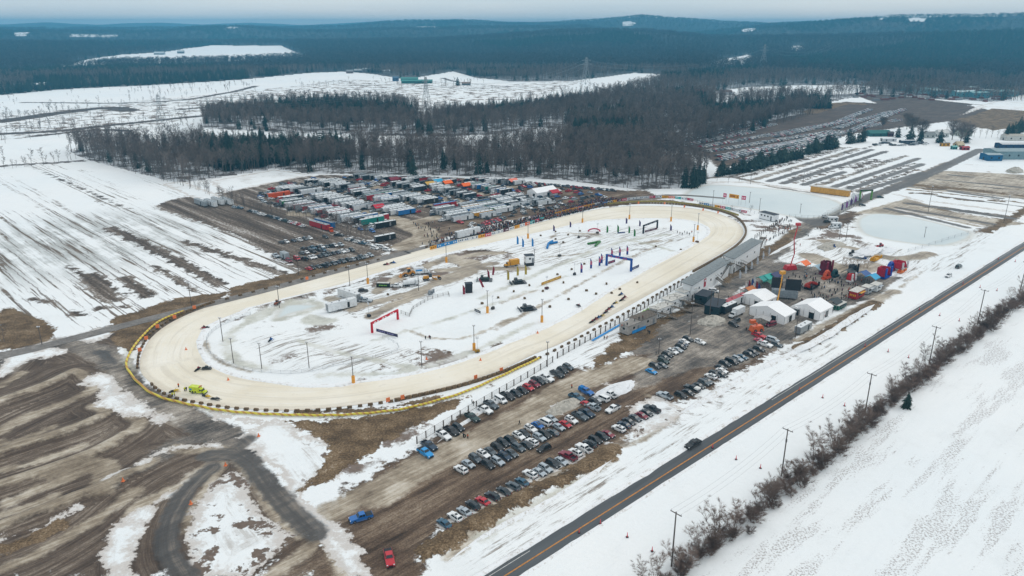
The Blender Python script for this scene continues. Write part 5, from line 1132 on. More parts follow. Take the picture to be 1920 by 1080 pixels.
# cars filling gaps
for pts, n, nm in ((crop(700,320,5.333,[(1290,400),(1640,340)]), 12, 'the line just behind the front crowd'), (crop(700,320,5.333,[(1060,560),(1300,480)]), 9, 'the line behind the banner fence'), (crop(700,320,5.333,[(1550,130),(1950,165)]), 15, 'the line under the woods at the right of the paddock'), (crop(700,320,5.333,[(1950,168),(2400,205)]), 14, 'the line that runs on under the woods towards the pond'), (crop(700,320,5.333,[(600,200),(700,240)]), 5, 'the cluster in the middle of the paddock'), (crop(700,320,5.333,[(900,290),(1150,280)]), 7, 'the cluster near the central lane'), (LL([(700,235),(830,215)]), 4, 'the left corner of the paddock'), (LL([(900,140),(1040,130)]), 4, 'the edge above the paddock'), (crop(700,320,5.333,[(1120,480),(1220,520)]), 4, 'the ground above the long white trailer')):
    A_, B_ = GA(pts); n = int(n*1.4)
    for i in range(n):
        q = A_+(B_-A_)*i/(n-1)+rng.uniform(-.5, .5, 2); k = random.choice(['sedan','suv','pickup','suv']); cc = random.choice(['white','charcoal','grey','silver','charcoal','navy','red','grey'])
        place(NAMES[k], car_proto(k, cc), (*q, Z(*q)), DRN+random.uniform(-.1, .1)+(PI if i % 2 else 0), '%s %s, %s in %s' % (cc, KW[k], ORD[i], nm), CATS[k], 'cars among the paddock rows')
# further vehicles and small trailers wherever the paddock ground is still open
occ = np.array([o.location[:2] for o in sc.objects if o.parent is None and o.get('category') in ('trailer', 'car', 'pickup truck', 'van')])
PADP = GA([(470,372),(520,350),(600,334),(760,334),(900,338),(1040,350),(1130,362),(1140,372),(1060,386),(1000,400),(930,416),(880,428),(820,400),(760,398),(700,440),(620,412),(560,400)]); LANES = [GA(crop(700,320,5.333,[(120,290),(330,500),(560,560),(420,640),(100,600)]))]
mn, mx_ = PADP.min(0), PADP.max(0); tries = 0; made = 0
while made < 220 and tries < 20000:
    tries += 1; q = rng.uniform(mn, mx_)
    if not in_poly(q[None], PADP)[0] or any(in_poly(q[None], l_)[0] for l_ in LANES) or np.min(((occ-q)**2).sum(1)) < 4.2**2: continue
    occ = np.vstack([occ, q]); made += 1; k = random.choice(['pickup','suv','van','sedan']); cc = random.choice(['white','charcoal','black','silver','grey','red','navy','white','blue'])
    zone = ('left part', 'middle', 'right part')[0 if q[0] < -70 else 1 if q[0] < 10 else 2]
    place(NAMES[k], car_proto(k, cc), (*q, Z(*q)), random.choice((TEX, DRN))+random.uniform(-.2, .2), '%s %s standing loose between trailers in the %s of the paddock' % (cc, KW[k], zone), CATS[k], '%s %ss loose in the %s of the paddock' % (cc, KW[k], zone))
# standouts
q = GA(LL([(870,270)]))[0]; trailer(q, TEX+.05, 'orange', 14, 'orange', 'orange semi trailer at the left end of the paddock', h=3.1)
for i, (x, y, c) in enumerate(((960,300,'red'),(1010,300,'charcoal'))): trailer(GA(LL([(x, y)]))[0], TEX+.05, c, 12, 'white', '%s trailer beside the orange one at the left end of the paddock' % c)
for x, y, c, lab in ((1740,500,'blue','long blue race transporter at the lower end of the paddock'), (1800,530,'teal','long teal race transporter at the lower end of the paddock'), (1850,510,'red','red and white race transporter beside the teal one')): trailer(GA(LL([(x, y)]))[0], TEX+.05, c, 14, 'white', lab, h=3.1)
q = GA(LL([(1280,578)]))[0]; ang = wdir(600, 425, .28)
trailer(q, ang, 'red', 15, 'pale grey', 'dark red semi trailer parked at the edge of the left lot', h=3.0); trailer(GA(LL([(1330,555)]))[0], ang, 'blue', 15, 'pale grey', 'blue semi trailer behind the dark red one', h=3.0)
cabt(GA(LL([(1395,620)]))[0], ang-.4, 'orange', 'bright orange truck cab coupled at the blue semi trailer')
for i, (x, y) in enumerate(((90,345),(190,350),(260,330),(350,330))): trailer(GA(LL([(x, y)]))[0], wdir(420, 385, .35), 'pale grey' if i == 0 else 'white', 13, 'pale grey', 'white semi trailer, %s of four in the corner of the left field' % ORD[i], 'semi trailers in the corner of the left field', h=3)
trailer(GA(LL([(930,880)]))[0], DRN, 'pale grey', 5, 'pale grey', 'small grey box trailer in the left lot')
q = GA(crop(700,320,5.333,[(715,375)]))[0]; trailer(q, TEX, 'red', 15, 'blue', 'long trailer with a red and blue mural beside the crowd lane', h=3.0)
q = GA(crop(700,320,5.333,[(945,655)]))[0]; trailer(q, wdir(877, 443, -.24), 'white', 15, 'white', 'long white trailer with three small windows just behind the banner fence', h=3.4)
trailer(GA(LL([(1930,700)]))[0], TEX, 'black', 11, 'white', 'black bus with a white roof above the white vans'); trailer(GA(crop(700,320,5.333,[(120,565)]))[0], TEX, 'black', 12, 'white', 'long black trailer with a white roof above the dirt pad')
def marquee(name, px, py, W_, D_, eave, apex, ang, label, cat='tent', mat=None, wall=True, bays=3):
    q = G(px, py); t = thing(name, label, cat, q, ang); fab = mat or M('tent_fabric', (.88,.89,.90), .6, wear=.05); b = MB()
    # ridge runs along local x
    hx, hy = W_/2, D_/2
    b.add([(-hx-.15, -hy-.15, eave), (hx+.15, -hy-.15, eave), (hx+.15, 0, apex), (-hx-.15, 0, apex), (-hx-.15, hy+.15, eave), (hx+.15, hy+.15, eave), (-hx-.15, -hy-.15, eave-.35), (hx+.15, -hy-.15, eave-.35), (-hx-.15, hy+.15, eave-.35), (hx+.15, hy+.15, eave-.35)],
          [(0,1,2,3), (3,2,5,4), (6,7,1,0), (4,5,9,8)], fab); b.obj('roof', t)
    if wall:
        w_ = MB(); w_.add([(-hx, -hy, 0), (hx, -hy, 0), (hx, hy, 0), (-hx, hy, 0), (-hx, -hy, eave-.02), (hx, -hy, eave-.02), (hx, hy, eave-.02), (-hx, hy, eave-.02), (-hx, 0, apex-.03), (hx, 0, apex-.03)], [(0,1,5,4), (1,2,6,9,5), (2,3,7,6), (3,0,4,8,7)], fab); w_.obj('walls', t)
    fr = MB(); 
    for i in range(bays+1):
        x = -hx+W_*i/bays
        for sy in (-1, 1): fr.tube((x, sy*(hy+.04), 0), (x, sy*(hy+.04), eave-.3), .05, STEEL, n=5)
    for i in range(1, 5):
        y = -hy+D_*i/5
        for sx in (-1, 1): fr.tube((sx*(hx+.04), y, 0), (sx*(hx+.04), y, eave-.1), .05, STEEL, n=5)
    fr.obj('frame', t)
    if wall: MB().box((hx*.1, -hy-.03, 1.1), (1.8, .06, 2.2), GLASS).obj('door', t); MB().box((-hx-.03, -hy*.4, 1.1), (.06, 1.8, 2.2), GLASS).obj('door', t)
    return t
marquee('big_tent', *crop(700,320,5.333,[(1690,245)])[0], 16, 9, 3, 5, TEX, 'large white tent at the far right of the paddock')
for x, y, c, lab in ((640,140,'#2da0c8','bright blue canopy tent under the woods'), (735,155,'#f0681e','orange canopy tent in the far middle of the paddock'), (920,180,'#ee6a25','second orange canopy tent, right of the first'), (1390,135,'#f0806a','salmon canopy tent under the woods'), (560,165,'#c9a24e','tan canopy roof between black trailers'), (200,120,'#7a2337','wine red canopy tent near the woods'), (50,400,'#c32a3e','red canopy at the left of the trailer rows'), (1800,250,'#b51f35','red canopy in front of the large white tent')):
    marquee('canopy_tent', *crop(700,320,5.333,[(x, y)])[0], 6, 5, 2.3, 3.7, TEX, lab, mat=M('canopy_'+c[1:], col_lin(c), .6, wear=.1), wall=False, bays=1)
# --- far parked field: hundreds of cars in long rows; nearest ones apart, the rest one mass
rowsF = [((240,360),(760,262)), ((640,420),(1300,285)), ((560,452),(1200,322)), ((900,300),(1500,172)), ((150,345),(820,190)), ((290,352),(900,210)), ((380,372),(1330,205),(1590,98)), ((420,405),(1330,260)), ((500,440),(1440,265),(1830,95)), ((510,468),(1050,340),(1400,260)), ((680,470),(1200,345),(1360,300)), ((1350,240),(1750,110)), ((1540,235),(1680,205)), ((1740,190),(1800,178))]
FC = ['white','silver','white','charcoal','steel blue','silver','white','red','silver','white','grey']
fr_pts = []
for ri, rw in enumerate(rowsF):
    P_ = GA(crop(1220,180,3.84,rw)); 
    for a_, b_ in zip(P_[:-1], P_[1:]):
        l = np.linalg.norm(b_-a_); n = int(l/2.1)
        for side in (0, 1):
            d = (b_-a_)/l; nr = np.array([-d[1], d[0]])*3.8*side
            for i in range(n):
                if random.random() < .05: continue
                fr_pts.append((*(a_+d*l*i/n+nr+rng.uniform(-.4, .4, 2)), math.atan2(d[1], d[0])+PI/2, ri))
fr_pts.sort(key=lambda p: p[0]**2+p[1]**2)
print('FARCARS', len(fr_pts))
def simple_car(c, kind):
    s = SPEC[kind]; b = MB(); m = paint(c); L_, W_ = s['L'], s['W']; hz_, rz_ = s['hz'], s['rz']; x0, x1, x2, x3 = s['c']
    b.prism([(-L_/2, .3), (-L_/2, hz_-.05), (x0, hz_), (L_/2-.3, hz_-.15), (L_/2, .6), (L_/2, .3)][::-1], -W_/2, W_/2, m)
    b.add([(x0, -W_*.46, hz_), (x0, W_*.46, hz_), (x3, W_*.46, hz_), (x3, -W_*.46, hz_), (x1, -W_*.38, rz_), (x1, W_*.38, rz_), (x2, W_*.38, rz_), (x2, -W_*.38, rz_)], [(4,5,6,7)], m)
    b.add([(x0, -W_*.46, hz_), (x0, W_*.46, hz_), (x3, W_*.46, hz_), (x3, -W_*.46, hz_), (x1, -W_*.38, rz_), (x1, W_*.38, rz_), (x2, W_*.38, rz_), (x2, -W_*.38, rz_)], [(0,1,5,4),(1,2,6,5),(2,3,7,6),(3,0,4,7)], GLASS)
    for sx in (-1, 1):
        for sy in (-1, 1): b.tube((sx*L_*.31, sy*(W_/2-.2), .33), (sx*L_*.31, sy*(W_/2+.01), .33), .33, TYRE, n=8)
    return b
cc_ = bpy.data.collections.new('far_vehicle_shapes'); nm_sc = []
for i, c in enumerate(FC):
    k = ('sedan','suv','suv','pickup')[i % 4] if i % 4 != 3 else 'suv'; o = bpy.data.objects.new('far_vehicle_%02d' % i, simple_car(c, k).mesh('far_vehicle')); cc_.objects.link(o)
S2 = np.array([(p[0], p[1], Z(p[0], p[1]), random.randrange(len(FC)), p[2]+random.uniform(-.06, .06), SV*1.12, SV*1.12) for p in fr_pts])
nI_ = 60
for i in range(nI_):
    x, y, z, k, a_, _, _ = S2[i]; o = link(bpy.data.objects.new('parked_car', cc_.objects[int(k)].data)); o.location = (x, y, z); o.rotation_euler = (0, 0, a_); o.scale = (SV,)*3
    tag(o, '%s car at the near corner of the big field lot behind the evergreen row' % FC[int(k)], 'car', '%s cars at the near corner of the big field lot' % FC[int(k)])
fc = scatter_object('parked_cars', S2[nI_:], cc_); tag(fc, 'long rows of hundreds of parked cars on the far brown field', 'cars', kind='stuff')
# ================================================================ people: one skinned body each, coloured by garment
SKIN = M('skin', (.45,.27,.19), .6); HAIR = M('hair', (.03,.02,.015), .8)
def cloth(c): return M('cloth_'+c.strip('#'), col_lin(c), .85, wear=.3)
def body_mesh(pose, jacket, pants, hat, seed=0):
    J = {'pelvis': (0,0,.95), 'belly': (0,0,1.12), 'chest': (0,0,1.35), 'neck': (0,0,1.5), 'head': (.01,0,1.64), 'crown': (0,0,1.75)}
    if pose == 'stand': legs = [((0,.1,.9),(.02,.11,.5),(0,.12,.08),(.14,.13,.03))]; arms = [((0,.19,1.42),(-.02,.24,1.15),(.06,.24,.9),(.12,.22,.82))]; mirror = True; extra = None
    elif pose == 'walk': legs = [((0,.1,.9),(.18,.1,.52),(.22,.1,.08),(.36,.1,.05)), ((0,-.1,.9),(-.05,-.1,.5),(-.3,-.1,.14),(-.2,-.1,.03))]; arms = [((0,.19,1.42),(-.12,.24,1.16),(-.02,.24,.93),(.04,.23,.86)), ((0,-.19,1.42),(.1,-.24,1.16),(.26,-.22,1.0),(.33,-.2,.97))]; mirror = False
    else:
        J = {'pelvis': (-.1,0,.72), 'belly': (-.04,0,.88), 'chest': (.1,0,1.08), 'neck': (.18,0,1.22), 'head': (.24,0,1.34), 'crown': (.25,0,1.46)}
        legs = [((-.08,.14,.7),(.35,.26,.72),(.2,.3,.34),(.34,.32,.3))]; arms = [((.12,.2,1.14),(.28,.3,.98),(.5,.26,.98),(.58,.22,.98))]; mirror = True
    if mirror: legs += [tuple((a_, -b_, c_) for a_, b_, c_ in legs[0])]; arms += [tuple((a_, -b_, c_) for a_, b_, c_ in arms[0])]
    vs = [J['pelvis'], J['belly'], J['chest'], J['neck'], J['head'], J['crown']]; rr = [(.16,.12),(.155,.125),(.19,.13),(.06,.06),(.105,.09),(.07,.065)]; ed = [(i, i+1) for i in range(5)]
    for l in legs:
        b0 = len(vs); vs += list(l); rr += [(.10,.10),(.075,.075),(.055,.055),(.05,.04)]; ed += [(0, b0)]+[(b0+i, b0+i+1) for i in range(3)]
    for l in arms:
        b0 = len(vs); vs += list(l); rr += [(.075,.075),(.055,.055),(.045,.045),(.045,.03)]; ed += [(2, b0)]+[(b0+i, b0+i+1) for i in range(3)]
    me_ = bpy.data.meshes.new('pers'); me_.from_pydata(vs, ed, []); o = bpy.data.objects.new('pers', me_); sc.collection.objects.link(o)
    md = o.modifiers.new('s', 'SKIN'); 
    for i, r in enumerate(rr): me_.skin_vertices[0].data[i].radius = r
    me_.skin_vertices[0].data[0].use_root = True; md.use_smooth_shade = True
    dg = bpy.context.evaluated_depsgraph_get(); out = bpy.data.meshes.new_from_object(o.evaluated_get(dg)); bpy.data.objects.remove(o)
    ms = [cloth(jacket), cloth(pants), SKIN, cloth(hat) if hat else HAIR, M('boot', (.02,.018,.016), .8)]
    out.materials.clear()
    for m in ms: out.materials.append(m)
    hz_ = J['neck'][2]
    for p in out.polygons:
        c = p.center; zl = c[2]
        if zl > hz_+.02: k = 3 if (zl > hz_+.19 or (c[0] < J['head'][0]-.02)) else 2
        elif pose != 'sit': k = 0 if zl > .86 else (1 if zl > .16 else 4)
        else: k = 0 if (zl > .84) else (1 if zl > .38 else 4)
        if pose != 'sit' and .78 < zl < .9 and abs(c[1]) > .19: k = 2
        p.material_index = k
    return out
COMBO = [('stand','#1d2a3a','#1a1a1e','#20242a'), ('walk','#7d1f2c','#20242c','#2a2a2e'), ('stand','#23262b','#2e3a4c',None), ('walk','#3a4a3a','#22201e','#b03a2a'), ('stand','#5a6672','#1e2026','#1a1c20'), ('walk','#1a1c20','#33302c','#c9c9c9'), ('stand','#c2562a','#1d1f24','#30343a'), ('walk','#2f5f8f','#1b1d22',None), ('stand','#b9bec4','#26303c','#15181c'), ('walk','#141619','#191b1f','#161719'), ('stand','#6a2a55','#1b1c20','#8a8f96'), ('walk','#4b4038','#2a2c30','#1d1f22')]
DESC = ['navy jacket and black trousers','wine red coat, walking','black jacket and blue jeans','green coat, walking','grey jacket','black jacket, walking','orange jacket','blue jacket, walking','pale grey coat','black clothes, walking','purple jacket','brown coat, walking']
PM = [body_mesh(*c, seed=i) for i, c in enumerate(COMBO)]
PY = body_mesh('stand', '#d6d81f', '#1c2026', '#d6d81f'); PO = body_mesh('stand', '#e0661c', '#20242c', None)
RID = [body_mesh('sit', a_, b_, c_) for a_, b_, c_ in (('#a01f2c','#16181c','#e8e8e8'), ('#1c1f26','#16181c','#b02430'), ('#23508a','#1a1c20','#101214'), ('#d9dadb','#202226','#c23a2a'))]
NP = [0]
def person(q, k=None, label=None, group=None, rz=None, mesh=None, z=None, s=None):
    k = random.randrange(len(PM)) if k is None else k
    o = bpy.data.objects.new('person', mesh or PM[k]); link(o); o.location = (q[0], q[1], Z(q[0], q[1]) if z is None else z); o.rotation_euler = (0, 0, random.uniform(0, 2*PI) if rz is None else rz)
    s = (s or random.uniform(.95, 1.06))*.95; o.scale = (s*1.1*SV, s*1.1*SV, s*SV); NP[0] += 1
    tag(o, label or ('person in %s' % DESC[k]), 'person', group); return o
def inpoly_pts(pl, n, dens=None):
    P_ = GA(pl); mn, mx_ = P_.min(0), P_.max(0); out = []
    while len(out) < n:
        Q = rng.uniform(mn, mx_, (n*3, 2)); Q = Q[in_poly(Q, P_)]; out += list(Q[:n-len(out)])
    return out
for i, q in enumerate(inpoly_pts([(1445,535),(1500,510),(1560,520),(1620,525),(1635,548),(1560,572),(1500,566),(1470,560)], 135)):
    k = i % len(PM); person(q, k, 'person in %s, standing among the booths of the event yard' % DESC[k], 'people in the event yard: '+DESC[k])
for i, q in enumerate(inpoly_pts([(1450,412),(1478,408),(1487,420),(1470,438),(1440,440)], 42)):
    k = i % len(PM); person(q, k, 'spectator in %s on the snowy bank below the upper pond' % DESC[k], 'spectators on the snowy bank: '+DESC[k])
for i, q in enumerate(row_pts([(1360,488),(1420,462),(1460,442),(1484,430)], 2.2, .25)):
    k = (i*5) % len(PM); person(q, k, 'spectator in %s lined up along the top of the brown bank' % DESC[k], 'spectators along the brown bank: '+DESC[k])
for i, q in enumerate(inpoly_pts([(775,420),(800,412),(870,440),(830,455),(800,448)], 46)+inpoly_pts([(770,432),(810,425),(820,452),(790,460)], 8)):
    k = i % len(PM); person(q, k, 'person in %s left of the long white trailer' % DESC[k], 'people left of the long white trailer: '+DESC[k])
for i, (x, y) in enumerate(((885,757),(888,760),(1072,728),(974,796),(869,820),(872,821),(877,822),(1215,625),(1218,626),(1133,636),(1138,636),(1319,560),(1230,665),(1399,620),(1478,527),(1545,417),(1538,432),(1532,430),(1500,462),(1515,445),(1365,560),(1408,548),(1545,596))):
    k = (i*3) % len(PM); person(G(x, y), k, ['person in %s in the muddy lot','person in %s on the service road','person in %s near the sheds'][i//8]%DESC[k]+', %s' % ORD[i % 8])
for i, (x, y, lab) in enumerate(((1234,596,'on the brown viewing deck'),(1205,598,'on the brown viewing deck'),(1198,600,'on the brown viewing deck'),(1190,603,'on the brown viewing deck'),(1170,612,'on the flat roof of the grey booth'),(1176,610,'on the flat roof of the grey booth'),(1166,614,'on the flat roof of the grey booth'))):
    q = G(x, y, 3.3); person(q, i, 'person in %s %s' % (DESC[i], lab), 'people on the decks by the straight', z=3.3 if 'deck' in lab else 3.15)
# dense crowd behind the banner fence
cpl = [((1150,372),(1110,378),(1060,392),(1000,408),(930,422),(890,432),(862,440)), ((862,446),(900,441),(940,433),(1000,420),(1060,405),(1130,388),(1160,376))]
CQ = inpoly_pts(list(cpl[0])+list(cpl[1]), 1350)+inpoly_pts([(800,456),(860,442),(862,450),(808,465)], 45)+inpoly_pts([(1000,395),(1130,370),(1150,374),(1060,398),(1000,410)], 120)
CQ.sort(key=lambda q: q[1])
pcol = bpy.data.collections.new('crowd_shapes')
for i, m in enumerate(PM): o = bpy.data.objects.new('crowd_shape_%02d' % i, m); pcol.objects.link(o)
nind = max(0, 285-NP[0])
for i, q in enumerate(CQ[:nind]): k = i % len(PM); person(q, k, 'spectator in %s at the near end of the crowd behind the banner fence' % DESC[k], 'spectators at the near end of the crowd: '+DESC[k])
SC = np.array([(q[0], q[1], Z(*q), random.randrange(len(PM)), random.uniform(0, 6.28), 1.1*SV, SV*random.uniform(.95, 1.05)) for q in CQ[nind:]]); cr = scatter_object('crowd', SC, pcol); tag(cr, 'dense crowd of spectators behind the banner fence of the back straight', 'crowd', kind='stuff')
# snowmobiles with riders
def sled_parts(c):
    m = M('sled_'+c.strip('#'), col_lin(c), .35, coat=.5); parts = []; b = MB()
    b.prism([(-.4,.35),(-.3,.62),(.35,.78),(.75,.7),(1.15,.45),(1.1,.3),(0,.25)][::-1], -.32, .32, m); parts.append(('body', b.mesh('body', bevel=.05)))
    parts.append(('seat', MB().box((-.55, 0, .6), (1.2, .34, .2), TRIM, top=(.9, .8)).mesh('seat', bevel=.04)))
    t = MB(); t.prism([(-1.5,.1),(-1.65,.28),(-1.45,.44),(.1,.42),(.2,.12)][::-1], -.2, .2, TRIM); parts.append(('track', t.mesh('track')))
    for sy in (1, -1):
        s_ = MB(); s_.box((.95, sy*.5, .05), (1.2, .14, .04), m); s_.tube((.8, sy*.5, .06), (.7, sy*.28, .4), .03, STEEL, n=5); parts.append(('ski', s_.mesh('ski')))
    h_ = MB(); h_.tube((.3, -.34, .98), (.3, .34, .98), .025, TRIM, n=5); h_.tube((.45, 0, .7), (.3, 0, .98), .03, TRIM, n=5); parts.append(('handlebar', h_.mesh('handlebar'))); return parts
SL = [sled_parts(c) for c in ('#22262c','#a31f2a','#1f5fa8','#d7b21c')]
def sled(px, py, rz, i, label, group=None, rider=True, rl=None):
    q = G(px, py); o = place('snowmobile', SL[i % 4], (*q, Z(*q)+.065), rz, label, 'snowmobile', group, 1.2)
    if rider: person(q, i, rl, group and group.replace('snowmobiles', 'riders'), rz, RID[i % 4], Z(*q)+.07, 1.12)
cs5 = crop(640,360,3,[(1410,735),(1428,722),(1445,712),(1467,700),(1487,682),(1500,666),(1520,652),(1542,628),(1578,612),(1592,598),(1573,580)])
for i, (x, y) in enumerate(cs5): sled(x, y, HW_A, i, 'racing snowmobile, %s from the near end of the pack on the front straight' % ORD[i], 'racing snowmobiles', True, 'rider crouched on the %s snowmobile of the pack on the front straight' % ORD[i])
sled(1085, 575, -R(60), 0, 'snowmobile alone on the inner edge of the front straight', None, True, 'rider on the lone snowmobile at the inner edge of the straight')
for i, (x, y, a_, l, r_) in enumerate(((372,694,R(70),'dark snowmobile on the left bend beside the side-by-side buggy',True),(384,616,R(200),'dark snowmobile at the top of the left bend',True),(508,643,R(80),'dark snowmobile alone on the snowy infield at the left',True),(388,745,-R(20),'dark blue snowmobile in front of the yellow ambulance',False),(405,750,-R(8),'yellow snowmobile right of the dark blue one by the straw bales',False),(725,497,R(20),'dark snowmobile at the left of a pair on the back straight',True),(737,494,R(20),'dark snowmobile at the right of a pair on the back straight',True),(328,735,R(30),'snowmobile with a yellow clad marshal at the barrier',False))): sled(x, y, a_, i, l, None, r_, 'rider of the '+l)
for i, (x, y) in enumerate(((324,744),(328,743))): person(G(x, y), label='marshal in yellow jacket beside the barrier, %s of two' % ['left','right'][i], mesh=PY)
for i, (x, y, m) in enumerate(((335,726,PO),(347,734,PY),(350,733,PM[5]))): person(G(x, y), 5, 'attendant %s standing left of the yellow ambulance' % ['in orange','in a yellow vest','in black'][i], mesh=m)
for i, (x, y) in enumerate(((798,637),(805,636),(807,637))): person(G(x, y), i, 'person in %s alone in the middle of the snowy infield' % DESC[i])
# ================================================================ barriers, fences, poles
BALE = M('straw_bale', (.20,.135,.075), .95, wear=.5); YEL = NG('air_fence_yellow'); MATS['y'] = YEL.m
oc = YEL.new('ShaderNodeTexCoord').outputs['Object']; wv = YEL.new('ShaderNodeTexWave'); wv.wave_type = 'BANDS'; wv.bands_direction = 'DIAGONAL'; wv.inputs['Scale'].default_value = .35; YEL.l.new(oc, wv.inputs['Vector'])
YEL.l.new(YEL.mix(YEL.sstep(wv.outputs['Fac'], .55, .7), (.66,.56,.07), (.50,.27,.06)), YEL.b.inputs['Base Color'])
def offset_line(pl, d):
    tg = np.gradient(pl, axis=0); tg /= np.linalg.norm(tg, axis=1)[:, None]+1e-9; return pl+np.stack([-tg[:, 1], tg[:, 0]], 1)*d
def walk(pl, sp):
    pl = np.asarray(pl, float); s_ = np.r_[0, np.cumsum(np.linalg.norm(np.diff(pl, axis=0), axis=1))]; t = np.arange(0, s_[-1], sp)
    X = np.stack([np.interp(t, s_, pl[:, 0]), np.interp(t, s_, pl[:, 1])], 1); X2 = np.stack([np.interp(t+.5, s_, pl[:, 0]), np.interp(t+.5, s_, pl[:, 1])], 1); d = X2-X; a_ = np.arctan2(d[:, 1], d[:, 0]); 
    if len(a_) > 1: a_[-1] = a_[-2]
    return list(zip(X, a_))
bl = bpy.data.meshes; bmm = []
for i in range(3): bmm.append(MB().box((0, 0, .33), (1.15+.1*i, .7, .65), BALE, top=(.97, .94)).mesh('straw_bale', bevel=.07))
cnt = 0
def bales(pts, sp, label, off=0, every=1):
    global cnt
    pl = smooth(GA(pts), False, 4)
    for q, a_ in walk(pl, sp):
        o = link(bpy.data.objects.new('straw_bale', random.choice(bmm))); o.location = (*q, Z(*q)); o.rotation_euler = (0, 0, a_+random.uniform(-.15, .15)); tag(o, label, 'straw bale', label.replace('straw bale', 'straw bales')); cnt += 1
bales([(285,722),(300,735),(330,748),(380,758),(440,767),(540,772),(640,767),(740,753)], 2.7, 'brown straw bale in the spaced line along the bottom of the left bend')
bales([(258,690),(262,662),(282,628),(325,597)], 2.6, 'brown straw bale in the line round the far left of the bend')
bales([(1012,672),(1060,648),(1120,616),(1180,584),(1260,537),(1300,515)], 3.6, 'brown straw bale spaced along the front straight before the catch fence')
bales([(400,568),(480,547),(620,510),(720,485)], 5.2, 'brown straw bale spaced along the dirt road side of the back straight')
bales([(800,464),(870,450),(940,431),(1000,416)], 3.4, 'brown straw bale at the foot of the banner fence')
def bale_strip(pts, sp, b): 
    for q, a_ in walk(smooth(GA(pts), False, 4), sp): b.box((q[0], q[1], Z(*q)+.42), (1.5, .8, .85), BALE, rz=a_+random.uniform(-.12, .12), top=(.95, .9))
b = MB(); bale_strip([(745,752),(860,726),(940,700),(1005,672)], 1.65, b); bale_strip([(1130,387),(1200,382),(1270,384),(1335,393),(1380,408),(1398,430),(1392,450),(1365,473),(1300,510)], 1.65, b); bale_strip([(1000,417),(1060,402),(1130,387)], 1.65, b); bale_strip([(325,597),(345,588),(400,568)], 1.65, b)
tag(b.obj('straw_bales'), 'continuous brown wall of straw bales round the bends of the ice oval', 'straw bales', kind='stuff')
# yellow air fence
AF = smooth(GA([(345,585),(300,604),(268,632),(245,662),(238,690),(262,722),(300,747),(380,766),(440,775),(520,780),(640,781),(740,772),(800,759),(870,738),(930,712),(960,698),(1015,672)]), False, 6)
t = thing('air_fence', 'long yellow padded barrier snaking outside the left bend of the ice track', 'barrier', AF[len(AF)//2]); ctr = np.array([*AF[len(AF)//2], 0])
W_ = walk(AF, 1.5); 
for s0 in range(0, len(W_)-1, 6):
    b = MB()
    for (p, _), (q, _) in zip(W_[s0:s0+6], W_[s0+1:s0+7]):
        w1 = .12*math.sin(p[0]*.9); b.tube((p[0]-ctr[0], p[1]-ctr[1]+w1, Z(*p)+.5), (q[0]-ctr[0], q[1]-ctr[1]+.12*math.sin(q[0]*.9), Z(*q)+.5), .34, YEL.m, n=7)
    b.obj('padding', t)
ymat = M('yellow_vinyl', (.80,.70,.06), .5)
b = MB()
for q, a_ in walk(smooth(GA([(1135,384),(1200,379),(1270,381),(1335,390),(1385,405)]), False, 4), 1.5): b.box((q[0], q[1], Z(*q)+.45), (1.52, .35, .9), M('ochre_vinyl', (.38,.31,.09), .6, wear=.4), rz=a_)
tag(b.obj('padded_barrier'), 'ochre padded barrier round the far right bend of the ice track', 'barrier')
for i, (x, y) in enumerate(((365,582),(328,600),(296,618),(275,640),(263,662),(728,757),(755,752),(892,714),(940,700),(1197,384),(1246,385),(1283,391),(1318,397),(1346,402),(576,527))):
    q = G(x, y); o = MB().box((0, 0, 1.2), (1.1, .12, 1.2), M('orange_vinyl', (.85,.22,.07), .5), rz=.6).obj('warning_board'); o.location = (*q, Z(*q)); tag(o, 'orange warning panel on the bale line, %s %s' % (ORD[i], 'clockwise from the back straight'), 'marker panel', 'orange warning panels')
# catch fence of the front straight
WOOD = M('weathered_wood', (.13,.10,.08), .9, wear=.4); NET = M('fence_net', (.30,.29,.27), .8)
def fence(name, label, pts, sp, h, post=.07, rails=(.9, .5), m=WOOD, net=None, cat='fence', maxp=100, sm=True):
    pl = smooth(GA(pts), False, 3) if sm else GA(pts); W_ = walk(pl, sp); o0 = W_[0][0]; t = thing(name, label, cat, (o0[0], o0[1], 0)); np_ = 0
    for q, a_ in W_[:maxp]: MB().box((q[0]-o0[0], q[1]-o0[1], Z(*q)+h/2), (post*2, post*2, h), m, rz=a_).obj('post', t)
    if len(W_) > maxp:
        b = MB()
        for q, a_ in W_[maxp:]: b.box((q[0]-o0[0], q[1]-o0[1], Z(*q)+h/2), (post*2, post*2, h), m, rz=a_)
        o = b.obj('posts', t); o['kind'] = 'stuff'
    b = MB()
    for f in rails:
        for (p, _), (q, _) in zip(W_[:-1], W_[1:]): b.tube((p[0]-o0[0], p[1]-o0[1], Z(*p)+h*f), (q[0]-o0[0], q[1]-o0[1], Z(*q)+h*f), .035, m if net is None else net, n=4)
    b.obj('rails', t)
    if net is not None:
        b = MB()
        for (p, _), (q, _) in zip(W_[:-1], W_[1:]):
            for k in range(7):
                zz_ = h*(.08+.125*k); b.tube((p[0]-o0[0], p[1]-o0[1], Z(*p)+zz_), (q[0]-o0[0], q[1]-o0[1], Z(*q)+zz_), .014, net, n=3, cap=False)
            n_ = 6
            for k in range(n_):
                x = p[0]+(q[0]-p[0])*k/n_-o0[0]; y = p[1]+(q[1]-p[1])*k/n_-o0[1]; z = Z(*p); b.tube((x, y, z+.1), (x, y, z+h*.95), .014, net, n=3, cap=False)
        b.obj('netting', t)
    return t
fence('catch_fence', 'tall wooden posted net fence along the front straight down to the blue pickups', [(782,832),(850,790),(930,743),(1000,702),(1045,674)], 3.2, 2.0, .11, (.97, .05), WOOD, NET)
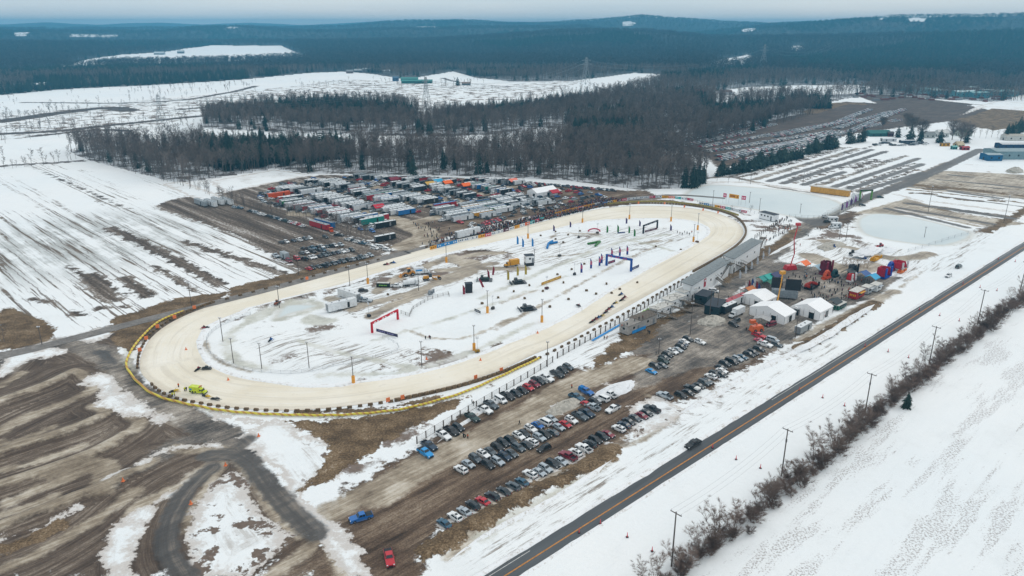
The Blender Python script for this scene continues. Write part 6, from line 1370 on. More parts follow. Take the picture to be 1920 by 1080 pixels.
fence('catch_fence', 'tall wooden posted net fence along the ice in front of the stands', [(1045,672),(1100,641),(1160,607),(1250,552),(1300,522),(1362,484)], 3.0, 2.1, .13, (.97, .05), WOOD, NET)
fence('catch_fence', 'posted fence at the far bend past the long stand', [(1415,448),(1440,432),(1462,418)], 3.0, 2.1, .12, (.97, .5), WOOD)
fence('wire_fence', 'thin white wire fence round the inside of the left bend', [(470,590),(420,608),(393,628),(387,645),(395,663),(420,681),(470,695),(550,701),(620,692),(700,676)], 3.0, 1.1, .03, (.9, .5, .1), M('pale_wire', (.42,.44,.46), .6))
fence('snow_fence', 'grey board fence zigzagging beside the dirty infield', [(752,588),(768,594),(774,580),(805,562),(841,552),(843,558)], 2.4, 1.3, .06, (.95, .7, .45, .2), M('grey_board', (.25,.23,.21), .9), sm=False)
fence('wire_fence', 'low white wire fence in the lower infield', [(718,635),(735,642),(748,652),(740,664),(700,674)], 2.6, 1.0, .03, (.9, .5), M('pale_wire'))
fence('roadside_fence', 'pale wire fence on the snow bank beside the far highway', [(1702,474),(1740,462),(1790,446),(1862,426)], 6, 1.6, .05, (.9, .6, .3), M('pale_wire'))
fence('pond_fence', 'mesh fence along the far side of the oval below the upper pond', [(1170,372),(1240,368),(1290,376),(1340,388),(1400,398),(1430,405)], 4, 1.6, .05, (.95, .5), STEEL)
strip('blue_banner_strip', GA([(1110,640),(1150,617),(1178,601)]), .9, .25, M('blue_vinyl', (.03,.30,.72), .5)); tag(bpy.data.objects['blue_banner_strip'], 'long bright blue ground banner beside the catch fence', 'banner')
strip('green_banner_strip', GA([(1206,586),(1222,578)]), 1.2, .25, M('green_vinyl', (.35,.72,.08), .5)); tag(bpy.data.objects['green_banner_strip'], 'short lime green ground banner beside the white trackside cabins', 'banner')
# --- light and timber poles
ORG = M('pole_padding', (.85,.38,.05), .6); POLE = M('timber_pole', (.12,.10,.09), .85, wear=.3); LAMPW = M('flood_lamp', (.70,.72,.75), .3)
def pole_(px, py, h, pad, label, lean=0):
    q = G(px, py); t = thing('light_pole', label, 'pole', q); MB().tube((0, 0, -.3), (lean, 0, h), .13, POLE, .09, n=7).obj('pole', t)
    if pad: MB().tube((0, 0, 0), (0, 0, 2.3), .48, ORG, n=10).obj('padding', t)
    l = MB(); l.box((lean, 0, h-.1), (.9, .12, .12), STEEL); l.box((lean+.3, 0, h+.1), (.3, .25, .3), LAMPW); l.box((lean-.3, 0, h+.1), (.3, .25, .3), LAMPW); l.obj('lamp', t)
OP = [(690,532),(837,492),(990,447),(1092,418),(1180,411),(1258,415),(1308,431),(1300,453),(914,588),(1016,604),(889,657),(663,719)]
OW = ['at the left of the parked machines','at the entrance of the dirty infield','beside the three blue flags','on the inner edge of the back straight','behind the black arch','at the top of the far bend','at the inside of the far bend','beside the people in the far bend','beside the yellow light trailer in mid infield','below the large snow groomer','with a light trailer in the lower infield','at the bottom of the infield']
for (x, y), l in zip(OP, OW): pole_(x, y, 8.2, True, 'light pole with orange padded foot '+l)
TP = [(418,640),(438,681),(491,691),(580,692),(791,688),(524,577),(656,536),(1026,688),(785,545),(1002,493)]
TWd = ['at the inner edge of the left bend','second in the left bend','beside the left end of the speckled strip','over the speckled snow strip','in the lower middle of the infield','beside the brown machine at the small pond','behind the white trailers','beside the parked charcoal pickups','beside the white tanker','beside the white booth']
for i, ((x, y), l) in enumerate(zip(TP, TWd)): pole_(x, y, 8 if i < 8 else 6, False, 'slim timber pole '+l)
for i, (x, y, h, l) in enumerate(((1294,628,11,'timber pole at the top of the cars in the grey lot'),(1330,596,10.5,'timber pole left of the dark sheds'),(1344,590,11,'timber pole right beside the dark sheds'),(1491,633,10,'grey pole beside the pale container'),(560,515,8,'timber pole where the left lot meets the dirt road'),(1235,664,5,'short dark post left of the double row of cars'),(359,573,9,'slim pole beside the dirt road on the left'),(79,646,6,'short pole beside the dirt road at the far left'),(1335,395,11,'tall pole at the pond shore'),(1423,400,8,'pole left of the pond cabin'),(1405,380,6,'thin pole standing in the pond'),(1500,400,5,'thin stake on the pond ice'),(1740,398,14,'tall pole on the striped ground right of the ponds'),(1882,418,14,'tall pole nearest the highway at the right'),(1407,345,9,'tall pole beside the striped field'),(1505,348,9,'second tall pole beside the striped field'),(1733,445,5,'thin stake on the lower pond ice'),(1585,455,8,'blue mast in the event snow'),(1573,452,7,'red mast in the event snow'))):
    pole_(x, y, h, False, l)
# portable light trailers
def light_trailer(px, py, label, c='#2a2e33', h=6):
    q = G(px, py); t = thing('light_tower', label, 'light tower', q, random.uniform(0, 3)); t.scale = (.78,)*3; m = M('lt_'+c.strip('#'), col_lin(c), .5); b = MB(); b.box((0, 0, .75), (2.0, 1.2, .8), m, top=(.9, .85)); b.tube((1, 0, .45), (2, 0, .45), .05, STEEL, n=5); b.obj('body', t)
    for sy in (1, -1): o = wheel(0, sy*.7, .33, .2).obj('wheel', t)
    MB().tube((0, 0, 1.1), (0, 0, h), .07, STEEL, .04, n=6).obj('mast', t); l = MB()
    for sx in (-1, 1):
        for sz in (0, .55): l.box((sx*.35, 0, h+sz), (.5, .2, .35), LAMPW)
    l.obj('lamps', t)
for x, y, l, c in ((924,581,'portable light tower behind the mid infield orange pole','#3a3530'),(895,661,'yellow portable light tower in the lower infield','#a07a1c'),(1049,481,'portable light tower in the upper infield','#55504a'),(1077,519,'portable light tower left of the striped flags','#30343a'),(1025,546,'portable light tower beside the long ochre banner','#5a2c34'),(1085,446,'portable light tower near the left of the green flags','#3a3530'),(1120,438,'portable light tower under the pink arch','#4a4440'),(692,594,'portable light tower left of the red arch','#2a2e33'),(1307,455,'brown portable light tower in the far bend','#6a4a34')): light_trailer(x, y, l, c)
# utility line along the highway thicket
UP = [G(x, y) for x, y in ((1259,1062),(1465,893),(1621,779),(1742,682),(1833,606),(1912,548),(1975,500))]
WIRE = M('wire', (.10,.10,.11), .6)
for i, q in enumerate(UP[:6]):
    t = thing('utility_pole', 'timber utility pole with crossarm, %s along the roadside thicket from the near end' % ORD[i], 'utility pole', q, HW_A); MB().tube((0, 0, -.5), (0, 0, 12), .17, POLE, .12, n=8).obj('pole', t)
    b = MB(); b.box((0, 0, 11.7), (.12, 2.4, .14), POLE); b.obj('crossarm', t); b = MB()
    for y in (-1.1, 0, 1.1): b.tube((0, y, 11.78), (0, y, 12.05), .06, STEEL, n=6)
    b.obj('insulators', t); 
    if i in (1, 2): MB().tube((.25, .1, 8.6), (.25, .1, 9.3), .22, STEEL, n=8).obj('transformer', t)
b = MB(); nv = np.array([-math.sin(HW_A), math.cos(HW_A)])
for (p, q) in zip(UP[:-1], UP[1:]):
    for off in (-1.1, 0, 1.1):
        a_ = np.array(p)+nv*off; c_ = np.array(q)+nv*off; prev = None
        for k in range(9):
            t_ = k/8; xy = a_+(c_-a_)*t_; pt = (xy[0], xy[1], 12.05-1.3*4*t_*(1-t_))
            if prev: b.tube(prev, pt, .014, WIRE, n=3, cap=False)
            prev = pt
tag(b.obj('power_wires'), 'thin sagging wires strung along the roadside utility poles', 'wires')
CON_ = M('cone_pink', (.75,.10,.12), .6)
cl_ = crop(1280,720,3,[(168,360),(300,425),(437,474),(655,38),(787,78),(910,124)])+crop(640,720,3,[(1337,837),(1457,787),(1608,862),(1748,942)])+crop(1280,360,3,[(1025,870),(1155,900),(1270,933),(1330,666),(1445,696),(1555,726),(1576,519),(1672,538),(1767,556),(1775,380),(1870,393)])+crop(1120,820,8,[(1725,160)])
for i, (x, y) in enumerate(cl_):
    q = G(x, y); t = thing('road_cone', 'slim pink road cone on the snow between highway and thicket', 'traffic cone', q, 0, 'cones on the highway snow'); MB().tube((0, 0, .05), (0, 0, 1.15), .13, CON_, .05, n=8).obj('cone', t); MB().box((0, 0, .06), (.5, .5, .12), TRIM).obj('base', t)
for i, (x, y, l) in enumerate(((349,656,'on the left bend of the ice'),(428,713,'on the ice below the infield'),(490,900,'x'),(485,818,'on the snow at the fork of the dark tracks'),(358,945,'beside the curved dark track'),(423,873,'beside the junction of the dark tracks'),(232,908,'in the motocross mud'),(1008,625,'on the inner snow of the front straight'),(901,676,'on the ice of the front straight'),(800,676,'near the bottom infield edge'))):
    if l == 'x': continue
    q = G(x, y); t = thing('marker_cone', 'orange marker cone '+l, 'traffic cone', q); MB().tube((0, 0, .05), (0, 0, .95), .3, M('orange_vinyl'), .06, n=8).obj('cone', t); MB().box((0, 0, .04), (.7, .7, .08), M('orange_vinyl')).obj('base', t)
# --- arches
def arch(name, p0, p1, h, c, c2, label, tw=.9, inf=False):
    a_ = np.array(G(*p0)); b_ = np.array(G(*p1)); L_ = np.linalg.norm(b_-a_); an = math.atan2(*(b_-a_)[::-1]); mid = (a_+b_)/2; t = thing(name, label, 'arch', mid, an); m = M('arch_'+c.strip('#'), col_lin(c), .5); m2 = M('arch2_'+c2.strip('#'), col_lin(c2), .5)
    for s in (-1, 1): MB().box((s*L_/2, 0, h/2), (tw, tw, h), m, top=(.92, .92)).mesh; b = MB(); b.box((s*L_/2, 0, h/2), (tw, tw, h), m, top=(.9, .9)); link(bpy.data.objects.new('leg', b.mesh('leg', bevel=.15)), t)
    b = MB(); b.box((0, 0, h+tw*.35), (L_+tw, tw*.9, tw), m); link(bpy.data.objects.new('beam', b.mesh('beam', bevel=.15)), t)
    b = MB()
    n = 9
    for i in range(n):
        if i % 3 == 2: continue
        for s in (1, -1): b.box(((i-(n-1)/2)*L_/(n+1), s*(tw*.45+.02), h+tw*.35), (L_/(n+1)*.6, .03, tw*.5), m2)
    b.obj('lettering', t); return t
arch('start_arch', (698,624), (746,599), 3.1, '#c9182f', '#e6e6e6', 'red arch with white lettering over the left of the infield course', .75)
arch('inflatable_arch', (1137,500), (1183,509), 4.6, '#1b4fa0', '#b9465e', 'blue arch with reddish lettering over the right of the infield', .9)
arch('inflatable_arch', (1206,438), (1232,428), 3.6, '#23262c', '#9aa0a8', 'black arch at the far right of the infield', .8)
def banner(p0, p1, h, c, label, name='banner', c2=None, z=0.0, cat='banner', group=None):
    a_ = np.array(G(*p0)); b_ = np.array(G(*p1)); L_ = np.linalg.norm(b_-a_); an = math.atan2(*(b_-a_)[::-1]); mid = (a_+b_)/2; t = thing(name, label, cat, mid, an, group); m = M('vinyl_'+c.strip('#'), col_lin(c), .5)
    MB().box((0, 0, z+h/2+.1), (L_, .08, h), m).obj('panel', t); b = MB()
    for s in (-1, 1): b.tube((s*L_/2, 0, 0), (s*L_/2, 0, z+h+.15), .05, STEEL, n=5)
    b.obj('posts', t)
    if c2:
        b = MB(); n = max(2, int(L_/.9)); m2 = M('vinyl_'+c2.strip('#'), col_lin(c2), .5)
        for i in range(n):
            if (i*7) % 5 == 3: continue
            for s in (1, -1): b.box(((i-(n-1)/2)*L_*.8/n, s*.05, z+h/2+.1), (L_*.5/n, .02, h*.45), m2)
        b.obj('lettering', t)
    return t
banner((706,624),(746,635), 1.0, '#2a2550', 'long dark purple banner below the red arch', c2='#8a86b0'); banner((1015,538),(1052,524), 1.1, '#b98a2c', 'long ochre banner in the upper infield', c2='#e0c070'); banner((890,585),(901,590), .9, '#1c2026', 'small black banner left of the padded pole in mid infield', c2='#c0c4c8')
banner((1140,498),(1153,494), 1.1, '#3a2850', 'dark banner at the left foot of the blue arch', c2='#c05a70'); banner((1185,507),(1198,501), 1.1, '#2a2a50', 'dark banner right of the blue arch', c2='#9aa0c0')
banner((1209,436),(1232,430), .9, '#5a2030', 'dark red banner under the black arch', c2='#a0a0a8'); banner((1158,438),(1172,437), .6, '#3a4a7a', 'small blue banner left of the black arch')
def wedge(p0, p1, p2, c, label):
    pts = [G(*p) for p in (p0, p1, p2)]; t = thing('course_barrier', label, 'barrier', pts[1]); m = M('foam_'+c.strip('#'), col_lin(c), .6)
    for k, (a_, b_) in enumerate(((pts[0], pts[1]), (pts[1], pts[2]))):
        b = MB(); o0 = pts[1]; b.tube((a_[0]-o0[0], a_[1]-o0[1], .55), (b_[0]-o0[0], b_[1]-o0[1], .6), .5, m, n=8); b.obj('arm', t)
wedge((1102,459),(1125,455),(1116,463), '#3f7a3c', 'green V shaped foam barrier in the upper infield'); wedge((1026,467),(1028,459),(1045,456), '#1476b8', 'blue V shaped foam barrier right of the blue flags'); wedge((1028,459),(1032,456),(1036,454), '#1f86c8', 'small blue foam piece touching the blue V barrier')
t = thing('pink_arch', 'low curved pink arch near the green flags', 'arch', G(1114,434), wdir(1114,434,0)); b = MB()
for i in range(8):
    a0, a1 = PI*i/8, PI*(i+1)/8; b.tube((2.9*math.cos(a0), 0, 1.4*math.sin(a0)), (2.9*math.cos(a1), 0, 1.4*math.sin(a1)), .35, M('pink_foam', (.55,.06,.12), .6), n=7)
b.obj('arch', t)
def flag(px, py, c, label, h=4.2, c2=None, tilt=0.0):
    q = G(px, py); t = thing('feather_flag', label, 'flag', q, random.uniform(-.3, .3)); MB().tube((0, 0, 0), (tilt, 0, h), .035, STEEL, n=5).obj('pole', t); m = M('flagcloth_'+c.strip('#'), col_lin(c), .7)
    b = MB(); prev = None; n = 8; w_ = .85
    vs = []; 
    for i in range(n+1):
        z = .5+(h-.5)*i/n; ww = w_*(1 if i < n-2 else (.8 if i == n-2 else .5 if i == n-1 else .08)); x = tilt*z/h; wv_ = .08*math.sin(i*1.3)
        vs += [(x, wv_-.02, z), (x+ww, wv_-.02, z), (x+ww, wv_+.02, z), (x, wv_+.02, z)]
    fs = []; 
    for i in range(n):
        a_, c_ = i*4, (i+1)*4
        for k in range(4): fs.append((a_+k, a_+(k+1) % 4, c_+(k+1) % 4, c_+k))
    fs += [(3, 2, 1, 0), (n*4, n*4+1, n*4+2, n*4+3)]
    b.add(vs, fs, m)
    if c2:
        k = b.mat(M('flagcloth_'+c2.strip('#'), col_lin(c2), .7))
        for i in range(12, 24): b.mi[i] = k
    b.obj('cloth', t)
for x, y, l in ((969,460,'leftmost'),(979,465,'middle'),(997,464,'rightmost')): flag(x, y, '#1b7fc4', l+' of the three blue feather flags in the infield', 4.6)
for i, (x, y) in enumerate(((1137,438),(1157,437),(1178,439),(1188,445))): flag(x, y, '#2f7a3a', 'green feather flag, %s from the left in the row of four' % ORD[i], 4.2)
for i, (x, y) in enumerate(((1088,517),(1106,509),(1122,504),(1145,488),(1160,485),(1174,482),(1126,499))): flag(x, y, '#2a3f8a', 'blue and pink feather flag, %s from the left near the blue arch' % ORD[i], 4.8, '#b85a7a')
for x, y, l in ((1068,428,'at the upper left of the infield'),(1256,434,'right of the black arch'),(1198,426,'behind the black arch'),(1173,421,'left of the black arch'),(1037,435,'beside the back straight')): flag(x, y, '#4a3a68', 'small purple feather flag '+l, 3.6)
for i, (x, y) in enumerate(((951,527),(969,519),(984,517))): flag(x, y, '#b09a3a', 'ochre feather flag, %s of three by the yellow truck' % ORD[i], 4.6)
for x, y, l, ti in ((868,554,'beside the black screen box',0),(905,541,'fallen askew left of the green groomer',-1.6),(915,524,'standing by the green groomer',-.3),(922,518,'right of the green groomer',.6)): flag(x, y, '#8a2436', 'dark red feather flag '+l, 4.2, None, ti)
for i in range(10): x = 1072+(i % 10)*1; 
cm = MB().box((0, 0, .35), (.9, .7, .7), BALE, top=(.9, .9)).mesh('course_marker', bevel=.06)
for i, (x, y) in enumerate(crop(820,420,6.75,[(770,945),(570,1020),(967,865),(1105,973),(1425,1055),(1660,960),(1335,882),(1165,788),(1520,652),(1700,590),(1860,523),(1595,772),(1308,152),(1497,198),(1593,237),(1655,143),(1497,102),(1805,95),(1885,850)])+crop(1100,440,5.4,[(0,572),(200,502),(252,597),(95,605),(335,558),(512,490),(700,125),(953,158)])+crop(640,360,3,[(790,632),(1172,650),(1492,520),(262,580)])):
    q = G(x, y); o = link(bpy.data.objects.new('course_marker', cm)); o.location = (*q, Z(*q)); o.rotation_euler = (0, 0, i*.7); tag(o, 'small dark block marking the snow course of the infield', 'course marker', 'course markers in the infield')
for i, (x, y) in enumerate(((1396,548),(1402,545),(1408,542),(1412,538),(1416,547),(1420,552),(1410,551))): flag(x, y, ('#d8dade','#8a2436','#2a4a8a')[i % 3], '%s feather flag, %s in the bunch left of the teal canopies' % (('white','red','blue')[i % 3], ORD[i]), 4.4)
for i in range(6): flag(1385+i*11, 524-i*9, '#c8ccd2', 'white feather flag, %s along the service road above the yard' % ORD[i], 4)
# people with gates in far bend
for i in range(7): person(G(1270+i*4.5, 437+(i % 3)*2), i, 'person in %s in the snow of the far bend' % DESC[i])
# banner fence: back straight and far side
def banner_run(pts, n, cols, h, where):
    pl = smooth(GA(pts), False, 4); s_ = np.r_[0, np.cumsum(np.linalg.norm(np.diff(pl, axis=0), axis=1))]; T = np.linspace(0, s_[-1], n+1); X = np.stack([np.interp(T, s_, pl[:, 0]), np.interp(T, s_, pl[:, 1])], 1)
    for i in range(n):
        a_, b_ = X[i], X[i+1]; c = cols[i % len(cols)]; nmz = {'#e0a02c':'orange','#2a86c8':'blue','#dfe2e4':'white','#c8405c':'pink','#5a2038':'maroon','#2aa8a8':'teal','#2a2c34':'dark','#e06a3a':'red orange'}[c]
        L_ = np.linalg.norm(b_-a_); an = math.atan2(*(b_-a_)[::-1]); t = thing('banner', '%s banner, %s from the left %s' % (nmz, ORD[min(i, 29)], where), 'banner', (a_+b_)/2, an, 'sponsor banners '+where)
        MB().box((0, 0, h/2+.1), (L_*.985, .08, h), M('vinyl_'+c.strip('#'), col_lin(c), .5)).obj('panel', t); b = MB(); k = max(2, int(L_/1.1)); c2 = '#dfe2e4' if c not in ('#dfe2e4', '#e0a02c') else ('#38507a' if c == '#dfe2e4' else '#7a4a12')
        for j in range(k):
            if (i+j) % 4 == 3: continue
            b.box(((j-(k-1)/2)*L_*.8/k, -.05, h/2+.12), (L_*.45/k, .02, h*.4), M('vinyl_'+c2.strip('#'), col_lin(c2), .5)); b.box(((j-(k-1)/2)*L_*.8/k, .05, h/2+.12), (L_*.45/k, .02, h*.4), M('vinyl_'+c2.strip('#'), col_lin(c2), .5))
        b.obj('lettering', t)
OR_, BL_, WH_, PK_, MR_, TE_, DK_, RO_ = '#e0a02c','#2a86c8','#dfe2e4','#c8405c','#5a2038','#2aa8a8','#2a2c34','#e06a3a'
banner_run([(806,469),(860,455),(920,442),(980,425),(1020,412)], 19, [OR_,BL_,BL_,BL_,WH_,WH_,WH_,OR_,PK_,WH_,WH_,MR_,WH_,OR_,WH_,RO_,TE_,PK_,TE_], 1.5, 'on the back straight')
banner_run([(1040,404),(1080,394),(1125,384)], 8, [OR_,OR_,OR_,OR_,RO_,OR_,OR_,WH_], 1.5, 'below the dense crowd')
banner_run([(1130,384),(1180,375),(1245,371),(1300,377)], 16, [BL_,WH_,OR_,MR_,PK_,WH_,WH_,WH_,WH_,PK_,WH_,OR_,RO_,TE_,WH_,PK_], 1.3, 'behind the far bend')
banner_run([(1310,383),(1360,392),(1400,400)], 9, [WH_,BL_,WH_,OR_,PK_,TE_,WH_,WH_,PK_], 1.3, 'along the pond shore')
for i, (p0, p1, c) in enumerate((((1355,380),(1361,381),'#c8305c'),((1366,381),(1384,384),'#e0a02c'),((1389,385),(1397,386),'#c8305c'))): banner(p0, p1, 2.2, c, '%s billboard on tall posts over the upper pond, %s' % (('pink','orange','pink')[i], ('left','middle','right')[i]), 'billboard', '#7a2030' if i == 1 else '#f0d0d8', 3.2, 'billboard')
for i in range(9):
    flag(1577+i*4.2, 396-i*2.6, ('#5a3a78','#c8c8d8','#8a4a98','#d0d0e0')[i % 4], 'purple or white feather flag, %s from the left on the pond dam' % ORD[i], 4.5)
# ================================================================ buildings by the front straight
SIDING = NG('white_siding'); MATS['white_siding'] = SIDING.m
o_ = SIDING.new('ShaderNodeTexCoord').outputs['Object']; wv = SIDING.new('ShaderNodeTexWave'); wv.wave_type = 'BANDS'; wv.bands_direction = 'X'; wv.inputs['Scale'].default_value = 1.2; SIDING.l.new(o_, wv.inputs['Vector'])
SIDING.l.new(SIDING.mix(wv.outputs['Fac'], (.70,.72,.73), (.84,.86,.87)), SIDING.b.inputs['Base Color'])
ROOFM = M('metal_roof_grey', (.22,.25,.26), .5, .1, wear=.25); WALLW = M('cream_wall', (.66,.65,.62), .7, wear=.15); DECK = M('deck_wood', (.17,.145,.12), .9, wear=.35); BLOCK = M('concrete_block', (.40,.38,.36), .9); DARKW = M('dark_window', (.015,.018,.022), .15)
def frame(c0, c1): a_ = np.array(c0); b_ = np.array(c1); return (a_+b_)/2, np.linalg.norm(b_-a_), math.atan2(*(b_-a_)[::-1])
def long_stand(p_near, p_far, depth, h, label, zr, red=False, nwin=26):
    # p_near, p_far: roof edge on the service side at height zr, as pixels
    a_ = np.array(G(*p_near, zr)); b_ = np.array(G(*p_far, zr)); mid, L_, an = frame(a_, b_); nrm_ = np.array([-math.sin(an), math.cos(an)]); c = mid+nrm_*depth/2
    t = thing('grandstand', label, 'grandstand', (*c, 0), an)
    b = MB(); b.add([(-L_/2-.5, -depth/2-.5, zr), (L_/2+.5, -depth/2-.5, zr), (L_/2+.5, depth/2+.9, zr+.55), (-L_/2-.5, depth/2+.9, zr+.55), (-L_/2-.5, -depth/2-.5, zr-.25), (L_/2+.5, -depth/2-.5, zr-.25), (L_/2+.5, depth/2+.9, zr+.3), (-L_/2-.5, depth/2+.9, zr+.3)], [(0,1,2,3),(7,6,5,4),(0,4,5,1),(1,5,6,2),(2,6,7,3),(3,7,4,0)], ROOFM)
    for i in range(int(L_/2)): b.box((-L_/2+1+i*2, 0, zr+.30), (.06, depth+1.2, .05), ROOFM, tilt=None)
    b.obj('roof', t)
    b = MB(); b.box((0, -depth/2+.1, zr/2-.1), (L_-.1, .2, zr-.2), SIDING.m); b.box((-L_/2+.1, .1, zr/2), (.2, depth-.3, zr), SIDING.m); b.box((L_/2-.1, .1, zr/2), (.2, depth-.3, zr), SIDING.m); b.obj('wall', t)
    b = MB()
    for k in range(5): b.box((0, -depth/2+.8+k*depth/5.5, zr*.72-k*zr*.11), (L_-.5, depth/6, .18), DECK)
    b.obj('seating', t)
    for i in range(nwin): x = -L_/2+(i+.5)*L_/nwin; MB().box((x, depth/2+.2, zr/2), (.18, .18, zr-.1), WOOD).obj('post', t)
    b = MB(); b.box((0, depth/2+.15, zr*.42), (L_, .08, .9), M('navy_banner', (.05,.045,.12), .6)); 
    for i in range(nwin): b.box((-L_/2+(i+.5)*L_/nwin, depth/2+.2, zr*.42), (.7, .03, .4), M('vinyl_dfe2e4', (.7,.7,.7), .5))
    b.obj('banner', t)
    for i, (x, z) in enumerate(((-.3, 3.2), (0, 3.4), (.28, 3.2))): MB().box((x*L_, -depth/2-.02, z), (1.0, .05, .8), DARKW).obj('window', t)
    MB().box((-L_/2-.03, .6, 3.6), (.05, 1.0, .8), DARKW).obj('window', t); MB().box((-L_/2-.03, -.8, 3.6), (.05, .8, .8), DARKW).obj('window', t)
    MB().box((-L_/2+1.6, -depth/2-.03, 1.05), (1.0, .06, 2.1), DARKW).obj('door', t)
    if red: MB().box((-L_*.16, -depth/2-.06, 3.8), (1.9, .06, 3.2), M('red_poster', (.45,.03,.06), .5)).obj('poster', t); MB().box((-L_*.16, -depth/2-.10, 4.6), (1.2, .04, .8), M('vinyl_dfe2e4')).obj('poster_text', t)
    return t, an, c, L_
sA, anA, cA, LA = long_stand((1376,484), (1427,452), 3.6, 6.4, 'long white covered stand with a grey roof, the farther of the two', 6.6, nwin=12)
sB, anB, cB, LB = long_stand((1297,534), (1368,489), 3.4, 6.4, 'long white covered stand with a grey roof and red poster, the nearer of the two', 6.4, True, 18)
def stairs(px, py, rz, L_, h, label, wd=1.6):
    q = G(px, py); t = thing('wooden_stairs', label, 'stairs', q, rz); t.scale = (1.2,)*3; b = MB(); n = int(h/.19)
    for i in range(n): b.box((L_*(i+.5)/n-L_/2, 0, h*(i+.5)/n), (L_/n*1.05, wd, .08), DECK)
    b.obj('treads', t); b = MB()
    for s in (-1, 1):
        b.tube((-L_/2, s*wd/2, 0), (L_/2, s*wd/2, h), .09, DECK, n=4); b.tube((-L_/2, s*wd/2, 1.0), (L_/2, s*wd/2, h+1.0), .05, DECK, n=4)
        for i in range(5): x = -L_/2+L_*i/4; b.tube((x, s*wd/2, h*i/4), (x, s*wd/2, h*i/4+1), .04, DECK, n=4)
    b.obj('railing', t); b = MB(); b.box((L_/2+1.4, 0, h), (2.8, wd+.6, .14), DECK)
    for sx in (.3, 2.5):
        for s in (-1, 1): b.tube((L_/2+sx, s*wd*.6, 0), (L_/2+sx, s*wd*.6, h+1), .08, DECK, n=4)
    for s in (-1, 1): b.tube((L_/2, s*(wd*.6), h+1), (L_/2+2.8, s*(wd*.6), h+1), .04, DECK, n=4)
    b.obj('landing', t); return t
for x, y, a_, L_, h, l in ((1305,545,HW_A+PI,5,3.2,'grey wooden stairs at the near end of the nearer stand'),(1345,534,HW_A+PI/2+.3,6,4,'dark wooden stairs beneath the middle of the nearer stand'),(1352,524,HW_A,6,4.5,'wooden stair tower right of the nearer stand'),(1386,508,HW_A+PI-.5,7,3.5,'wooden stairs at the near end of the farther stand'),(1395,503,HW_A+2.4,6,3,'second wooden stairs under the farther stand'),(1250,597,HW_A+PI*.75,6,2.2,'wooden ramp stairs below the nearer white cabin'),(1275,586,HW_A+PI*.8,8,2.6,'brown wooden ramp below the middle white cabin'),(1292,574,HW_A+PI*.8,8,2.6,'second brown wooden ramp right of the first'),(1424,466,HW_A+.3,6,3,'wooden steps beyond the farther stand')): stairs(x, y, a_, L_, h, l)
def cabin(px, py, L_, W_, h, rz, label, wall=None, roof=None, name='cabin', cat='building', lift=.3, wins=2, snow=False, rail=False, door=True):
    q = G(px, py); t = thing(name, label, cat, q, rz); wall = wall or SIDING.m; b = MB(); b.box((0, 0, lift+h/2), (L_, W_, h), wall); b.obj('wall', t); MB().box((0, 0, lift+h+.08), (L_+.3, W_+.3, .16), roof or M('pale_roof', (.62,.61,.57), .7)).obj('roof', t)
    MB().box((0, 0, lift/2), (L_*.96, W_*.96, lift), TRIM).obj('base', t)
    for i in range(wins):
        x = -L_/2+L_*(i+.7)/(wins+.5); MB().box((x, -W_/2-.02, lift+h*.6), (.9, .05, .7), DARKW).obj('window', t)
    MB().box((-L_/2-.02, 0, lift+h*.6), (.05, .9, .7), DARKW).obj('window', t)
    if door: MB().box((L_*.32, -W_/2-.025, lift+1.0), (.85, .06, 2.0), M('door_grey', (.20,.22,.24), .5)).obj('door', t)
    if rail:
        b = MB()
        for s in (-1, 1):
            b.tube((-L_/2, s*W_/2, lift+h+1.1), (L_/2, s*W_/2, lift+h+1.1), .05, DECK, n=4); b.tube((s*L_/2, -W_/2, lift+h+1.1), (s*L_/2, W_/2, lift+h+1.1), .05, DECK, n=4)
            for i in range(7): b.tube((-L_/2+L_*i/6, s*W_/2, lift+h), (-L_/2+L_*i/6, s*W_/2, lift+h+1.1), .04, DECK, n=4)
        b.obj('railing', t)
    return t
cabin(1239,590, 9, 3.6, 3.0, HW_A, 'white flat roofed cabin by the front straight, nearest of the white ones'); cabin(1262,574, 9, 4.2, 3.2, HW_A, 'white flat roofed cabin in the middle of the trackside row'); cabin(1285,561, 8, 4.0, 3.6, HW_A, 'white flat roofed cabin touching the nearer stand')
cabin(1181,622, 6.5, 3.6, 2.9, HW_A, 'small grey block booth with a flat roof beside the blue ground banner', BLOCK, M('grey_deck', (.30,.28,.26), .8), wins=1); cabin(1205,609, 9, 4.6, 2.9, HW_A, 'grey trackside booth carrying a brown viewing deck', BLOCK, DECK, rail=True, wins=1)
MB_ = MB().box((0, 0, .5), (7, .1, 1.0), M('blue_vinyl')); o = MB_.obj('banner'); q = G(1198, 622); o.location = (*q, .2); o.rotation_euler = (0, 0, HW_A); tag(o, 'short blue banner leaning below the small grey booth', 'banner')
cabin(1441,412, 9, 4, 3.2, wdir(1441,412,.25), 'white cabin with a dark roof at the edge of the upper pond', None, M('dark_roof', (.025,.035,.05), .6), wins=4)
cabin(1320,566, 7, 4.5, 3, HW_A+.2, 'low dark teal container hut beside the near stand', M('dark_teal', (.012,.035,.045), .6), M('dark_roof'), wins=0); cabin(1340,584, 9, 5, 3, HW_A+.3, 'dark shed with a flat dark roof behind the two timber poles', M('dark_teal'), M('dark_roof'), wins=0)
trailer(G(1377,572), HW_A, 'white', 14, 'red', 'white trailer with a faded red roof left of the white tents', h=2.9)
MATS['trailer_red_faded'] = None
trailer(G(1505,622), HW_A, 'pale grey', 8, 'white', 'pale blue-grey shipping container at the end of the car row', h=2.6)
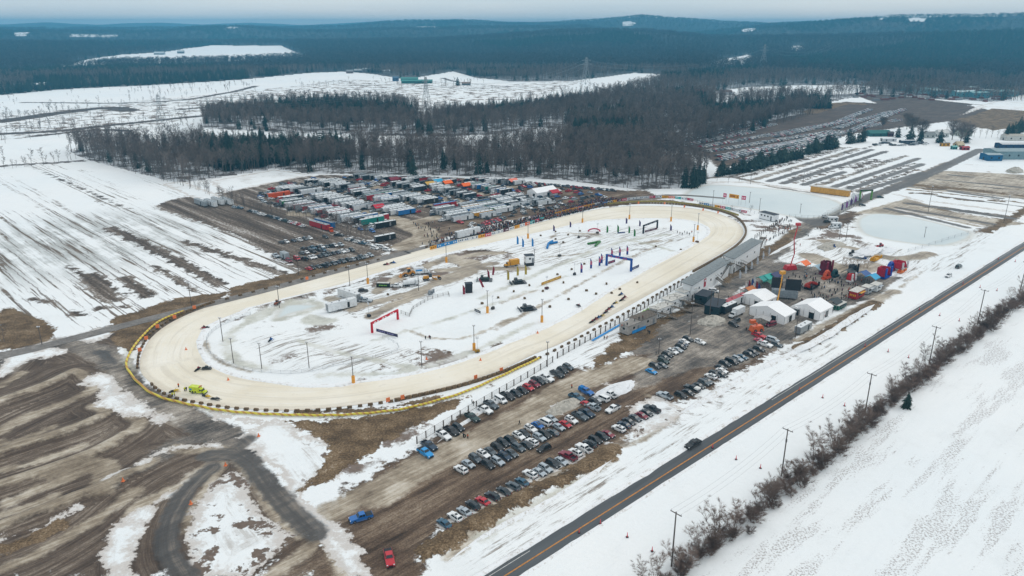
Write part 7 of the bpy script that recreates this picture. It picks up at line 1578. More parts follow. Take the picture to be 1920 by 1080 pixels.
def box_truck(px, py, rz, c, label, cabc='white', L_=6.5):
    q = G(px, py); t = thing('box_truck', label, 'truck', q, rz); t.scale = (SV*1.05,)*3; b = MB(); b.box((-1.2, 0, 2.2), (L_, 2.4, 2.7), tmat(c)); link(bpy.data.objects.new('box', b.mesh('box', bevel=.06)), t)
    b = MB(); b.box((L_/2-.2, 0, 1.65), (1.6, 2.1, 1.7), tmat(cabc), top=(.7, .88), off=(-.25, 0)); b.box((L_/2+1.0, 0, 1.1), (1.3, 1.9, .9), tmat(cabc), top=(.85, .85)); link(bpy.data.objects.new('cab', b.mesh('cab', bevel=.1)), t)
    MB().box((L_/2+.38, 0, 1.95), (.3, 1.8, .75), GLASS, top=(.3, .9)).obj('windscreen', t); MB().box((-.9, 0, .65), (L_+2, 1.0, .25), TRIM).obj('chassis', t); MB().box((L_/2+1.7, 0, .6), (.15, 2.1, .35), TRIM).obj('bumper', t)
    for x in (L_/2+.8, -L_/2+.6):
        for s in (1, -1): wheel(x, s*1.0, .45, .3).obj('wheel', t)
    for s in (1, -1): MB().box((L_/2+1.65, s*.75, 1.05), (.1, .3, .2), LAMP).obj('headlight', t)
    MB().box((-1.2, -1.22, 2.4), (3.2, .03, .8), M('blue_vinyl')).obj('logo', t); return t
box_truck(1381,592, HW_A+PI, 'white', 'white box truck facing down the lot beside the dark bus'); q = G(1365,584); trailer(q, HW_A+PI, 'charcoal', 8, 'white', 'dark bus with a white roof left of the white box truck')
# snow heaps
def heap(px, py, rx, ry, h, label, dirty=True):
    q = G(px, py); b = MB(); n, k = 22, 9; vs = []; r = random.Random(int(px))
    for i in range(k+1):
        f = i/k
        for j in range(n):
            t_ = 2*PI*j/n; w_ = 1+r.uniform(-.14, .14); vs.append((rx*(1-f)*math.cos(t_)*w_, ry*(1-f)*math.sin(t_)*w_, h*(1-(1-f)**2)*(1+r.uniform(-.15, .15))-.1))
    fs = [(i*n+j, i*n+(j+1) % n, (i+1)*n+(j+1) % n, (i+1)*n+j) for i in range(k) for j in range(n)]; b.add(vs, fs, M('dirty_snow', (.52,.49,.43), .9, wear=.35) if dirty else M('clean_snow', (.8,.82,.84), .9, wear=.08)); o = link(bpy.data.objects.new('snow_heap', b.mesh('snow_heap', smooth_=True))); o.location = (*q, Z(*q)); o.rotation_euler = (0, 0, HW_A); tag(o, label, 'snow heap')
heap(1335,603, 6, 4, 2.0, 'grey snow heap between the service road and the white truck'); heap(1060,762, 7, 2.6, 1.4, 'long grey snow heap above the middle car rows'); heap(1152,733, 9, 3, 1.4, 'white snow heap beside the aisle behind the cluster of pickups', False); heap(1560,462, 10, 5, 1.6, 'snow ramp with dirty flank in the event snow'); heap(1625,478, 11, 4, 1.8, 'second snow ramp in the event snow', False); heap(1660,470, 8, 4, 1.6, 'snow ramp beside the red loader', False); heap(1903,322, 9, 5, 3.2, 'dark dirt heap at the right edge', True)
# --- event yard
marquee('event_tent', 1421, 568, 8.5, 9.5, 2.9, 4.6, HW_A, 'white peaked tent farthest to the left of the three'); marquee('event_tent', 1447, 594, 7.5, 13, 2.9, 5.0, HW_A, 'widest white peaked tent in front of the other two'); marquee('event_tent', 1523, 588, 9.5, 9.5, 3.0, 4.8, HW_A, 'white peaked tent at the right of the three')
marquee('small_tent', 1492, 588, 2.6, 3, 2.5, 3.2, HW_A, 'small white porch tent left of the right hand white tent', bays=1)
MB_ = marquee('awning', 1428, 608, 3.5, 5, 2.2, 2.9, HW_A+.3, 'grey lean-to awning in front of the widest white tent', mat=M('grey_canvas', (.42,.42,.42), .8), wall=False, bays=1)
for x, y, c, l in ((1427,533,'#0e8c86','teal canopy tent above the left white tent'),(1437,530,'#12a094','lighter teal canopy tent right of the first teal one'),(1443,541,'#0c6a50','dark green canopy below the teal ones'),(1450,527,'#232a5c','navy canopy with a red stripe beside the teal tents'),(1505,504,'#f0702a','orange canopy standing in the snow right of the crane'),(1531,512,'#a8c8d8','pale blue canopy beside the dark red inflatable'),(1590,520,'#1a2a30','black canopy in the middle of the event yard'),(1617,524,'#1c4f8c','blue canopy left of the cyan one'),(1634,530,'#1c9cc8','cyan canopy behind the white food booths'),(1562,577,'#12262c','dark canopy over the black and green booth'),(1403,554,'#b86a2c','ochre canopy left of the left white tent')):
    marquee('canopy_tent', x, y, 4.6, 4, 2.3, 3.5, HW_A, l, mat=M('canopy_'+c[1:], col_lin(c), .6, wear=.1), wall=False, bays=1)
def booth(px, py, L_, W_, h, c, c2, label, rz=None):
    q = G(px, py); t = thing('food_booth', label, 'booth', q, HW_A if rz is None else rz); m = M('booth_'+c.strip('#'), col_lin(c), .5); MB().box((0, 0, .4+h/2), (L_, W_, h), m).obj('body', t); MB().box((0, 0, .46+h), (L_+.3, W_+.3, .14), M('pale_roof')).obj('roof', t); MB().box((0, -W_/2-.03, .4+h*.6), (L_*.5, .06, h*.4), DARKW).obj('counter', t)
    MB().box((0, -W_/2-.5, .4+h*.85), (L_*.6, 1.0, .06), M('booth_'+c2.strip('#'), col_lin(c2), .5)).obj('awning', t); b = MB()
    for i in range(4): b.box((-L_/2-.03, -W_*.3+i*W_*.2, .4+h*.5), (.05, W_*.12, h*.3), M('booth_'+c2.strip('#')))
    b.obj('lettering', t)
    for s in (1, -1): wheel(-.3*L_*0, s*(W_/2-.1), .35, .2).obj('wheel', t)
booth(1605,558, 6.5, 3, 2.7, '#a01f24', '#d9a02c', 'red food trailer with a yellow end right of the black and green booth'); booth(1571,578, 6, 3, 1.6, '#0d5c48', '#16282c', 'black and green booth right of the white tents'); booth(1624,550, 4, 2.6, 2.5, '#aeb4b8', '#d0d4d6', 'grey food booth behind the red trailer'); booth(1641,545, 4.5, 2.6, 2.4, '#dfe3e4', '#b8c0c8', 'white food booth farthest right behind the red trailer')
t = thing('video_screen', 'large black outdoor screen above the tents, split by the yellow crane arm', 'screen', G(1470,560), -.25); b = MB(); b.box((-3.2, 0, 6), (3.6, .5, 4.0), TRIM); b.obj('left_panel', t); b = MB(); b.box((2.6, 0, 5.6), (5.4, .5, 4.2), TRIM); b.obj('right_panel', t); b = MB(); b.box((0, .4, 2), (9, 2.6, 2.6), M('stage_grey', (.25,.29,.32), .6))
for x in (-4, -1.5, 1.5, 4): b.tube((x, .4, 0), (x, .4, 7.5), .12, STEEL, n=5)
b.obj('frame', t)
def boom(px, py, segs, c, label, name='boom_lift', base=(3.2, 2.2, 1.3)):
    q = G(px, py); t = thing(name, label, 'lift', q, .3); m = M('lift_'+c.strip('#'), col_lin(c), .4, coat=.3); b = MB(); b.box((0, 0, 1.0), base, m, top=(.8, .8)); link(bpy.data.objects.new('base', b.mesh('base', bevel=.1)), t)
    for sx in (-1, 1):
        for sy in (-1, 1): wheel(sx*1.1, sy*1.1, .5, .4).obj('wheel', t)
    p = (0, 0, 1.6)
    for s in segs: MB().tube(p, s, .28, m, .2, n=6).obj('arm', t); p = s
    b = MB(); b.box((p[0], p[1], p[2]+.2), (1.8, 1.2, 1.1), m); b.obj('basket', t)
boom(1481,505, [(1.2,0,6.5), (.6,.5,12.5), (2.0,1.0,18.5)], '#c81f2c', 'tall red articulated boom lift raised over the event snow', base=(5, 3, 1.8)); boom(1455,582, [(3.5,3.5,9.5), (4.4,4.6,12)], '#dc9a1c', 'yellow crane arm rising in front of the black screen', 'crane'); boom(1418,620, [(0,0,2.6),(-1.6,.2,3.2)], '#e0662c', 'orange work machine parked above the red pickup', 'work_machine', (4.6, 2.4, 1.8))
def inflate(px, py, c, c2, label, W_=5, D_=4, h=3.4, rz=None, arched=False):
    q = G(px, py); t = thing('inflatable', label, 'inflatable', q, HW_A if rz is None else rz); m = M('pvc_'+c.strip('#'), col_lin(c), .45); m2 = M('pvc_'+c2.strip('#'), col_lin(c2), .45)
    b = MB(); b.box((0, 0, .4), (W_, D_, .8), m2); link(bpy.data.objects.new('base', b.mesh('base', bevel=.25)), t)
    if arched:
        b = MB()
        for i in range(10):
            a0, a1 = PI*i/10, PI*(i+1)/10; b.tube((W_/2*math.cos(a0), 0, h*math.sin(a0)), (W_/2*math.cos(a1), 0, h*math.sin(a1)), .65, m, n=8, cap=False)
        b.obj('arch', t)
    else:
        for s in (-1, 1): b = MB(); b.box((s*(W_/2-.35), 0, .8+h/2), (.7, D_, h), m, top=(.9, .7)); link(bpy.data.objects.new('side_wall', b.mesh('side_wall', bevel=.25)), t)
        b = MB(); b.box((0, D_/2-.4, .8+h/2), (W_-1.2, .7, h*1.05), m); link(bpy.data.objects.new('back_wall', b.mesh('back_wall', bevel=.25)), t)
        for s in (-1, 1): MB().tube((s*W_/2, -D_/2, .6), (s*W_/2, -D_/2, h+1.2), .4, m2, n=8).obj('pillar', t)
inflate(1655,520, '#b01c3c', '#1f4fb0', 'red and blue bouncy castle at the right of the event yard'); inflate(1668,508, '#1f4fb0', '#8a2450', 'blue inflatable arch behind the bouncy castle', 5, 3, 3.6, None, True); inflate(1684,505, '#c02a44', '#c8c8c8', 'red and white inflatable at the far right of the event yard', 5, 5, 2.6); inflate(1689,511, '#e05a2c', '#e07a3c', 'flat orange inflatable slide end at the far right', 4, 2, .4)
inflate(1546,514, '#6a1c34', '#8a2440', 'tall dark red inflatable with grey top in the event yard', 4.5, 3.5, 4.6); inflate(1549,522, '#d9542c', '#b8431f', 'orange inflatable arch in front of the dark red inflatable', 4.5, 2.5, 3, None, True); inflate(1564,518, '#1c4a50', '#16383c', 'dark teal dome right of the orange arch', 4, 3, 2.6, None, True)
inflate(1520,540, '#b03020', '#15181c', 'black and red tracked display vehicle alone in the yard', 6, 3.2, 1.1); inflate(1594,528, '#c8242c', '#e6e6e6', 'red flagged display under the grey sail', 3, 2.5, 2.4); inflate(1597,515, '#4a4e54', '#2a2d32', 'grey box display with a dark base in mid yard', 3, 3, 3.4)
inflate(1640,490, '#d9a01c', '#d9a01c', 'yellow raft shaped inflatable on the snow', 6, 2.5, .6)
# truss bridge
t = thing('truss_frame', 'long pale wooden truss frame standing on the event snow', 'truss', G(1606,501), wdir(1606,501,.16)); tm = M('pale_timber', (.42,.34,.27), .8); b = MB(); L_ = 11
for z in (.4, 3.2):
    for y in (-.7, .7): b.tube((-L_/2, y, z), (L_/2, y, z), .13, tm, n=4)
b.obj('chords', t); b = MB()
for i in range(8):
    x0 = -L_/2+L_*i/8; x1 = x0+L_/8
    for y in (-.7, .7): b.tube((x0, y, .4 if i % 2 else 3.2), (x1, y, 3.2 if i % 2 else .4), .09, tm, n=4); b.tube((x0, y, .4), (x0, y, 3.2), .08, tm, n=4)
b.obj('bracing', t)
# machines in the event snow
def loader(px, py, rz, c, label, s=1.0, name='wheel_loader', cat='loader'):
    q = G(px, py); t = thing(name, label, cat, q, rz); t.scale = (s*.72, s*.72, s*.72); m = M('machine_'+c.strip('#'), col_lin(c), .45, coat=.2); b = MB(); b.box((-1.6, 0, 1.5), (3.0, 1.9, 1.3), m, top=(.85, .85)); b.box((1.2, 0, 1.2), (2.4, 1.3, .8), m); link(bpy.data.objects.new('body', b.mesh('body', bevel=.1)), t)
    b = MB(); b.box((-.2, 0, 2.6), (1.5, 1.5, 1.5), GLASS, top=(.85, .85)); b.obj('cab_glass', t); MB().box((-.2, 0, 3.4), (1.6, 1.6, .12), m).obj('cab_roof', t)
    for sy in (-1, 1): MB().tube((1.6, sy*.55, 1.4), (3.4, sy*.55, .8), .15, m, n=5).obj('lift_arm', t)
    b = MB(); b.prism([(3.3, .1), (3.3, 1.2), (3.5, 1.25), (3.7, .3), (4.4, .12), (4.4, .05)][::-1], -1.35, 1.35, m); b.obj('bucket', t)
    for sx in (1.6, -1.6):
        for sy in (1, -1): wheel(sx, sy*1.15, .75, .55).obj('wheel', t)
    return t
def grader(px, py, rz, c, label):
    q = G(px, py); t = thing('road_grader', label, 'grader', q, rz); t.scale = (SV*1.1,)*3; m = M('machine_'+c.strip('#'), col_lin(c), .45, coat=.2); b = MB(); b.box((-2.2, 0, 1.6), (2.6, 1.6, 1.2), m, top=(.9, .85)); link(bpy.data.objects.new('engine', b.mesh('engine', bevel=.1)), t); b = MB(); b.tube((-.5, 0, 1.9), (4, 0, 1.5), .22, m, n=6); b.box((4, 0, 1.1), (.5, 1.2, .8), m); b.obj('frame', t); MB().box((-.3, 0, 2.4), (1.5, 1.5, 1.7), GLASS, top=(.85, .85)).obj('cab', t); MB().box((1.6, 0, .6), (.25, 3.4, .7), m, rz=.4).obj('blade', t)
    for x in (-3, -1.5, 4):
        for s in (1, -1): wheel(x, s*1.0, .65, .4).obj('wheel', t)
loader(766,517, R(205), '#d08a1e', 'yellow-orange wheel loader with raised cab at the left of the parked machines', 1.25); grader(808,525, R(20), '#dc9a20', 'yellow road grader at the right end of the parked machines'); loader(1650,463, R(200), '#c01f2c', 'small red loader on the snow below the lower pond', .75); loader(520,572, R(80), '#8a4a30', 'brown snow machine on the inner edge of the back straight', .7, 'snow_blower', 'machine'); loader(1598,480, R(30), '#1c2024', 'black tracked machine on the event snow', .9, 'dark_machine', 'machine'); loader(1563,466, R(90), '#1c4a90', 'blue ride-on machine on the event snow', .6, 'blue_machine', 'machine'); loader(1620,487, R(120), '#23489a', 'small blue machine beside the yellow raft', .5, 'blue_machine', 'machine')
def tanker(px, py, rz, label):
    q = G(px, py); t = thing('tank_truck', label, 'truck', q, rz); t.scale = (SV*1.1,)*3; MB().tube((-3.8, 0, 1.9), (1.2, 0, 1.9), 1.1, tmat('white'), n=14).obj('tank', t); b = MB(); b.box((2.4, 0, 1.8), (1.8, 2.2, 2.0), tmat('white'), top=(.8, .9)); link(bpy.data.objects.new('cab', b.mesh('cab', bevel=.12)), t); MB().box((3.25, 0, 2.2), (.3, 1.9, .8), GLASS, top=(.2, .9)).obj('windscreen', t); MB().box((-.5, 0, .7), (7.5, 1.0, .25), TRIM).obj('chassis', t)
    for x in (2.5, -1.5, -2.7):
        for s in (1, -1): wheel(x, s*1.0, .5, .3).obj('wheel', t)
tanker(772,536, R(20), 'white tank truck in front of the yellow loader'); box_truck(790,514, R(15), 'white', 'white flat truck parked between loader and grader', L_=5); car(744,538,'pickup','white',R(0),'white pickup between the dark container and the tank truck')
def skip(px, py, rz, label): 
    q = G(px, py); t = thing('container', label, 'container', q, rz); t.scale = (.7,)*3; b = MB(); b.box((0, 0, 1.3), (7.2, 2.4, 2.3), M('dark_green_steel', (.015,.03,.028), .5)); b.obj('box', t); b = MB()
    for i in range(5): b.box((-1.8+i*.9, -1.23, 1.3), (.6, .04, .6), M('lime_text', (.25,.55,.08), .5))
    b.obj('lettering', t); MB().box((0, 0, 2.5), (6.8, 2.0, .12), M('pale_roof')).obj('load', t)
skip(719,538, R(-4), 'dark container with green lettering at the left end of the parked machines')
trailer(G(655,560), wdir(640,577,.34)+PI, 'white', 11, 'white', 'white office trailer with three small windows beside the frozen puddle', h=3.0); trailer(G(641,580), wdir(641,577,-.24), 'white', 11.5, 'white', 'white semi trailer with two dark roof hatches beside the frozen puddle', h=3.2)
for i in range(2):
    q = G(636+i*9, 577-i*2.4); o = MB().box((0, 0, 2.98), (1.7, .8, .06), DARKW, rz=wdir(641,577,-.24)).obj('roof_hatch'); o.location = (*q, Z(*q)-.1); o.name = 'solar_panel'; tag(o, 'dark solar panel on the roof of the white semi trailer, %s one' % ('left','right')[i], 'solar panel')
car(671,561,'suv','steel blue',R(10),'dark blue vehicle at the end of the white trailers'); car(686,566,'pickup','silver',R(-5),'silver pickup with a hitch right of the white trailers'); car(681,547,'suv','black',R(20),'small black vehicle behind the white trailers'); t = car(388,693,'pickup','black',R(10),'black side-by-side buggy on the left bend of the ice'); t.scale = (.42, .5, .62)
def ambulance(px, py, rz):
    q = G(px, py); t = thing('ambulance', 'bright yellow-green ambulance parked on the ice at the left bend', 'ambulance', q, rz); t.scale = (.72,)*3; m = M('ambulance_yellow', col_lin('#cfe01a'), .35, coat=.4); b = MB(); b.box((-1.0, 0, 1.75), (4.3, 2.3, 2.3), m); link(bpy.data.objects.new('box', b.mesh('box', bevel=.1)), t); b = MB(); b.box((1.75, 0, 1.35), (1.3, 2.0, 1.5), m, top=(.65, .85), off=(-.25, 0)); b.box((2.8, 0, .95), (1.2, 1.9, .8), m, top=(.85, .85)); link(bpy.data.objects.new('cab', b.mesh('cab', bevel=.1)), t)
    MB().box((2.2, 0, 1.65), (.35, 1.7, .7), GLASS, top=(.2, .88)).obj('windscreen', t); b = MB()
    for s in (1, -1): b.box((1.6, s*.98, 1.7), (.8, .08, .5), GLASS)
    for i in range(3): b.box((-2.6+i*1.1, -1.17, 1.0), (.7, .04, .5), M('dark_green_steel'))
    b.obj('side_windows', t); MB().box((-2.3, -1.17, 1.9), (.9, .04, .7), M('blue_vinyl')).obj('emblem', t); MB().box((1.2, 0, 2.95), (.4, 1.7, .18), M('red_poster', (.45,.03,.06), .5)).obj('light_bar', t); MB().box((3.4, 0, .55), (.15, 2.0, .3), TRIM).obj('bumper', t)
    for x in (2.3, -1.9):
        for s in (1, -1): wheel(x, s*.95, .42, .28).obj('wheel', t)
    for s in (1, -1): MB().box((3.38, s*.75, .95), (.08, .3, .2), LAMP).obj('headlight', t)
ambulance(372,737, R(-12))
def groomer(px, py, rz, c, label):
    q = G(px, py); t = thing('snow_groomer', label, 'snow groomer', q, rz); t.scale = (.8,)*3; m = M('machine_'+c.strip('#'), col_lin(c), .45, coat=.2)
    for s in (1, -1): b = MB(); b.prism([(-2.3,.2),(-2.6,.6),(-2.2,1.0),(2.2,1.0),(2.6,.6),(2.3,.2),(1.8,.02),(-1.8,.02)][::-1], s*1.5-.55, s*1.5+.55, TRIM); b.obj('track', t)
    b = MB(); b.box((-.8, 0, 1.3), (3.0, 2.2, .8), m); link(bpy.data.objects.new('body', b.mesh('body', bevel=.1)), t); MB().box((1.1, 0, 1.9), (1.7, 2.0, 1.5), GLASS, top=(.7, .85)).obj('cab', t); MB().box((1.0, 0, 2.7), (1.4, 1.8, .12), m).obj('cab_roof', t); b = MB(); b.prism([(3.5,.05),(3.3,.5),(3.5,1.1),(3.7,1.1),(3.55,.5),(3.8,.05)][::-1], -2.5, 2.5, m); b.obj('blade', t)
    for s in (1, -1): MB().tube((2.3, s*.8, .7), (3.4, s*.8, .6), .1, STEEL, n=5).obj('push_arm', t)
    MB().box((-3.3, 0, .4), (1.3, 4.6, .4), M('tiller_grey', (.12,.13,.14), .6)).obj('tiller', t)
groomer(988,583, R(200), '#23303a', 'black snow groomer with a wide blade in the middle of the infield'); groomer(971,531, R(195), '#1e3038', 'dark snow groomer above the middle of the infield'); groomer(908,526, R(180), '#173a34', 'dark green snow groomer beside the red flags')
box_truck(960,499, R(205), 'yellow', 'yellow-green truck with box left of the white booth', 'yellow', 5)
cabin(992,497, 3.6, 3.0, 3.0, .3, 'white square booth raised on a trailer in the infield', SIDING.m, M('dark_roof'), lift=1.4, wins=1); cabin(879,548, 2.6, 2.0, 2.2, .2, 'small black screen box on a trailer in the infield', TRIM, M('dark_roof'), lift=1.4, wins=0, door=False)
inflate(807,552, '#c8ccd0', '#8a9096', 'small white machine alone on the dirty infield ground', 2.0, 1.4, .8)
# --- yellow long building, ring gate and things between the ponds
cabin(1556,364, 22, 3.6, 3.4, wdir(1556,360,.13)+PI, 'long ochre container building beside the striped field', M('ochre_wall', (.62,.33,.07), .6), M('pale_roof'), wins=2)
t = thing('drum_display', 'white drum shaped display with a crimson disc end near the gate', 'display', G(1606,374), .3); MB().tube((-2.4, 0, 2), (2.2, 0, 2), 2.0, tmat('white'), n=18).obj('drum', t); MB().tube((2.2, 0, 2), (2.5, 0, 2), 2.05, M('crimson', (.35,.02,.05), .5), n=18).obj('disc', t); MB().tube((2.5, 0, 2), (2.6, 0, 2), .9, tmat('white'), n=14).obj('emblem', t)
t = thing('entrance_gate', 'square green framed entrance gate over the road between the ponds', 'gate', G(1622,375), .15); gm = M('gate_green', (.12,.30,.06), .5)
for s in (-1, 1): MB().box((s*3.6, 0, 2.9), (.7, .8, 5.8), gm).obj('leg', t)
MB().box((0, 0, 5.6), (7.9, .85, .75), M('gate_black', (.02,.022,.02), .5)).obj('beam', t); b = MB()
for i in range(6): b.box((-2.5+i, -.45, 5.6), (.55, .05, .35), gm)
b.obj('lettering', t)
fence('dam_wall', 'pale low wall along the dam between the ponds', [(1575,400),(1590,393),(1602,388),(1616,388)], 3, 1.1, .15, (.95, .6, .25), M('pale_roof'))
fence('dam_fence', 'mesh fence along the shore of the upper pond', [(1480,407),(1520,410),(1545,407),(1580,390),(1600,376)], 3, 1.7, .06, (.95, .5, .1), STEEL)
for i, (x, y) in enumerate(((1561,416),(1567,427))): cabin(x, y, 4.5, 2.4, 2.2, 0, 'small white and dark trailer by the lower pond, %s' % ('upper','lower')[i], tmat('white'), tmat('white'), wins=2)
# --- the far right village and industry
def house(px, py, L_, W_, h, rh, rz, wall, roof, label, name='house', z=None):
    q = G(px, py); t = thing(name, label, 'building', q, rz); mw = M('wall_'+wall.strip('#'), col_lin(wall), .8); mr = M('roof_'+roof.strip('#'), col_lin(roof), .7); b = MB(); b.add([(-L_/2,-W_/2,0),(L_/2,-W_/2,0),(L_/2,W_/2,0),(-L_/2,W_/2,0),(-L_/2,-W_/2,h),(L_/2,-W_/2,h),(L_/2,W_/2,h),(-L_/2,W_/2,h),(-L_/2,0,h+rh-.05),(L_/2,0,h+rh-.05)], [(0,1,5,4),(1,2,6,9,5),(2,3,7,6),(3,0,4,8,7)], mw); b.obj('wall', t)
    b = MB(); e_ = .4; b.add([(-L_/2-e_,-W_/2-e_,h-.1),(L_/2+e_,-W_/2-e_,h-.1),(L_/2+e_,0,h+rh),(-L_/2-e_,0,h+rh),(-L_/2-e_,W_/2+e_,h-.1),(L_/2+e_,W_/2+e_,h-.1)], [(0,1,2,3),(3,2,5,4)], mr); b.obj('roof', t)
    for i in range(max(2, int(L_/6))): MB().box((-L_/2+L_*(i+.5)/max(2, int(L_/6)), -W_/2-.03, h*.5), (1.2, .06, 1.2), DARKW).obj('window', t)
    MB().box((-L_/2-.03, 0, 1.1), (.06, 1.4, 2.2), DARKW).obj('door', t); return t
for a_ in ((1895,296, 34, 16, 6, 1.2, .02, '#7f99a0', '#8fa3a8', 'large grey-blue factory hall with pale roof at the right edge'), (1857,300, 11, 10, 4.5, .6, .02, '#1f5f88', '#9fb0b4', 'low blue annex at the front of the factory hall'), (1905,278, 30, 10, 4, .8, .02, '#1f3c5c', '#c8ccce', 'long dark blue shed behind the factory hall'), (1898,262, 16, 9, 4, 1.5, 0, '#c8c8c2', '#b0aca0', 'pale cluster building behind the factory hall'),
  (1645,255, 20, 10, 3, 2.2, .1, '#2a5a5c', '#1f6a66', 'green roofed arched shed left of the village'), (1668,256, 5, 4, 3, 1.4, .1, '#5a2028', '#4a4448', 'small red hut right of the green shed'), (1765,256, 9, 8, 4, 2.4, 0, '#d6d8d4', '#dcdcd8', 'white farm house with a snowy roof behind the trees'), (1740,258, 9, 7, 3.5, 2, 0, '#b8bcb8', '#8a9090', 'grey farm house left of the white one'), (1805,254, 12, 9, 4, 2.6, 0, '#c0c8c0', '#2a5a44', 'farm house with a dark green roof beside the wide tree'), (1797,275, 6, 6, 1.8, 2.6, .2, '#b8a888', '#c8b89a', 'tan pointed tent roof beside the village road'), (1808,281, 6, 4, 2.2, .8, .1, '#9a2a34', '#a83a40', 'small red shed in front of the tan tent'), (1788,280, 4, 3, 2.2, .8, .1, '#4a9a9a', '#7ab8b0', 'small teal shed in front of the tan tent'), (1771,274, 7, 3, 2.6, .3, .1, '#d09a2c', '#5a6260', 'yellow bus shaped shed beside the village road'),
  (1665,265, 12, 5, 2.4, .5, .1, '#c8ccd0', '#dfe3e6', 'low white roofed row building in the village yard'), (1700,268, 12, 4, 2.2, .4, .1, '#3a4a5a', '#c8ccd0', 'low dark building with snowy roof in the village yard')): house(*a_)
for i, (x, y, l, w_, c) in enumerate(((1738,174,34,10,'#9fc0c4'),(1757,177,26,10,'#6fa0aa'),(1776,168,36,12,'#a8c4c4'),(1806,180,34,16,'#6a9ea6'),(1832,182,26,14,'#4f8a96'),(1822,170,16,10,'#b89888'),(1875,178,40,22,'#5f949c'),(1850,177,18,10,'#3a6a76'),(1700,168,24,10,'#6a9ca0'))): house(x, y, l, w_, 7, 1.8, .15, c, '#b8d0d2' if i % 2 else '#7fb0b4', 'teal tinted yard hall, %s from the left in the far storage yard' % ORD[[0,1,2,3,5,4,7,6,8][i]], 'storage_hall')
for i in range(46):
    q = G(1605+i*6.4+random.uniform(-2, 2), 183+random.uniform(-6, 8)); o = MB().box((0, 0, 1.1), (random.uniform(4, 12), random.uniform(3, 7), 2.2), M(*(('stack_red', (.16,.06,.045), .9) if i % 3 else ('stack_grey', (.20,.21,.22), .9))), rz=random.uniform(-.2, .5), top=(.8, .7)).obj('material_stack'); o.location = (*q, Z(*q)); tag(o, ('reddish' if i % 3 else 'grey')+' low stack of material in the far storage yard', 'stack', ('reddish' if i % 3 else 'grey')+' stacks in the far storage yard')
for i in range(26): x = 1640+i*3.9; car(x, 271+random.uniform(-2.5, 3), random.choice(['suv','sedan','van']), random.choice(['charcoal','grey','silver','white','navy']), random.uniform(-.3, .3), 'vehicle parked in the village yard beyond the striped field', 'vehicles in the village yard')
for a_ in ((782,157, 52, 14, 4, 2, .05, '#2a6a66', '#3f8a84', 'long teal roofed barn in the middle distance, front one'), (768,152, 30, 14, 4, 2, .05, '#34706c', '#4a9088', 'teal roofed barn behind the front one'), (742,153, 10, 9, 6, 2, 0, '#3a5a7a', '#5a7a94', 'small blue silo shed left of the teal barns'), (672,137, 16, 9, 4, 3, .1, '#5a5f64', '#a8b0b4', 'grey farm house far off on the snowy rise'), (656,139, 14, 8, 4, 3, .3, '#6a5a54', '#8a9094', 'brown farm house left of the grey one far off'), (690,134, 22, 8, 4, 2, .1, '#8a9498', '#c8d0d4', 'pale farm shed on the snowy rise'), (725,138, 14, 8, 5, 2, .1, '#a8b0b4', '#d0d8dc', 'white farm shed right of the rise'), (874,160, 14, 8, 3, 2, .1, '#5a6468', '#8a7468', 'low far farm building among trees'), (1360,180, 16, 9, 4, 3, .1, '#b8bcc0', '#6a5a58', 'red roofed house at the forest edge'), (1310,178, 12, 8, 4, 3, .1, '#7a4038', '#8a4a40', 'brick coloured house among the far trees'), (300,107, 30, 14, 5, 4, .1, '#8a949a', '#c8d4d8', 'far farm barn on the distant snowfield'), (200,117, 40, 14, 4, 2, .1, '#7a949c', '#9fb8c0', 'low pale far farm shed left of the distant snowfield'), (340,105, 20, 12, 5, 4, .2, '#6a747a', '#b0bcc0', 'far farm house in the distant snowfield')): house(*a_)
# --- transmission towers and lines
def tower(q, h, rz, label):
    t = thing('transmission_tower', label, 'pylon', q, rz); m = M('lattice_steel', (.30,.32,.33), .6); b = MB(); r_ = h*.006
    lv = [0, .22, .42, .6, .76, .9, 1.0]; hw = [h*.13, h*.10, h*.075, h*.05, h*.035, h*.03, h*.02]
    for (l0, w0), (l1, w1) in zip(zip(lv[:-1], hw[:-1]), zip(lv[1:], hw[1:])):
        for sx, sy in ((1,1),(1,-1),(-1,-1),(-1,1)):
            b.tube((sx*w0, sy*w0, l0*h), (sx*w1, sy*w1, l1*h), r_, m, n=4, cap=False)
            nx2, ny2 = (-sx, sy) if sx*sy > 0 else (sx, -sy); b.tube((sx*w0, sy*w0, l0*h), (nx2*w1, ny2*w1, l1*h), r_*.6, m, n=3, cap=False); b.tube((nx2*w0, ny2*w0, l0*h), (sx*w1, sy*w1, l1*h), r_*.6, m, n=3, cap=False)
    b.obj('lattice', t); b = MB()
    for z, w_ in ((.74, .30), (.88, .24)): b.tube((0, -w_*h, z*h), (0, w_*h, z*h), r_, m, n=4); b.tube((0, -w_*h, z*h), (0, 0, (z+.07)*h), r_*.6, m, n=3); b.tube((0, w_*h, z*h), (0, 0, (z+.07)*h), r_*.6, m, n=3)
    b.obj('crossarms', t)
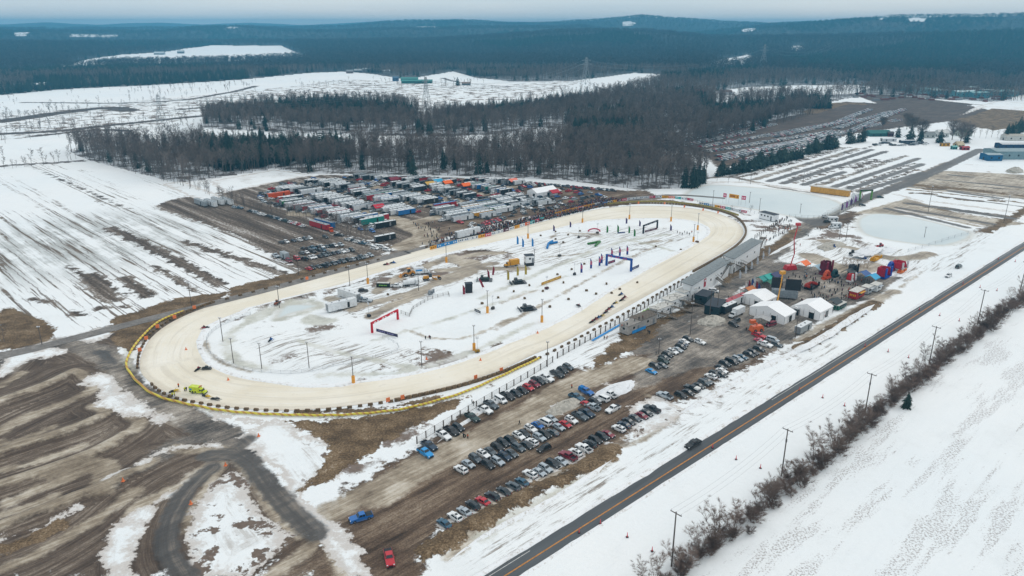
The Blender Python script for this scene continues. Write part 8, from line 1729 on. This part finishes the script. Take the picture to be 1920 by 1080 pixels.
TWR = [(G(-420,262), 34), (G(305,241), 32), (G(800,206), 38), (G(1098,158), 44), (G(1430,128), 50), (G(1560,112), 50)]
TL = ['outside left','over the left middle fields','behind the woods in the middle','on the wooded rise right of centre','in the far woods to the right','farthest in the woods to the right']
for (q, h), l in list(zip(TWR, TL))[1:5]: tower(q, h, -.35 if h < 40 else -.9, 'grey lattice pylon '+l)
b = MB(); WR2 = M('line_wire', (.22,.26,.28), .5)
for (p, h0), (q, h1) in zip(TWR[:-1], TWR[1:]):
    p = np.array(p); q = np.array(q); d = q-p; L_ = np.linalg.norm(d); nv = np.array([-d[1], d[0]])/L_
    for off, fz in ((-9, .74), (9, .74), (-7, .88), (7, .88)):
        prev = None
        for k in range(17):
            t_ = k/16; xy = p+d*t_+nv*off; z = Z(*p)*(1-t_)+Z(*q)*t_+(h0*(1-t_)+h1*t_)*fz-L_*.035*4*t_*(1-t_); pt = (xy[0], xy[1], z)
            if prev: b.tube(prev, pt, .07 if L_ < 400 else .10, WR2, n=3, cap=False)
            prev = pt
tag(b.obj('transmission_lines'), 'high voltage wires slung between the grey lattice pylons', 'wires')
for o in sc.objects:
    if 'label' in o and (len(o['label'].split()) > 16 or len(o['label'].split()) < 4): print('LABEL', len(o['label'].split()), o['label'])
# ================================================================ air
hz = bpy.data.materials.new('haze'); hz.use_nodes = True; nn = hz.node_tree.nodes
for n in list(nn): nn.remove(n)
ho = nn.new('ShaderNodeOutputMaterial'); hv = nn.new('ShaderNodeVolumePrincipled')
hv.inputs['Color'].default_value = (.13, .50, .78, 1); hv.inputs['Density'].default_value = 1.6e-4*SV; hv.inputs['Anisotropy'].default_value = .1
hz.node_tree.links.new(hv.outputs[0], ho.inputs['Volume'])
b = MB(); ztop = float(Zg.max())+4
b.box((0, 5150, (ztop-12)/2), (24000, 11100, ztop+12), hz)
haze = b.obj('haze'); haze['kind'] = 'stuff'
# ================================================================ bring the whole place to metres
for o in list(sc.objects):
    if o.parent is None and o.type != 'LIGHT':
        o.location = [v*KM for v in o.location]
        if o.type != 'CAMERA': o.scale = [v*KM for v in o.scale]
